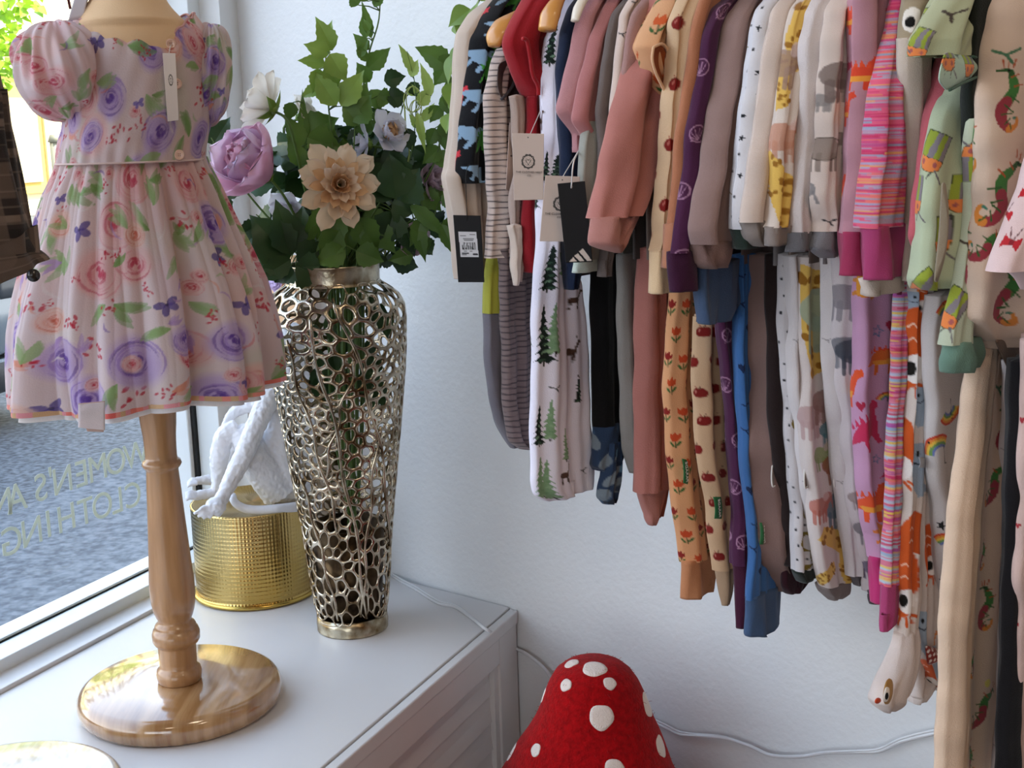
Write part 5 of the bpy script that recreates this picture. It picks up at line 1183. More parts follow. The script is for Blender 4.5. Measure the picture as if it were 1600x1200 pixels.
# inner mass of leaves that closes the gaps
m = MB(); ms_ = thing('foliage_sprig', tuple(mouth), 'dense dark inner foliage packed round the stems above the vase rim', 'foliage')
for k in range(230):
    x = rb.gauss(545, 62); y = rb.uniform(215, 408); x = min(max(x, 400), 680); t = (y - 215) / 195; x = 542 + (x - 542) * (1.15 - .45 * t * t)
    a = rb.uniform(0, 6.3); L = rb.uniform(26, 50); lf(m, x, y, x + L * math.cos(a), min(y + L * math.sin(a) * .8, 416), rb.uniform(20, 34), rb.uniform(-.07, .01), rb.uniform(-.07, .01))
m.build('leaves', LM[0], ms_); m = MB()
for k in range(15):
    x = 505 + k * 6; m.tube(spline([bq(x + rb.uniform(-30, 30), 250 + rb.uniform(0, 60), rb.uniform(-.04, .01)), bq(540 + (x - 545) * .7, 415, rb.uniform(-.03, .03)), bq(545 + (x - 545) * .5 + rb.uniform(-8, 8), 640, rb.uniform(-.02, .02)), bq(550 + rb.uniform(-14, 14), 800 + rb.uniform(-40, 60), rb.uniform(-.012, .012))], 30), rb.uniform(.0015, .003), 7)
m.build('stems', stemm, ms_)
for k in range(16):                                       # leaves pushed down inside the vase
    pass
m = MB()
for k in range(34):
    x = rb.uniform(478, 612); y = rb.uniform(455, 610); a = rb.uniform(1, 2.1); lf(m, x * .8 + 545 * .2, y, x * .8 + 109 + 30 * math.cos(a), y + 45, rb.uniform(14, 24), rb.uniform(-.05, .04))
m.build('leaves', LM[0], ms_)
# flowers
def petal(mb, c, dirv, nrm, L, W, cup=.5, n=13, tipw=.55, ruf=.0, seed=0):
    d = np.asarray(dirv, float); d /= np.linalg.norm(d); s = np.cross(nrm, d); s /= np.linalg.norm(s) + 1e-9; u_ = np.cross(d, s); rr_ = random.Random(seed); P = []; c = np.asarray(c, float).copy(); m_ = 7
    for k in range(n + 1):
        t = k / n; w = W / 2 * 1.1 * (.18 + .82 * t ** .7) * math.sqrt(max(.02, 1 - max(0, (t - .70) / .30) ** 2))
        for q in range(m_):
            v = q / (m_ - 1) * 2 - 1; P.append(c + s * w * v - d * (v * v) * L * .05 * t + u_ * (w * v * v * .45 + ruf * W * math.sin(v * 6 + t * 5 + seed) * t))
        d = d + u_ * cup / n; d /= np.linalg.norm(d); u_ = np.cross(d, s); c = c + d * L / n
    mb.add(P, [tuple(x) for x in grid_faces(n + 1, m_, False)])
def flower(name, label, cx, cy, d, facing, rings, mts, Lpx, Wpx, stem=True, sep=None, group=None, seed=1):
    """rings: list of (count, inclination from the axis, length factor, width factor, cup, material index)"""
    c = bq(cx, cy, d); f_ = facing[0] * vrV + facing[1] * up - facing[2] * vdV; f_ /= np.linalg.norm(f_); a = np.cross(f_, up); a /= np.linalg.norm(a); b = np.cross(a, f_); k = pxm(AV, cy); rr_ = random.Random(seed)
    o = thing(name, tuple(c), label, 'flower', group)
    for ri, (cnt_, inc, lf_, wf, cup, mi) in enumerate(rings):
        m = MB(); ph = rr_.uniform(0, 6)
        for q in range(cnt_):
            th = ph + q * 2 * PI / cnt_ + rr_.uniform(-.12, .12); ic = inc + rr_.uniform(-.1, .1); rad = a * math.cos(th) + b * math.sin(th)
            dv = rad * math.sin(ic) + f_ * math.cos(ic); nr = -rad * math.cos(ic) + f_ * math.sin(ic)
            petal(m, c + rad * .002 - f_ * .001 * ri, dv, nr, Lpx * k * lf_ * rr_.uniform(.9, 1.1), Wpx * k * wf * rr_.uniform(.9, 1.1), cup, ruf=.04, seed=seed * 7 + q)
        m.build('petals', mts[mi], o)
    if stem:
        m = MB(); m.tube(spline([c - f_ * .004, c - f_ * .03 - up * .01, bq((cx + 540) / 2, (cy + 420) / 2 + 20, d * .3), bq(540 + (cx - 540) * .12, 425, 0), bq(548, 560, 0)], 26), .0019, 7); m.build('stem', stemm, o)
        m = MB()
        for q in range(5):
            th = q * 2 * PI / 5; rad = a * math.cos(th) + b * math.sin(th); P_, ff = leaf(c - f_ * .004, rad * 1.0 + f_ * .1, -f_, (sep or 16) * k, (sep or 16) * k * .42, n=6); m.add(P_, ff)
        m.ball(c - f_ * .003, .0055, 12, 8); m.build('sepals', LM[2], o)
    return o
def petmat(n, c, c2=None, tr=.35): return mat(n, c, rough=.65, c2=c2, vscale=10, trans=tr, bump=.12, bscale=120, spec=.2)
pw = [petmat('petal_white', 'f3efe9', 'e9e2d8'), petmat('petal_cream', 'ecd9c0', 'e2c8a8'), petmat('petal_white_cool', 'eeeef4', 'dfdde8')]
pp = [petmat('petal_pink', 'eaa6c6', 'dd93b8'), petmat('petal_pale_pink', 'f0c6d8', 'e4b4cc'), petmat('petal_lilac', 'e8cfe2', 'dcc0da')]
pc = [petmat('petal_ivory', 'efdcc4', 'e6cdae'), petmat('petal_peach', 'e8c49a', 'dcb083')]
pl = [petmat('petal_faded', 'd9c3cc', 'c9adb9')]
flower('artificial_dahlia', 'white dahlia seen from behind with green sepals, upper left of the bouquet', 424, 170, .03, (-.55, .35, -.25), [(8, 1.25, 1.0, 1.0, .25, 0), (6, .9, .8, .8, .4, 0)], pw, 56, 34, sep=34, seed=3)
flower('artificial_dahlia', 'white dahlia half hidden behind the back turned one', 470, 182, -.03, (.5, .3, .2), [(8, 1.3, .8, 1, .3, 0), (6, .8, .6, .9, .4, 0)], pw, 46, 34, seed=5)
flower('artificial_peony', 'full pink and lilac peony left of centre', 418, 276, .06, (-.62, .55, .45), [(3, .10, .62, .9, .8, 0), (5, .35, .85, 1.0, .9, 0), (6, .6, 1.0, 1.15, .95, 1), (7, .85, 1.1, 1.3, .95, 2), (6, 1.15, 1.12, 1.45, .8, 1)], pp, 84, 64, seed=4)
flower('artificial_dahlia', 'large ivory dahlia facing the viewer in the centre of the bouquet', 530, 290, .085, (.10, .18, 1), [(6, .25, .42, .42, .2, 0), (9, .5, .5, .5, .2, 1), (11, .8, .62, .5, .15, 0), (11, 1.05, .72, .55, .1, 1), (10, 1.25, .86, .75, .05, 0), (9, 1.48, 1.0, .95, -.05, 0)], pc, 66, 34, seed=6)
flower('artificial_rose', 'white rose with a creamy yellow heart, right of centre', 604, 212, .02, (.35, .25, .5), [(3, .1, .45, .9, .8, 1), (5, .4, .7, 1.1, .9, 1), (6, .8, .85, 1.2, .8, 0), (6, 1.25, 1.0, 1.0, .3, 0)], [pw[2], pc[1]], 40, 34, seed=8)
flower('artificial_rose', 'white petalled flower left beside the white rose', 574, 226, .01, (-.8, .2, .4), [(6, 1.2, 1.0, .7, .2, 0), (5, .7, .7, .7, .4, 0)], [pw[2]], 36, 26, seed=9)
flower('artificial_rose', 'faded lilac rose at the right near the rack, shaded', 672, 288, -.02, (.5, .2, .5), [(4, .3, .6, 1.1, .8, 0), (6, .8, .85, 1.2, .6, 0), (6, 1.25, 1.0, 1.2, .2, 0)], pl, 42, 38, seed=10)
flower('artificial_rose', 'small faded lilac rose low on the right above the vase rim', 636, 372, .0, (.3, -.1, .6), [(4, .4, .6, 1.1, .7, 0), (6, 1.0, 1.0, 1.2, .3, 0)], pl, 34, 32, seed=13)
flower('artificial_rose', 'white bloom peeping out under the pink peony', 452, 322, .0, (-.2, -.2, .6), [(5, .5, .6, 1, .6, 0), (6, 1.1, 1.0, 1.1, .2, 0)], [pw[2]], 34, 30, seed=15)
# vine tendrils
o = thing('vine_tendril', tuple(bq(640, 190, .01)), 'pale curling vine tendril on the right of the bouquet', 'tendril'); m = MB()
for (cx, cy, r_, n_) in ((645, 155, 16, 2.2), (650, 170, 11, 1.6)):
    m.tube([bq(cx + r_ * (1 - .25 * t) * math.cos(t * 6.28 + .5), cy + r_ * 1.25 * math.sin(t * 6.28 + .5), .012 + .006 * math.sin(t * 9)) for t in np.linspace(0, n_, 44)], .0008, 6)
m.tube(spline([bq(632, 165, .01), bq(634, 200, .01), bq(638, 250, 0), bq(600, 400, 0)], 20), .0012, 6); m.build('tendril', mat('tendril_green', '9fae5c', rough=.5), o)
# garland hanging in from above between bouquet and rack
def wbq(x, y, D=.16): return onwall(x, y, D)
gar = thing('garland', tuple(wbq(760, -60)), 'trailing leafy garland hanging from above at the start of the rack', 'garland'); m = MB()
m.tube(spline([wbq(748, -260), wbq(756, -80), wbq(752, -10), wbq(735, 25), wbq(712, 90), wbq(708, 150), wbq(706, 205)], 40), .0014, 6); m.tube(spline([wbq(700, -260), wbq(715, -50), wbq(735, 0)], 10), .001, 6); m.build('stem', stemm, gar); m = MB()
for (bx, by, tx, ty, w) in ((735, 14, 698, 40, 32), (744, 6, 738, 30, 30), (736, 26, 712, 62, 34), (752, 2, 746, -40, 34), (760, 0, 770, -35, 30), (712, 36, 708, 52, 14), (714, 70, 706, 98, 18), (712, 82, 694, 130, 30), (714, 100, 722, 130, 22), (708, 128, 700, 166, 28), (706, 150, 718, 182, 22), (704, 176, 694, 206, 26), (706, 190, 716, 226, 24), (745, -20, 720, -10, 24), (756, -50, 730, -60, 30), (756, -90, 780, -110, 30), (752, -130, 725, -140, 30), (752, -180, 775, -200, 30)):
    A, B = wbq(bx, by, .17), wbq(tx, ty, .19); L = np.linalg.norm(B - A); P, f = leaf(A, B - A, nW + up * .3 + eW * rb.uniform(-.4, .4), L, w * np.linalg.norm(A - V(0, 0, CZ)) / FPX, n=9, fold=.25); m.add(P, f)
m.build('leaves', LM[2], gar)

# ================================================================ the clothes, left to right
K = {}
def ck(hexc, **k):
    if hexc not in K:
        c = hx(hexc); c = c * (np.array([.95, .90, .88]) if c.mean() > .5 else np.array([.74, .66, .64])); c = np.where(c <= .0031308, c * 12.92, 1.055 * c ** (1 / 2.4) - .055); K[hexc] = cloth('cloth_' + hexc, np.clip(c, 0, 1), **k)
    return K[hexc]
def surf(c):
    """'tulip' -> printed material and canvas; 'c0ffee' -> plain cloth"""
    return (M['print'], PR[c]) if c in PR else (ck(c), None)
def body_slab(t, mt, pr, parent, ytop, ybot, T=.012, Dn=.245, Df=.06):  # mostly a darker tone than the sleeve: gap shade put into the colour
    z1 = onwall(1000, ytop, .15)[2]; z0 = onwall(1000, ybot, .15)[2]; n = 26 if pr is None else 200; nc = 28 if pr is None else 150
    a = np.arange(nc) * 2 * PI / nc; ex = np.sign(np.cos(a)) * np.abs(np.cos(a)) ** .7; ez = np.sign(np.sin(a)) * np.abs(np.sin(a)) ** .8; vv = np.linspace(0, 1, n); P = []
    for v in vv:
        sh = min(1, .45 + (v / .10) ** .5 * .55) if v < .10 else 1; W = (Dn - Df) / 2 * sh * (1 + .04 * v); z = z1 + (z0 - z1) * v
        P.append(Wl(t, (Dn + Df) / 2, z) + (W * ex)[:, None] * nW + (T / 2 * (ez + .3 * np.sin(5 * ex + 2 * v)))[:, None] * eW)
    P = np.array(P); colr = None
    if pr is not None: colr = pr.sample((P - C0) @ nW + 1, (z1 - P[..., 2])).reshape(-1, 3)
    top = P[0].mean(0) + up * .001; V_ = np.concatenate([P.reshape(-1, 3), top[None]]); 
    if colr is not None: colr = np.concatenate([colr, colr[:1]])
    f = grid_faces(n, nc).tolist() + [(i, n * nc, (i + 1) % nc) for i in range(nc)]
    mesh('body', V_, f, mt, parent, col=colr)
first_h = None
def hang(t, zs):
    global first_h
    if first_h is None:
        first_h = hanger(t, zs, .27, .10, woodh, 'wooden coat hanger holding one of the packed garments on the rail', 'hangers inside the row of clothes'); first_h['z'] = 0; del first_h['z']; return first_h
    o = first_h.copy(); COL.objects.link(o); o.location = Wl(t, RD0, RZ)
    for ch in first_h.children:
        c = ch.copy(); COL.objects.link(c); c.parent = o
    return o
ZS = onwall(1000, -26, .18)[2]
G = {}
def garment(key, name, cat, label, X, parts, body=None, T=.02, hgr=True, Dref=.31, yref=100, group=None, seed=None):
    """parts: (part name, surface, outline, options)"""
    t = tX(X, Dref, yref); y0 = parts[0][2][0]; P0 = onrail(y0[1], y0[0], t)
    g = thing(name, P0, label, cat, group); G[key] = (g, t)
    for k, (pn, c, prof, *op) in enumerate(parts):
        op = dict(op[0]) if op else {}; mt, pr = surf(c); tt = t + op.pop('dt', 0)
        piece(pn, prof, tt, mt, g, T=op.pop('T', T), pr=pr, seed=(seed or hash_(key)) + k, **op)
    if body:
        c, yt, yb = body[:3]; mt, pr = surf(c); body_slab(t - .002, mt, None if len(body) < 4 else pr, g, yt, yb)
    if hgr: hang(t, ZS)
    return g
def hash_(s): return sum(ord(ch) * (i + 3) for i, ch in enumerate(s)) % 997
S_ = 'sleeve'; L_ = 'leg'; Cf = 'cuff'
# ---- upper row
garment('A', 'sleepsuit', 'sleepsuit', 'cream speckled sleepsuit, leftmost garment on the rail, its long sleeve against the leaves', 713, [
    (S_, 'lichen', [(-30, 790, 815), (0, 762, 795), (20, 737, 785), (50, 718, 778), (110, 713, 772), (190, 707, 768), (225, 704, 768), (262, 700, 768), (272, 695, 770), (290, 697, 768), (335, 706, 762), (400, 712, 758), (436, 716, 756)])], ('cfc0b0', -20, 300), T=.034)
garment('B', 'babygrow', 'bodysuit', 'black bodysuit with bright dinosaurs in red, blue and green, second garment from the left', 729, [
    (S_, 'dino_black', [(-30, 800, 850), (5, 766, 812), (30, 750, 800), (60, 735, 788), (110, 727, 776), (200, 717, 766), (240, 713, 762), (272, 711, 760), (286, 715, 756)])], ('14141a', -20, 250), T=.030)
garment('C', 'striped_romper', 'romper', 'sleeveless cream romper with thin dark grey stripes and long striped legs', 765, [
    ('bodice', 'grey_stripe', [(76, 776, 806), (100, 768, 812), (150, 757, 814), (200, 757, 814), (260, 762, 814), (320, 766, 814), (372, 763, 816), (400, 762, 818)], dict(endcap=False)),
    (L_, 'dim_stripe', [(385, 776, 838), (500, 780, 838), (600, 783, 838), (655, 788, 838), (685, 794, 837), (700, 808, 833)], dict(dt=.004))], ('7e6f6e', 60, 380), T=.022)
garment('C2', 'leggings', 'trousers', 'lime green and grey marl baby trousers peeping out left of the striped romper legs', 752, [
    ('waistband', 'b9c04a', [(398, 762, 792), (425, 759, 792), (460, 758, 790), (488, 757, 788)], dict(endcap=False)),
    (L_, '7b7c86', [(487, 757, 790), (550, 758, 792), (620, 764, 798), (660, 774, 803), (690, 790, 808), (700, 798, 808)])], None, T=.02, hgr=False)
garment('F', 'red_romper', 'romper', 'plain red romper with a ruffled short sleeve, left part of the row', 812, [
    ('ruffle', 'b3202c', [(-25, 835, 880), (0, 822, 872), (30, 806, 866), (55, 796, 860), (70, 793, 856), (90, 797, 856), (115, 803, 855), (140, 812, 853), (153, 820, 850)], dict(T=.03)),
    ('front', 'a01a26', [(150, 822, 856), (220, 818, 855), (300, 815, 853), (380, 813, 850), (425, 816, 846)])], ('8e1822', -20, 390), T=.022)
garment('E2', 'cream_top', 'top', 'thin cream top with a long crumpled cuff hanging left of the red romper', 798, [
    (S_, 'cbb9ac', [(150, 800, 822), (230, 800, 818), (320, 800, 812), (385, 798, 815), (440, 797, 814)], dict(wav=2.2)), (Cf, 'd8c8ba', [(352, 795, 815), (372, 796, 812), (395, 799, 816), (412, 797, 813), (430, 800, 813), (446, 802, 811)], dict(dt=.004, wav=2.5))], None, T=.014)
garment('G', 'pine_tree_gown', 'gown', 'long white waffle sleep gown printed with pine trees and deer, knotted at the hem', 842, [
    ('front', 'pine', [(-30, 900, 935), (0, 878, 920), (30, 862, 905), (60, 850, 892), (120, 846, 880), (200, 845, 882), (260, 844, 884), (320, 840, 886), (400, 838, 890), (450, 836, 910), (520, 834, 918), (600, 834, 922), (680, 834, 926), (735, 834, 930), (758, 838, 930), (770, 852, 924)],
     dict(base='ece6f2', tone=False, marks=[(.30, 75, pine(0.0180)), (.12, 190, deer(.010)), (.25, 262, pine(0.0139)), (.7, 262, pine(0.0115)), (.35, 420, pine(0.0213)), (.72, 405, pine(0.0164, False)), (.18, 520, pine(0.0279)), (.4, 512, pine(0.0246, False)), (.62, 550, deer(.012)), (.4, 598, bird(.006)), (.3, 648, pine(0.0197, False)), (.1, 655, pine(0.0197)), (.55, 690, pine(0.0164, False)), (.10, 735, pine(0.0213, False)), (.2, 740, pine(0.0213, False)), (.5, 735, deer(.010)), (.8, 610, pine(0.0148)), (.85, 470, deer(.01)), (-.2, 300, pine(0.0164)), (-.3, 500, pine(0.0246)), (.8, 740, bird(.006))]))], ('bfb4bd', -10, 420), T=.026)
garment('H', 'navy_top', 'top', 'navy blue top with small white motifs behind the pine tree gown', 870, [
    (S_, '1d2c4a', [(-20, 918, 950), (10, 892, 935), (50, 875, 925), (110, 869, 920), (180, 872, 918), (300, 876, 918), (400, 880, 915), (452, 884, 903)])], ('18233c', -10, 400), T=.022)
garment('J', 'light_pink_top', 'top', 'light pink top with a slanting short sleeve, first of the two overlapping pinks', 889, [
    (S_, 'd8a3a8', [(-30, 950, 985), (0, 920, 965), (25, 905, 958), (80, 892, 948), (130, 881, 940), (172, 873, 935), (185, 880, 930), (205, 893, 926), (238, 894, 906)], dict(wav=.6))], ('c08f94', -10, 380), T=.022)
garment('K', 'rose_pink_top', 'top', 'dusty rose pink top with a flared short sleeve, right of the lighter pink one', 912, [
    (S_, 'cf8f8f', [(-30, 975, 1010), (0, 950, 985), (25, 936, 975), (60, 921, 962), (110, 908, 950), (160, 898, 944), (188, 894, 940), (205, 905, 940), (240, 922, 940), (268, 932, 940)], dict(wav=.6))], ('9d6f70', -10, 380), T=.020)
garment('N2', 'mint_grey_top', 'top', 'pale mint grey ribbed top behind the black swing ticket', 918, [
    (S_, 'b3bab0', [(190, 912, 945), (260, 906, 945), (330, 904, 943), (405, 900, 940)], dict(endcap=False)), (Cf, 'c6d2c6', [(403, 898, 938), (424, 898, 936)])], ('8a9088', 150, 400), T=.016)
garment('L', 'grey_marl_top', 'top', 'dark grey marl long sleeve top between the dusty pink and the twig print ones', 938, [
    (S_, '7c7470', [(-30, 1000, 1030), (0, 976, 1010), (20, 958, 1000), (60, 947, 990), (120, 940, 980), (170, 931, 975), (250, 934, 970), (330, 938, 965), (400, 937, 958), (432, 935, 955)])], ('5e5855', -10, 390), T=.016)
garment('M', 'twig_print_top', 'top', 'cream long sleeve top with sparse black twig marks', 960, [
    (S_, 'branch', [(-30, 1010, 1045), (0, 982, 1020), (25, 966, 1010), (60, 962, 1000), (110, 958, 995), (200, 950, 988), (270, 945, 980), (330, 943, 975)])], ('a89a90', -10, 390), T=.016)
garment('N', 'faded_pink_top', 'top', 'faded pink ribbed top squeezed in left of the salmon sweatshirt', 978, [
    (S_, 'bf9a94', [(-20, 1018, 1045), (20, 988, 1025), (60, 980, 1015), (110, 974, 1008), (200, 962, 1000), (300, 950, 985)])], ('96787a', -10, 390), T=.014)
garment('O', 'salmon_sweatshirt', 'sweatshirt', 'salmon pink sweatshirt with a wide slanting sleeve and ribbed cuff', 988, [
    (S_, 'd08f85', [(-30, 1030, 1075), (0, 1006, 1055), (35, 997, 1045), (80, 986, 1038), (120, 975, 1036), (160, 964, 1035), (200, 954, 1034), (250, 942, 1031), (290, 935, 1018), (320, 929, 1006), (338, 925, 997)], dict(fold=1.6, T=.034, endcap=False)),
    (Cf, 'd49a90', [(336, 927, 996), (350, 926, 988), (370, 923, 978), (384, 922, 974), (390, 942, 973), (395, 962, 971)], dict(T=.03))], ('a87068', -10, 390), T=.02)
garment('P', 'tulip_romper', 'romper', 'peach romper with orange and red tulips, frilled short sleeve open towards the viewer', 1004, [
    ('frill_sleeve', 'tulip_top', [(-30, 1050, 1095), (0, 1022, 1078), (30, 1006, 1070), (55, 994, 1062), (74, 988, 1056), (100, 996, 1056), (130, 1006, 1054), (158, 1016, 1050), (190, 1032, 1046)], dict(T=.034, wav=.8))], ('c98f60', -10, 330), T=.02)
garment('Q', 'apple_jumper', 'top', 'cream long sleeve top printed with red apples, ribbed cream cuff', 1047, [
    (S_, 'apple_top', [(-30, 1085, 1125), (0, 1062, 1105), (28, 1053, 1098), (36, 1050, 1092), (100, 1045, 1085), (200, 1036, 1075), (300, 1029, 1066), (365, 1023, 1060), (390, 1017, 1055)], dict(endcap=False, wav=.6)), (Cf, 'dfc39c', [(389, 1018, 1056), (420, 1017, 1056), (456, 1015, 1058)])], ('b89a78', -10, 400), T=.022)
garment('R', 'peach_jumper', 'top', 'peach orange long sleeve top with dark red marks between apple print and plum tops', 1073, [
    (S_, 'c98a66', [(-30, 1110, 1140), (0, 1092, 1125), (25, 1085, 1115), (100, 1072, 1100), (200, 1058, 1088), (300, 1050, 1078), (352, 1043, 1070)], dict(endcap=False)), (Cf, 'cf9270', [(350, 1040, 1062), (418, 1036, 1058)])], ('9c6648', -10, 390), T=.014)
garment('S', 'plum_jumper', 'top', 'dark plum purple long sleeve top with faint shell drawings', 1089, [
    (S_, 'plum', [(-30, 1150, 1190), (0, 1126, 1170), (15, 1110, 1160), (50, 1099, 1150), (120, 1087, 1138), (200, 1072, 1124), (300, 1060, 1112), (370, 1052, 1106), (392, 1047, 1102)], dict(endcap=False)), (Cf, '45193c', [(390, 1048, 1100), (453, 1050, 1098)])], ('2a1024', -10, 400), T=.022)
garment('T', 'taupe_sweatshirt', 'sweatshirt', 'taupe mauve sweatshirt with a long full sleeve ending in a dark ribbed cuff', 1115, [
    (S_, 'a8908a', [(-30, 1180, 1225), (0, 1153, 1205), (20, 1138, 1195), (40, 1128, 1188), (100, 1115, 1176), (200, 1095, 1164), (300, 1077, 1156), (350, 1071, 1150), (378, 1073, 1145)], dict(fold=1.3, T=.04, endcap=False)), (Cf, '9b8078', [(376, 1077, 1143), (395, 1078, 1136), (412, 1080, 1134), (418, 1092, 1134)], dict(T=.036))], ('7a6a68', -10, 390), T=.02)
garment('U', 'star_print_pyjama_top', 'pyjama top', 'white pyjama top with black stars and moons, dark green cuff', 1168, [
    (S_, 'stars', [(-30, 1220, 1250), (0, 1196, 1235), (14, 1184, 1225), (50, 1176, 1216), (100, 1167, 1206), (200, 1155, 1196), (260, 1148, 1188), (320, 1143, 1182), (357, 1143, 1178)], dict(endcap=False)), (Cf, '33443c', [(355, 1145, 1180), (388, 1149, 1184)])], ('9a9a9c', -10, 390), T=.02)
garment('V', 'plain_cream_pyjama_top', 'pyjama top', 'plain cream pyjama top with a grey marl cuff, left of the brown giraffe one', 1193, [
    (S_, 'd6c6ba', [(-30, 1250, 1280), (0, 1220, 1262), (18, 1207, 1252), (60, 1198, 1242), (120, 1190, 1232), (200, 1178, 1220), (300, 1165, 1208), (346, 1158, 1200)], dict(endcap=False)), (Cf, '9c948c', [(344, 1161, 1200), (372, 1165, 1200), (384, 1178, 1206)])], ('a0948c', -10, 380), T=.022)
garment('W', 'giraffe_pyjama_top', 'pyjama top', 'cream pyjama top with brown giraffe print and a grey marl cuff', 1226, [
    (S_, 'safari', [(-30, 1275, 1305), (0, 1248, 1285), (14, 1238, 1275), (60, 1229, 1264), (110, 1222, 1256), (160, 1214, 1250), (220, 1208, 1244), (300, 1204, 1240), (354, 1198, 1238)], dict(endcap=False, base='d9cdc2', marks=[(.5, 60, giraffe(.03, .2)), (.15, 130, giraffe(.022, .2)), (.3, 215, critter('c08a70', .02)), (.45, 290, giraffe(.032, -.45)), (.6, 335, giraffe(.026, -.3)), (-.3, 100, critter('9c8070', .02))])), (Cf, '9a938d', [(352, 1199, 1240), (382, 1197, 1240)])], ('6f6058', -10, 385), T=.02)
garment('X', 'white_pyjama_top', 'pyjama top', 'plain white pyjama top with a slate grey cuff, left of the horse print', 1250, [
    (S_, 'dad4d4', [(-30, 1300, 1335), (0, 1270, 1312), (18, 1259, 1302), (60, 1252, 1296), (150, 1246, 1284), (250, 1240, 1276), (330, 1235, 1270), (364, 1234, 1268)], dict(endcap=False)), (Cf, '767b82', [(362, 1232, 1268), (392, 1229, 1264)])], ('8d888a', -10, 385), T=.024)
garment('Y', 'horse_print_pyjama_top', 'pyjama top', 'cream pyjama top with sketched grey horse and elephant, slate cuff', 1278, [
    (S_, 'horse', [(-30, 1330, 1370), (0, 1300, 1350), (18, 1289, 1342), (60, 1281, 1334), (150, 1275, 1322), (250, 1268, 1318), (300, 1266, 1316), (360, 1268, 1314)], dict(endcap=False, base='dccfc6', T=.026, marks=[(.15, 158, critter('84807e', .009)), (.42, 232, critter('85786f', .017, True, '4d443d')), (.75, 120, critter('74655f', .02)), (.02, 308, critter('77787c', .016)), (.6, 345, bird(.005))])), (Cf, '8f959c', [(358, 1272, 1313), (390, 1268, 1311), (402, 1284, 1308)])], ('7c7470', -10, 385), T=.022)
garment('Z', 'pink_dinosaur_pyjama_top', 'pyjama top', 'dusky pink pyjama top with orange and red dinosaurs, deep pink cuff', 1327, [
    (S_, 'pinkdino_top', [(-30, 1350, 1420), (0, 1331, 1404), (30, 1329, 1400), (100, 1327, 1396), (200, 1323, 1388), (300, 1315, 1376), (362, 1311, 1362)], dict(endcap=False, T=.03)), (Cf, 'b8406a', [(360, 1312, 1358), (428, 1313, 1356)])], ('8a5a68', -10, 400), T=.024)
garment('AA', 'space_dyed_pyjama_top', 'pyjama top', 'pink and blue streaky space dyed pyjama top with a wide raspberry cuff', 1374, [
    (S_, 'space', [(-30, 1393, 1425), (0, 1393, 1424), (40, 1388, 1420), (80, 1378, 1418), (130, 1367, 1416), (200, 1360, 1418), (280, 1354, 1420), (352, 1348, 1420)], dict(endcap=False, T=.032)), (Cf, 'c04a80', [(350, 1348, 1416), (372, 1349, 1414), (432, 1350, 1411)], dict(T=.03)), ('vest_hem', 'd6c9bc', [(428, 1351, 1420), (455, 1352, 1417)], dict(dt=-.006, T=.024))], ('8a3a5c', -10, 420), T=.026)
garment('AB', 'owl_print_top', 'top', 'beige top with a big round owl eye printed near the shoulder', 1408, [
    (S_, 'owl', [(-30, 1412, 1475), (0, 1412, 1470), (30, 1411, 1460), (62, 1410, 1452)], dict(endcap=False, base='a79a80', marks=[(.28, 34, owl)], T=.03)), ('front', 'cfc2b4', [(60, 1408, 1452), (150, 1410, 1446), (260, 1416, 1444), (360, 1414, 1440), (438, 1413, 1430)], dict(T=.024))], ('7c7466', -10, 400), T=.022)
garment('AC', 'coral_cardigan', 'cardigan', 'coral pink cardigan with a dotted crochet edging behind the mint bug print top', 1440, [
    (S_, 'd9707c', [(80, 1466, 1500), (150, 1452, 1486), (200, 1438, 1468), (280, 1430, 1458), (340, 1421, 1446), (370, 1418, 1442), (386, 1424, 1440)], dict(T=.02))], ('a8505c', 0, 370), T=.02)
garment('AD', 'bug_print_jumper', 'top', 'mint green top printed with striped orange faced bugs, turned back short sleeve', 1468, [
    ('front', 'bug', [(96, 1490, 1534), (130, 1482, 1532), (170, 1466, 1528), (220, 1452, 1524), (290, 1444, 1518), (360, 1438, 1512), (430, 1430, 1504), (447, 1436, 1498)], dict(base='b9c6a6', T=.030, marks=[(.12, 235, bug(.0165, .35)), (.42, 362, bug(.0165)), (.25, 445, bug(.0165, .8)), (.85, 300, bug(.0165)), (-.3, 300, bug(.0165)), (.7, 180, bird(.006, '3c3f3a'))])),
    (S_, 'bug', [(-30, 1480, 1545), (0, 1461, 1530), (30, 1446, 1522), (62, 1433, 1515), (88, 1430, 1506)], dict(base='b4bd9a', T=.036, endcap=False, dt=.006, marks=[(.5, 28, bird(.009, '4a4036')), (.05, 70, bug(.012, .3)), (-.5, 40, bug(.0165))]))], ('7f8a6c', -10, 420), T=.03)
garment('AE', 'dark_green_top', 'top', 'very dark green top in the gap right of the mint bug print', 1512, [
    (S_, '1c241d', [(-30, 1530, 1590), (0, 1517, 1580), (100, 1513, 1572), (232, 1511, 1560)])], ('171d18', -10, 300), T=.02)
garment('AF', 'bug_print_sleepsuit', 'sleepsuit', 'pale mint bug print sleepsuit with a loose open sea green cuff', 1516, [
    (S_, 'bug_blue', [(185, 1514, 1538), (240, 1510, 1540), (300, 1510, 1537), (380, 1505, 1530), (440, 1492, 1524), (500, 1478, 1518), (535, 1471, 1516)], dict(base='b9c4ac', endcap=False, T=.026, marks=[(.45, 255, bug(.0165, 3.14)), (.3, 380, bird(.008, '4a4036')), (.2, 480, bug(.016, .5))])),
    (Cf, '7ea894', [(530, 1474, 1524), (556, 1471, 1530), (577, 1476, 1526)], dict(T=.034))], ('7f9a84', 180, 480), T=.022)
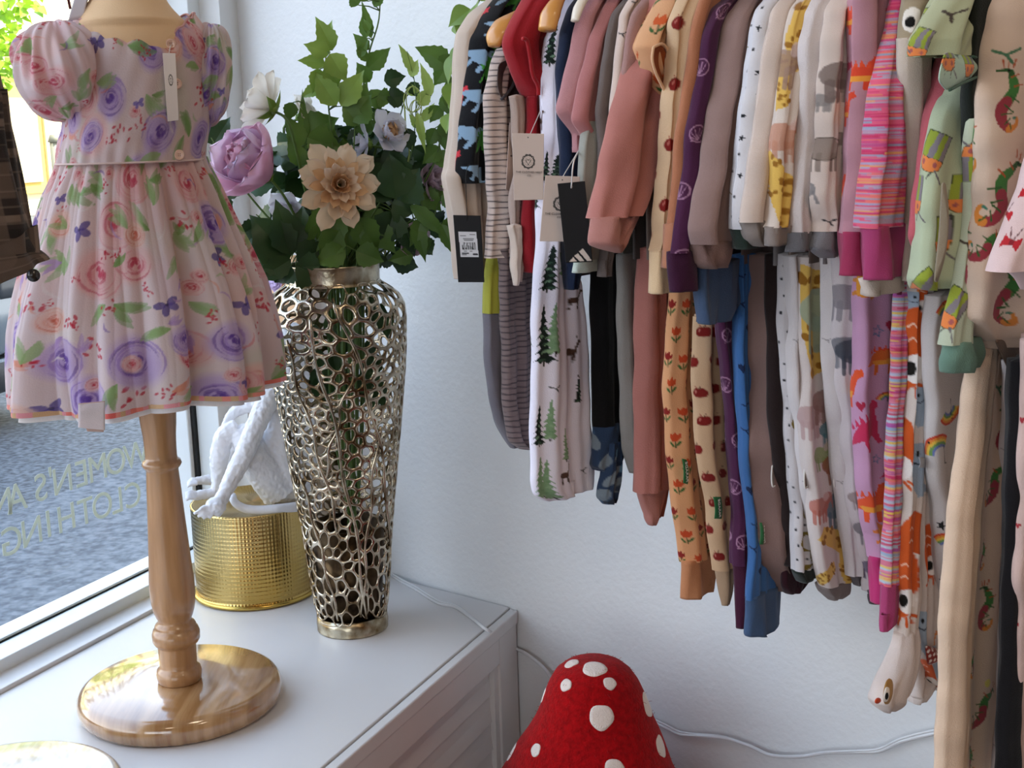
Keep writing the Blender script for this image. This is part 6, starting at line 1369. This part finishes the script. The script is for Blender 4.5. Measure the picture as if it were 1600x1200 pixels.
garment('AG', 'seahorse_romper', 'romper', 'cream romper with green and orange seahorses, broad front at the right edge', 1545, [
    ('front', 'seahorse', [(-30, 1560, 1665), (0, 1556, 1662), (60, 1548, 1658), (150, 1538, 1652), (250, 1534, 1646), (330, 1530, 1640), (420, 1522, 1632), (480, 1516, 1625), (520, 1524, 1612), (536, 1534, 1600)], dict(base='d8c2ae', T=.045, Wmax=.2, marks=[(.32, 160, seahorse(.020, -1)), (.30, 300, seahorse(.024, 1, .5)), (.48, 450, seahorse(.022, -1, .2)), (.25, 90, bird(.01, '4a7a5a')), (.15, 375, seahorse(.018, 1, 1.2)), (-.2, 220, seahorse(.02, -1)), (-.2, 400, seahorse(.02, 1))]))], ('a08c7c', -10, 480), T=.03)
garment('AH', 'bow_print_top', 'top', 'pale pink top with red bows, sleeve end at the right edge of the photo', 1622, [
    (S_, 'white_bow', [(180, 1618, 1690), (230, 1608, 1680), (290, 1596, 1670), (350, 1577, 1660), (400, 1563, 1650), (416, 1558, 1645)], dict(base='e8d0d0', endcap=False, T=.04, marks=[(.12, 372, bow(.008)), (.18, 300, bow(.007)), (-.2, 330, bow(.007))])), (Cf, 'dcc3c4', [(414, 1572, 1645), (432, 1586, 1640), (448, 1594, 1636)], dict(T=.034))], ('b89aa0', 100, 400), T=.03)

# ---- lower row: trousers and legs under the tops
def trousers(key, name, label, x500, parts, T=.018, D=.255, y=500, cat='trousers'): return garment(key, name, cat, label, x500, parts, None, T, False, D, y)
trousers('b1', 'black_trousers', 'black trousers hanging in the dark gap right of the pine tree gown', 925, [(L_, '0b0b0d', [(395, 922, 985), (500, 925, 982), (600, 926, 978), (690, 930, 974)], dict(T=.026))])
trousers('b1b', 'camouflage_leggings', 'blue camouflage baby leggings with one knotted foot below the black trousers', 930, [(L_, 'camo', [(660, 932, 990), (690, 928, 985), (722, 926, 972), (733, 930, 960)], dict(T=.026)), ('foot', 'camo', [(690, 940, 968), (730, 940, 968), (755, 934, 967), (775, 932, 962), (786, 942, 960)], dict(dt=.006, T=.02))])
trousers('b2', 'grey_mint_trousers', 'pale grey green trousers with a seam, left of the salmon trousers', 965, [(L_, 'a5a7a2', [(395, 962, 1005), (450, 964, 1006), (550, 967, 1004), (620, 970, 1002), (700, 975, 1002), (738, 985, 1002)])])
trousers('b3', 'salmon_trousers', 'long salmon pink sweatpants with ribbed ankle cuffs', 995, [(L_, 'c48479', [(385, 997, 1046), (450, 994, 1044), (600, 992, 1044), (700, 993, 1044), (764, 995, 1042)], dict(endcap=False, T=.03)), (Cf, 'cb8f84', [(762, 999, 1040), (790, 1005, 1034), (815, 1010, 1029), (820, 1014, 1026)]), (L_, 'a8685e', [(600, 1008, 1050), (700, 1008, 1050), (760, 1014, 1045), (806, 1016, 1036)], dict(dt=-.012))])  # rear leg is a darker copy of the front one, shade painted in
trousers('b4', 'tulip_trousers', 'peach trousers with orange and red tulips and a plain peach ankle cuff', 1040, [(L_, 'tulip', [(445, 1046, 1104), (500, 1041, 1104), (600, 1038, 1102), (700, 1043, 1106), (800, 1057, 1114), (868, 1066, 1118)], dict(endcap=False, T=.026)), (Cf, 'd99a6c', [(865, 1064, 1118), (900, 1066, 1118), (926, 1067, 1114)], dict(T=.024))], T=.024)
trousers('b5', 'apple_trousers', 'cream trousers with red apples beside the tulip pair, narrow cream cuff', 1085, [(L_, 'apple', [(490, 1086, 1134), (600, 1084, 1136), (700, 1091, 1138), (800, 1105, 1142), (887, 1114, 1146)], dict(endcap=False)), (Cf, 'cfb594', [(885, 1118, 1144), (925, 1124, 1142), (945, 1128, 1138)])], T=.022)
trousers('b6', 'plum_trousers', 'dark plum trousers with pale patches between the apple and blue pairs', 1126, [(L_, 'plum', [(470, 1118, 1166), (600, 1128, 1166), (700, 1138, 1168), (800, 1144, 1172), (880, 1144, 1172)], dict(endcap=False)), (Cf, '4a1636', [(878, 1146, 1172), (930, 1149, 1170), (980, 1151, 1168)])])
trousers('b7', 'blue_trousers', 'mid blue trousers with navy scribbles and a broad plain blue cuff', 1148, [(L_, 'letters', [(396, 1148, 1184), (500, 1147, 1182), (600, 1150, 1186), (700, 1155, 1192), (800, 1166, 1202), (880, 1168, 1212), (922, 1166, 1219)], dict(endcap=False)), (Cf, '4a6a94', [(918, 1165, 1220), (984, 1167, 1218), (991, 1174, 1196)], dict(T=.022)), ('pocket', '4a6488', [(408, 1088, 1162), (440, 1087, 1160), (480, 1090, 1156), (502, 1092, 1140)], dict(dt=-.004, T=.024))])
trousers('b8', 'taupe_trousers', 'taupe mauve sweatpants with a small white oval patch', 1162, [(L_, '9a827c', [(396, 1163, 1214), (500, 1162, 1214), (600, 1165, 1216), (700, 1167, 1228), (760, 1174, 1240), (820, 1182, 1247), (870, 1187, 1246), (900, 1196, 1236), (922, 1212, 1226)], dict(T=.034, fold=1.3))])
trousers('b9', 'dark_brown_trousers', 'very dark brown trousers in shadow right of the taupe pair', 1194, [(L_, '2c201f', [(396, 1196, 1226), (500, 1197, 1228), (600, 1200, 1234), (700, 1206, 1244), (800, 1222, 1252), (880, 1226, 1254)]), (Cf, '3c1a26', [(866, 1226, 1276), (900, 1224, 1274), (924, 1226, 1250)], dict(dt=-.006))])
trousers('b10', 'moon_print_trousers', 'white pyjama trousers with black dots, stars and an olive moon, dark green cuff', 1217, [(L_, 'moons', [(396, 1218, 1246), (500, 1217, 1244), (600, 1222, 1250), (700, 1230, 1260), (800, 1238, 1270), (887, 1241, 1272)], dict(endcap=False)), (Cf, '26302b', [(885, 1240, 1276), (906, 1246, 1272)])])
trousers('b11', 'faint_print_trousers', 'bluish white pyjama trousers almost plain, left of the safari pair', 1231, [(L_, 'faint', [(396, 1230, 1278), (500, 1231, 1276), (600, 1234, 1278), (700, 1243, 1284), (800, 1256, 1292), (870, 1266, 1294)], dict(T=.02))])
trousers('b12', 'safari_trousers', 'cream pyjama trousers with a large yellow giraffe and striped zebra, grey cuff', 1248, [(L_, 'safari', [(396, 1247, 1312), (500, 1248, 1312), (600, 1250, 1316), (700, 1256, 1326), (800, 1267, 1338), (850, 1272, 1334), (906, 1280, 1330)], dict(endcap=False, T=.028, base='d8cfcb', marks=[(.30, 500, giraffe(.05, .1)), (.65, 480, critter('9db09a', .035)), (.3, 575, dot(.006, 'b8862c')), (.25, 640, critter('b89a98', .02)), (.62, 620, critter('96736c', .02)), (.62, 665, critter('3f7680', .016)), (.35, 700, critter('8aa060', .014)), (.6, 720, critter('9a5a3a', .018)), (.6, 782, critter('4d6a78', .024)), (.25, 775, critter('b86a5a', .016)), (.65, 840, giraffe(.034, -.9)), (.9, 880, giraffe(.026, .4)), (.3, 885, giraffe(.018, 1.2))])), (Cf, '938a87', [(904, 1282, 1332), (925, 1286, 1326), (934, 1294, 1316)], dict(T=.026))], T=.024)
trousers('b13', 'white_leg_pyjamas', 'white pyjama trousers with one faint bird and a grey cuff', 1283, [(L_, 'faint', [(396, 1281, 1322), (500, 1282, 1324), (600, 1287, 1330), (700, 1298, 1340), (800, 1311, 1348), (896, 1325, 1352)], dict(endcap=False, T=.026)), (Cf, '6c6a6e', [(894, 1327, 1352), (913, 1336, 1350)])])
trousers('b14', 'elephant_trousers', 'white pyjama trousers with grey elephants, left of the pink dinosaur pair', 1305, [(L_, 'elephant', [(396, 1302, 1352), (500, 1304, 1352), (600, 1310, 1356), (700, 1320, 1364), (800, 1332, 1376), (870, 1344, 1384), (918, 1353, 1386)], dict(T=.026, base='d4cdd0', marks=[(.3, 460, critter('8b868d', .020)), (.35, 538, critter('6c7079', .018)), (.8, 545, critter('3f4550', .020)), (.8, 720, bird(.005)), (.3, 770, critter('9a8a88', .012)), (.55, 820, critter('77737a', .016)), (.3, 880, critter('665f78', .012))]))])
trousers('b15', 'pink_dinosaur_trousers', 'pink pyjama trousers with red and orange dinosaurs and a hot pink cuff', 1343, [(L_, 'pinkdino', [(425, 1343, 1408), (500, 1342, 1408), (600, 1341, 1406), (700, 1343, 1404), (800, 1351, 1400), (866, 1360, 1400)], dict(endcap=False, T=.028, base='c99bbd', marks=[(.1, 440, dino('dc8a34', .014, 2, 1.4)), (.42, 512, star(.006, '5d7fa6', False)), (.75, 505, heart(.006, 'b32a4a')), (.6, 552, dino('dc7030', .016, 2)), (.06, 622, heart(.005, 'b32a4a')), (.68, 620, rainbow(.010)), (.24, 660, dino('c9325c', .020, 1, -.4)), (.85, 680, heart(.006)), (.4, 708, star(.005, '5d7fa6', False)), (.8, 730, dino('c9325c', .012, 1)), (.32, 778, dino('e2562c', .020, 2)), (.6, 830, dino('e0803c', .014, 2, 1.5)), (-.4, 600, dino('e2562c', .018, 2))])), (Cf, 'd83f86', [(864, 1362, 1398), (900, 1362, 1390), (939, 1362, 1384)]), ('ankle_hem', '4a4044', [(925, 1357, 1384), (941, 1360, 1378)], dict(dt=-.008))])
trousers('b16', 'space_dyed_trousers', 'narrow pink and blue streaky space dyed trousers with a raspberry cuff', 1397, [(L_, 'space_leg', [(430, 1398, 1424), (550, 1395, 1418), (650, 1390, 1413), (750, 1386, 1409), (850, 1383, 1406), (912, 1379, 1404)], dict(endcap=False)), (Cf, 'c24f86', [(910, 1380, 1405), (950, 1378, 1404), (975, 1376, 1400), (985, 1376, 1388)])], T=.016)
trousers('b17', 'fox_print_sleepsuit', 'cream sleepsuit legs with orange foxes and grey whales, gathered feet with a bird face', 1417, [
    (L_, 'fox', [(440, 1419, 1452), (550, 1417, 1450), (650, 1412, 1446), (750, 1410, 1442), (850, 1405, 1436), (930, 1405, 1434), (988, 1401, 1430)], dict(endcap=False, T=.022, base='dcd1c8', marks=[(.6, 462, foxy(.014)), (.28, 470, whale(.01)), (.3, 540, foxy(.024)), (.6, 625, whale(.014)), (.7, 720, whale(.02)), (.6, 850, foxy(.022)), (.35, 905, foxy(.022)), (-.3, 700, foxy(.02))])),
    ('foot', 'd9cec8', [(984, 1401, 1430), (1000, 1398, 1432), (1030, 1384, 1430), (1060, 1371, 1426), (1084, 1364, 1420), (1098, 1367, 1412), (1108, 1378, 1400)], dict(T=.03, wav=.4)),
    (L_, 'fox', [(760, 1428, 1478), (850, 1428, 1476), (930, 1428, 1474), (1000, 1432, 1484), (1050, 1445, 1492), (1072, 1458, 1488)], dict(dt=.004, T=.024, base='d5cbc4', marks=[(.5, 852, foxy(.018)), (.25, 965, whale(.018)), (.5, 1020, whale(.02)), (.15, 1035, foxy(.014))])),
    ('foot', 'fox', [(1000, 1425, 1475), (1050, 1425, 1478), (1080, 1420, 1455), (1094, 1424, 1446)], dict(T=.022, dt=-.004))])
trousers('b18', 'rainbow_trousers', 'pale grey pyjama trousers with smiling rainbows and black stars', 1450, [(L_, 'rainbow', [(455, 1452, 1512), (560, 1449, 1520), (700, 1450, 1512), (850, 1455, 1500), (940, 1466, 1498), (980, 1478, 1494)], dict(T=.028, base='c9c4c2', marks=[(.4, 490, rainbow(.016)), (.5, 625, rainbow(.018, 2.9)), (.35, 695, rainbow(.020, -.5)), (.85, 660, rainbow(.022, 2.2)), (.6, 760, rainbow(.012, 2.6)), (.35, 810, star(.005, '222222')), (.6, 850, rainbow(.018, .3)), (.5, 900, bird(.006))]))])
trousers('b19', 'seahorse_trousers', 'long cream seahorse trousers with a plain front edge reaching the bottom of the photo', 1514, [
    ('front_edge', 'e2c8ae', [(440, 1532, 1572), (530, 1518, 1556), (600, 1507, 1548), (700, 1495, 1537), (800, 1484, 1528), (880, 1476, 1522), (1000, 1472, 1514), (1100, 1470, 1510), (1215, 1466, 1506)], dict(T=.026, endcap=False, wav=.5)),
    (L_, 'seahorse', [(440, 1560, 1608), (530, 1548, 1602), (600, 1542, 1598), (700, 1532, 1594), (800, 1522, 1588), (880, 1516, 1580), (1000, 1508, 1574), (1100, 1504, 1566), (1215, 1500, 1554)], dict(T=.022, dt=-.001, endcap=False, wav=.5, base='d2bba4', marks=[(.35, 598, bird(.012, '4a7a5a')), (.55, 662, seahorse(0.0153, -1)), (.4, 745, seahorse(0.0170, 1, .5)), (.25, 850, seahorse(0.0102, -1)), (.75, 835, seahorse(0.0170, 1)), (.4, 935, seahorse(0.0170, -1)), (.2, 1010, seahorse(0.0102, 1)), (.6, 1050, dot(.004, 'd8cf6a')), (.5, 1090, seahorse(0.0187, 1, .8)), (.25, 1165, seahorse(0.0136, -1))]))], D=.30)
trousers('b21', 'doodle_print_trousers', 'pale grey trousers with black doodles squeezed between seahorse and black pairs', 1562, [(L_, 'faint', [(560, 1566, 1596), (800, 1560, 1590), (1000, 1556, 1584), (1150, 1552, 1575), (1215, 1550, 1572)])], D=.25, T=.016)
trousers('b20', 'black_leggings', 'narrow black leggings at the right edge of the photo', 1590, [(L_, '17161a', [(560, 1578, 1618), (700, 1573, 1612), (900, 1567, 1604), (1100, 1561, 1600), (1215, 1557, 1602)], dict(endcap=False))], D=.30, T=.024)
trousers('b22', 'berry_print_trousers', 'cream trousers with black and red sprigs cut off by the right edge', 1612, [(L_, 'berry', [(520, 1600, 1660), (700, 1597, 1655), (900, 1592, 1650), (1100, 1592, 1645), (1215, 1594, 1645)], dict(endcap=False))], D=.30, T=.024)

# ---- details on the clothes
def gt(k): return G[k][1]
def gp(k): return G[k][0]
flap('neckline', [(764, 100), (790, 90), (802, 110), (800, 140), (788, 156), (770, 158), (762, 135)], gt('C'), ck('5f5250'), gp('C'), out=.014, bulge=-.004)
m = MB(); q = [onrail(x, y, gt('C')) + eW * .016 for x, y in ((780, 92), (788, 110), (786, 130), (776, 146), (766, 156))]; m.tube(spline(q, 20), .0022, 8, flat=.6); m.build('neck_trim', ck('4a474c'), gp('C'))
flap('sleeve_lining', [(990, 76), (1003, 71), (1013, 82), (1013, 96), (1019, 111), (1030, 124), (1024, 137), (1019, 158), (1012, 150), (1002, 132), (992, 112), (988, 94)], gt('P'), ck('b5602c'), gp('P'), out=.022, bulge=-.006)
m = MB(); q = [onrail(x, y, gt('P')) + eW * .0235 for x, y in ((990, 76), (1004, 71), (1013, 82), (1012, 97), (1019, 112), (1030, 124), (1024, 138), (1020, 160), (1012, 152), (1003, 134), (993, 114), (988, 94), (990, 76))]; m.tube(spline(q, 50), .0015, 8); m.build('frill_edge', ck('ecc39a'), gp('P'))
m = MB(); q = [onrail(x, y, gt('F')) + eW * .018 for x, y in ((796, 62), (803, 66), (808, 92), (812, 118), (820, 135), (821, 150))]; m.tube(spline(q, 30), .0022, 8); m.build('ruffle_edge', ck('c22a34'), gp('F'))
flap('turned_cuff', [(1430, 84), (1450, 87), (1475, 92), (1498, 100), (1500, 109), (1482, 118), (1455, 131), (1433, 144), (1419, 128), (1424, 104)], gt('AD'), M['print'], gp('AD'), out=.026, bulge=.004, pr=PR['bug_blue'], off=(.02, .05))
m = MB(); q = [onrail(x, y, gt('AD')) + eW * .028 for x, y in ((1433, 143), (1455, 132), (1480, 121), (1500, 109), (1498, 100), (1470, 91))]; m.tube(spline(q, 30), .0013, 8); m.build('cuff_edge', ck('4f7565'), gp('AD'))
flap('pocket_flap', [(1436, 282), (1442, 286), (1438, 380), (1430, 440), (1424, 440), (1432, 360)], gt('AD'), ck('a79f88'), gp('AD'), out=.021)
flap('shirt_tail', [(1538, 530), (1570, 528), (1625, 480), (1625, 555), (1566, 590), (1552, 560)], gt('AG') , ck('84705f'), gp('AG'), out=.010, bulge=.002)
m = MB(); q = [onrail(x, y, gt('AC')) + eW * .012 for x, y in ((1478, 130), (1468, 155), (1462, 180), (1458, 205), (1456, 225))]; m.tube(spline(q, 30), .0045, 8, flat=.3); m.build('crochet_edging', cloth('edging', '77606a', bump=1.0, bscale=500), gp('AC'))
m = MB()
for k in range(24): p_ = spline(q, 24)[k] + eW * .0022 + nW * .001; m.ball(p_, .0011, 6, 5)
m.build('dotted_trim', ck('d9ccd0'), gp('AC'))
# bird face on the gathered foot
tf = gt('b17') + .016
for nm, c, x, y, rx_, rz_, o_ in (('face_patch', 'c9a05a', 1386, 1080, .011, .013, .002), ('eye', 'f2efe8', 1381, 1084, .0062, .0075, .0035), ('pupil', '0f0e0c', 1379, 1086, .0026, .0036, .0048)):
    p_ = onrail(x, y, tf) + eW * o_; th_ = np.arange(26) * 2 * PI / 26; rows_ = [p_ + eW * e_ + (q_ * rx_ * np.cos(th_))[:, None] * nW + (q_ * rz_ * np.sin(th_))[:, None] * up for q_, e_ in ((1, -.0015), (.97, 0), (.5, .0008), (.02, .001))]
    mesh(nm, np.concatenate(rows_), grid_faces(4, 26), ck(c), gp('b17'))
flap('beak', [(1366, 1090), (1374, 1089), (1373, 1098), (1364, 1100)], tf, ck('d9542c'), gp('b17'), out=.002, bulge=.002)
flap('dotted_patch', [(1420, 1002), (1440, 1008), (1448, 1020), (1436, 1030), (1424, 1034)], gt('b17'), M['print'], gp('b17'), out=.018, pr=scatter(C_('8a2a20', .04, .04), [dot(.0017, 'e6d6cc')], .006, .007, .05))
# sewn-in labels
lgreen = mat('label_green', '2f7a48', rough=.6); lwhite = mat('label_white', 'e2ddd6', rough=.6)
def sewn(k, pts, mt, txt=None, name='woven_label', out=.012):
    t_ = gt(k); P = np.array([onrail(x, y, t_) + eW * out for x, y in pts]); V_, f_, _ = strip(*P, nu=4, nv=8, bend=.0015, nrm=eW); o = mesh(name, V_, f_, mt, gp(k), smooth=False)
    if txt:
        c_ = P.mean(0) + eW * .0022; L_n = np.linalg.norm(P[3] - P[0]); rt = (P[0] - P[3]) / L_n; text('lettering', txt, L_n / len(txt) * 1.35, c_, rt, -nW, lwhite, gp(k))
sewn('b4', [(1049, 714), (1057, 716), (1058, 754), (1051, 752)], lgreen, 'PARADE', out=.014)
sewn('b5', [(1100, 774), (1112, 774), (1113, 808), (1102, 808)], lgreen, 'PARADE')
sewn('b6', [(1153, 816), (1163, 816), (1163, 850), (1154, 850)], lgreen, 'PARADE', out=.011)
sewn('b7', [(1172, 814), (1183, 814), (1182, 848), (1172, 848)], lgreen, 'PARADE')
sewn('b6', [(1133, 515), (1147, 515), (1148, 540), (1136, 540)], lwhite, out=.011)
sewn('b6', [(1142, 660), (1150, 660), (1150, 684), (1143, 684)], lwhite, out=.011)
sewn('C', [(798, 352), (810, 352), (811, 372), (799, 372)], lwhite, out=.020)
sewn('b17', [(1416, 712), (1431, 712), (1430, 728), (1416, 728)], mat('label_grey', 'a9aaae', rough=.6), out=.013)
for k, x, y in (('b8', 1186, 738), ('b12', 1282, 738), ('b10', 1236, 740)):
    p_ = onrail(x, y, gt(k)) + eW * .018; m = MB(); th_ = np.linspace(0, 2 * PI, 30); m.tube([p_ + nW * (.0055 * math.copysign(abs(math.cos(a)) ** .6, math.cos(a))) + up * (.0135 * math.sin(a)) for a in th_], .0009, 6, False); m.build('patch_stitching', lwhite, gp(k))
    rows_ = [p_ - eW * .0004 + (q_ * .0052 * np.cos(th_[:-1]))[:, None] * nW + (q_ * .013 * np.sin(th_[:-1]))[:, None] * up + eW * (.001 * (1 - q_)) for q_ in (1, .6, .05)]; mesh('patch', np.concatenate(rows_), grid_faces(3, 29), ck('a39a92'), gp(k))
# hanger ends that show
def tip(label, pts, rad, mt, t, group='hanger ends showing at the top of the row'):
    P = spline([onrail(x, y, t) + eW * .010 for x, y in pts], 20); o = thing('coat_hanger', tuple(P[0]), label, 'hanger'); m = MB(); m.tube(P, np.interp(np.linspace(0, 1, 20), np.linspace(0, 1, len(rad)), rad), 14, flat=.6); m.build('arms', mt, o)
    c_ = Wl(t, RD0, ZS + .055); m = MB(); q = [P[0], P[0] * .5 + c_ * .5 + up * .01, c_, c_ + up * (RZ - c_[2] - .02)] + [Wl(t, RD0 + .0155 * math.cos(a), RZ + .0155 * math.sin(a)) for a in np.linspace(-.9, 2.9, 9)]; m.tube(spline(q, 50), np.concatenate([np.full(14, .008), np.full(36, .0018)]), 8); m.build('hook', wire, o)
tip('orange wooden hanger end sticking out of the striped romper shoulder', [(812, 16), (796, 30), (778, 42), (765, 58), (761, 73)], [.008, .014, .017, .014, .008], woodh, gt('C'))
tip('honey coloured wooden hanger end above the red romper and pine tree gown', [(868, -8), (856, 8), (848, 25), (843, 48)], [.006, .010, .0125, .011], woodh, gt('F') + .03)
tip('cream plastic hanger end against the navy top', [(920, -20), (903, -4), (892, 14), (886, 34)], [.004, .006, .0065, .005], whiteh, gt('H') + .012)

# ---- swing tickets on the clothes
def rc(pts, t, out): return [onrail(x, y, t) + eW * out for x, y in pts]
def facing(pts, P0):
    """a card hanging freely, turned to the viewer, through the point P0"""
    n = V(0, 0, CZ) - P0; n[2] = 0; n /= np.linalg.norm(n); return [onplane(x, y, P0, n) for x, y in pts]
pA = onrail(735, 300, gt('A')) + eW * .03 + nW * .04
def barcode(c, w, h):
    c.poly([(w * .14, h * .24), (w * .80, h * .24), (w * .84, h * .62), (w * .17, h * .62)], 'd9dadf'); x = w * .24; r = random.Random(4)
    while x < w * .74: q = r.uniform(.005, .02) * w; c.poly([(x, h * .40), (x + q, h * .40), (x + q + w * .01, h * .51), (x + w * .01, h * .51)], '16171a'); x += q + r.uniform(.006, .02) * w
    for (a, b, yy, w_) in ((.2, .4, .305, .012), (.55, .74, .285, .010), (.3, .68, .345, .012), (.32, .66, .37, .010), (.22, .46, .565, .014), (.22, .38, .585, .014), (.64, .78, .58, .026), (.3, .4, .53, .01), (.52, .6, .53, .01)): c.line([(w * (a + .01), h * yy), (w * (b + .01), h * yy)], h * w_, '33343a')
    c.ell(w * .5, h * .05, w * .03, w * .03, 0, '050506')
t_, q = card('swing_ticket', facing([(708, 336), (751, 337), (757, 441), (716, 441)], pA), barcode, (.045, .10), 'black swing ticket with a white barcode sticker on the leftmost sleepsuit', base='17181b', bend=.001)
string(t_, [q[0] * .5 + q[1] * .5 - up * .006, pA + up * .03, onrail(738, 270, gt('A')) + eW * .02], mt=M['ink'])
pB = onrail(782, 215, gt('C')) + eW * .018
t_, q = card('swing_ticket', rc([(776, 192), (797, 192), (796, 310), (770, 296)], gt('C'), .019), lambda c, w, h: crest(c, w * .52, h * .36, w * .2), (.05, .095), 'cream boutique ticket with wreath crest seen edge on in front of the striped romper', base='cfb9ad')
ticket_text(t_, q, 1, .50); string(t_, [q[0] * .5 + q[1] * .5, onrail(790, 165, gt('C')) + eW * .018])
pC = onrail(822, 230, gt('F')) + eW * .02 + nW * .02
t_, q = card('swing_ticket', facing([(800, 208), (850, 209), (849, 312), (803, 313)], pC), clothes_ticket, (.05, .10), 'large cream boutique ticket with wreath crest, hanging in front of the red romper', base='d3c0b4')
ticket_text(t_, q, 1); string(t_, [q[0] * .5 + q[1] * .5 - up * .006, onrail(828, 170, gt('F')) + eW * .016])
pD = onrail(902, 340, gt('N2')) + nW * .012
t_, q = card('swing_ticket', facing([(852, 274), (906, 276), (905, 378), (843, 377)], pD), clothes_ticket, (.05, .095), 'cream boutique ticket with wreath crest half hidden behind the black ticket', base='c9b6aa')
ticket_text(t_, q, 1); string(t_, [q[0] * .55 + q[1] * .45 - up * .004, onrail(894, 236, gt('J')) + eW * .008])
def three(c, w, h):
    for x0, x1, y0 in ((.16, .40, .955), (.33, .64, .925), (.50, .86, .87)): pass
    c.poly([(w * .14, h * .985), (w * .30, h * .93), (w * .42, h * .985)], 'd9c9bb'); c.poly([(w * .34, h * .915), (w * .49, h * .885), (w * .70, h * .985), (w * .52, h * .985)], 'd9c9bb'); c.poly([(w * .53, h * .865), (w * .69, h * .825), (w * .97, h * .985), (w * .80, h * .985)], 'd9c9bb'); c.ell(w * .5, h * .05, w * .04, w * .035, 0, 'c9c0b8')
pE = pD + nW * .014
t_, q = card('swing_ticket', facing([(871, 287), (914, 283), (926, 409), (884, 411)], pE), three, (.04, .125), 'plain black swing ticket with three slanted cream bars at its foot', base='0d0b0d')
string(t_, [q[0] * .5 + q[1] * .5 - up * .006, q[0] * .4 + q[1] * .6 + up * .02, onrail(896, 234, gt('J')) + eW * .008], .0009)

# ================================================================ plaid shirt at the left edge, nearer the viewer
SH = V(-.46, 1.13, 0); sn = SH / np.linalg.norm(SH); srt = V(sn[1], -sn[0], 0)
def shp(x, y, d=0.0): return onplane(x, y, SH - sn * d, sn)
shirt = thing('plaid_shirt', shp(-40, 100), 'dark brown plaid flannel shirt, only its buttoned cuff and sleeve show at the left edge', 'shirt')
def tube_img(name, prof, dr, mt, pr, seed=1, slope=0.0, parent=shirt, close=True):
    pa = np.array(prof, float); n = int((pa[-1, 0] - pa[0, 0]) / 1.6); y = np.linspace(pa[0, 0], pa[-1, 0], n); xl = np.interp(y, pa[:, 0], pa[:, 1]); xr = np.interp(y, pa[:, 0], pa[:, 2]); nc = 240
    a = np.arange(nc) * 2 * PI / nc; P = []; Uv = []; Vv = []; r_ = np.random.default_rng(seed); ph = r_.uniform(0, 6, 3); z0 = shp(0, y[0])[2]
    for j in range(n):
        A, B = shp(xl[j], y[j]), shp(xr[j], y[j]); c = (A + B) / 2; hw = np.linalg.norm(B - A) / 2; f_ = 1 + .05 * np.sin(5 * a + ph[0] + y[j] * .012) + .03 * np.sin(9 * a + ph[1] - y[j] * .02)
        z_ = slope * np.cos(a) * (y[j] - y[0]) / (y[-1] - y[0])
        P.append(c + (hw * np.cos(a) * f_)[:, None] * srt - (dr * np.sin(a) * f_)[:, None] * sn + z_[:, None] * up); Uv.append(a * .045); Vv.append(0 * a + z0 - c[2])
    inn = (P[-1] - P[-1].mean(0)) * V(.85, .85, 1) + P[-1].mean(0); P += [inn, inn + up * .03]; Uv += [Uv[-1]] * 2; Vv += [Vv[-1]] * 2
    P = np.array(P); return mesh(name, P.reshape(-1, 3), grid_faces(n + 2, nc), mt, parent, col=pr.sample(np.array(Uv).ravel() + 1, np.array(Vv).ravel()))
tube_img('sleeve', [(-60, -230, -60), (60, -190, -22), (110, -170, -4), (150, -155, 8), (200, -140, 14), (240, -132, 20), (300, -120, 34), (350, -110, 46), (392, -104, 56), (402, -102, 55)], .030, M['print'], PR['plaid'], 3)
tube_img('cuff', [(396, -106, 59), (410, -108, 66), (430, -108, 75), (442, -106, 79)], .036, M['print'], PR['plaid'], 6, slope=.018)
tube_img('sleeve', [(140, -60, 10), (200, -60, 18), (260, -60, 30), (330, -60, 44), (392, -60, 58)], .018, M['print'], PR['plaid'], 9)
q = shp(52, 430, .030); m = MB(); m.tube([q, q - sn * .003], .0055, 18); m.build('button', mat('dark_button', '2a2522', rough=.2), shirt)
tube_img('torso', [(-140, -420, -160), (0, -460, -170), (300, -480, -170), (600, -490, -170)], .05, M['print'], PR['plaid'], 12)
h_ = thing('coat_hanger', shp(-300, -150), 'wooden hanger carrying the plaid shirt, outside the left edge', 'hanger'); m = MB(); m.tube(spline([shp(-110, -60), shp(-200, -130), shp(-300, -165), shp(-400, -130), shp(-480, -60)], 24), .008, 10, flat=.6); m.build('arms', woodh, h_)
p_ = shp(-300, -165); m = MB(); m.tube(spline([p_, p_ + up * .06, p_ + up * (2.69 - p_[2])], 16), .0015, 6); m.build('hook', wire, h_)
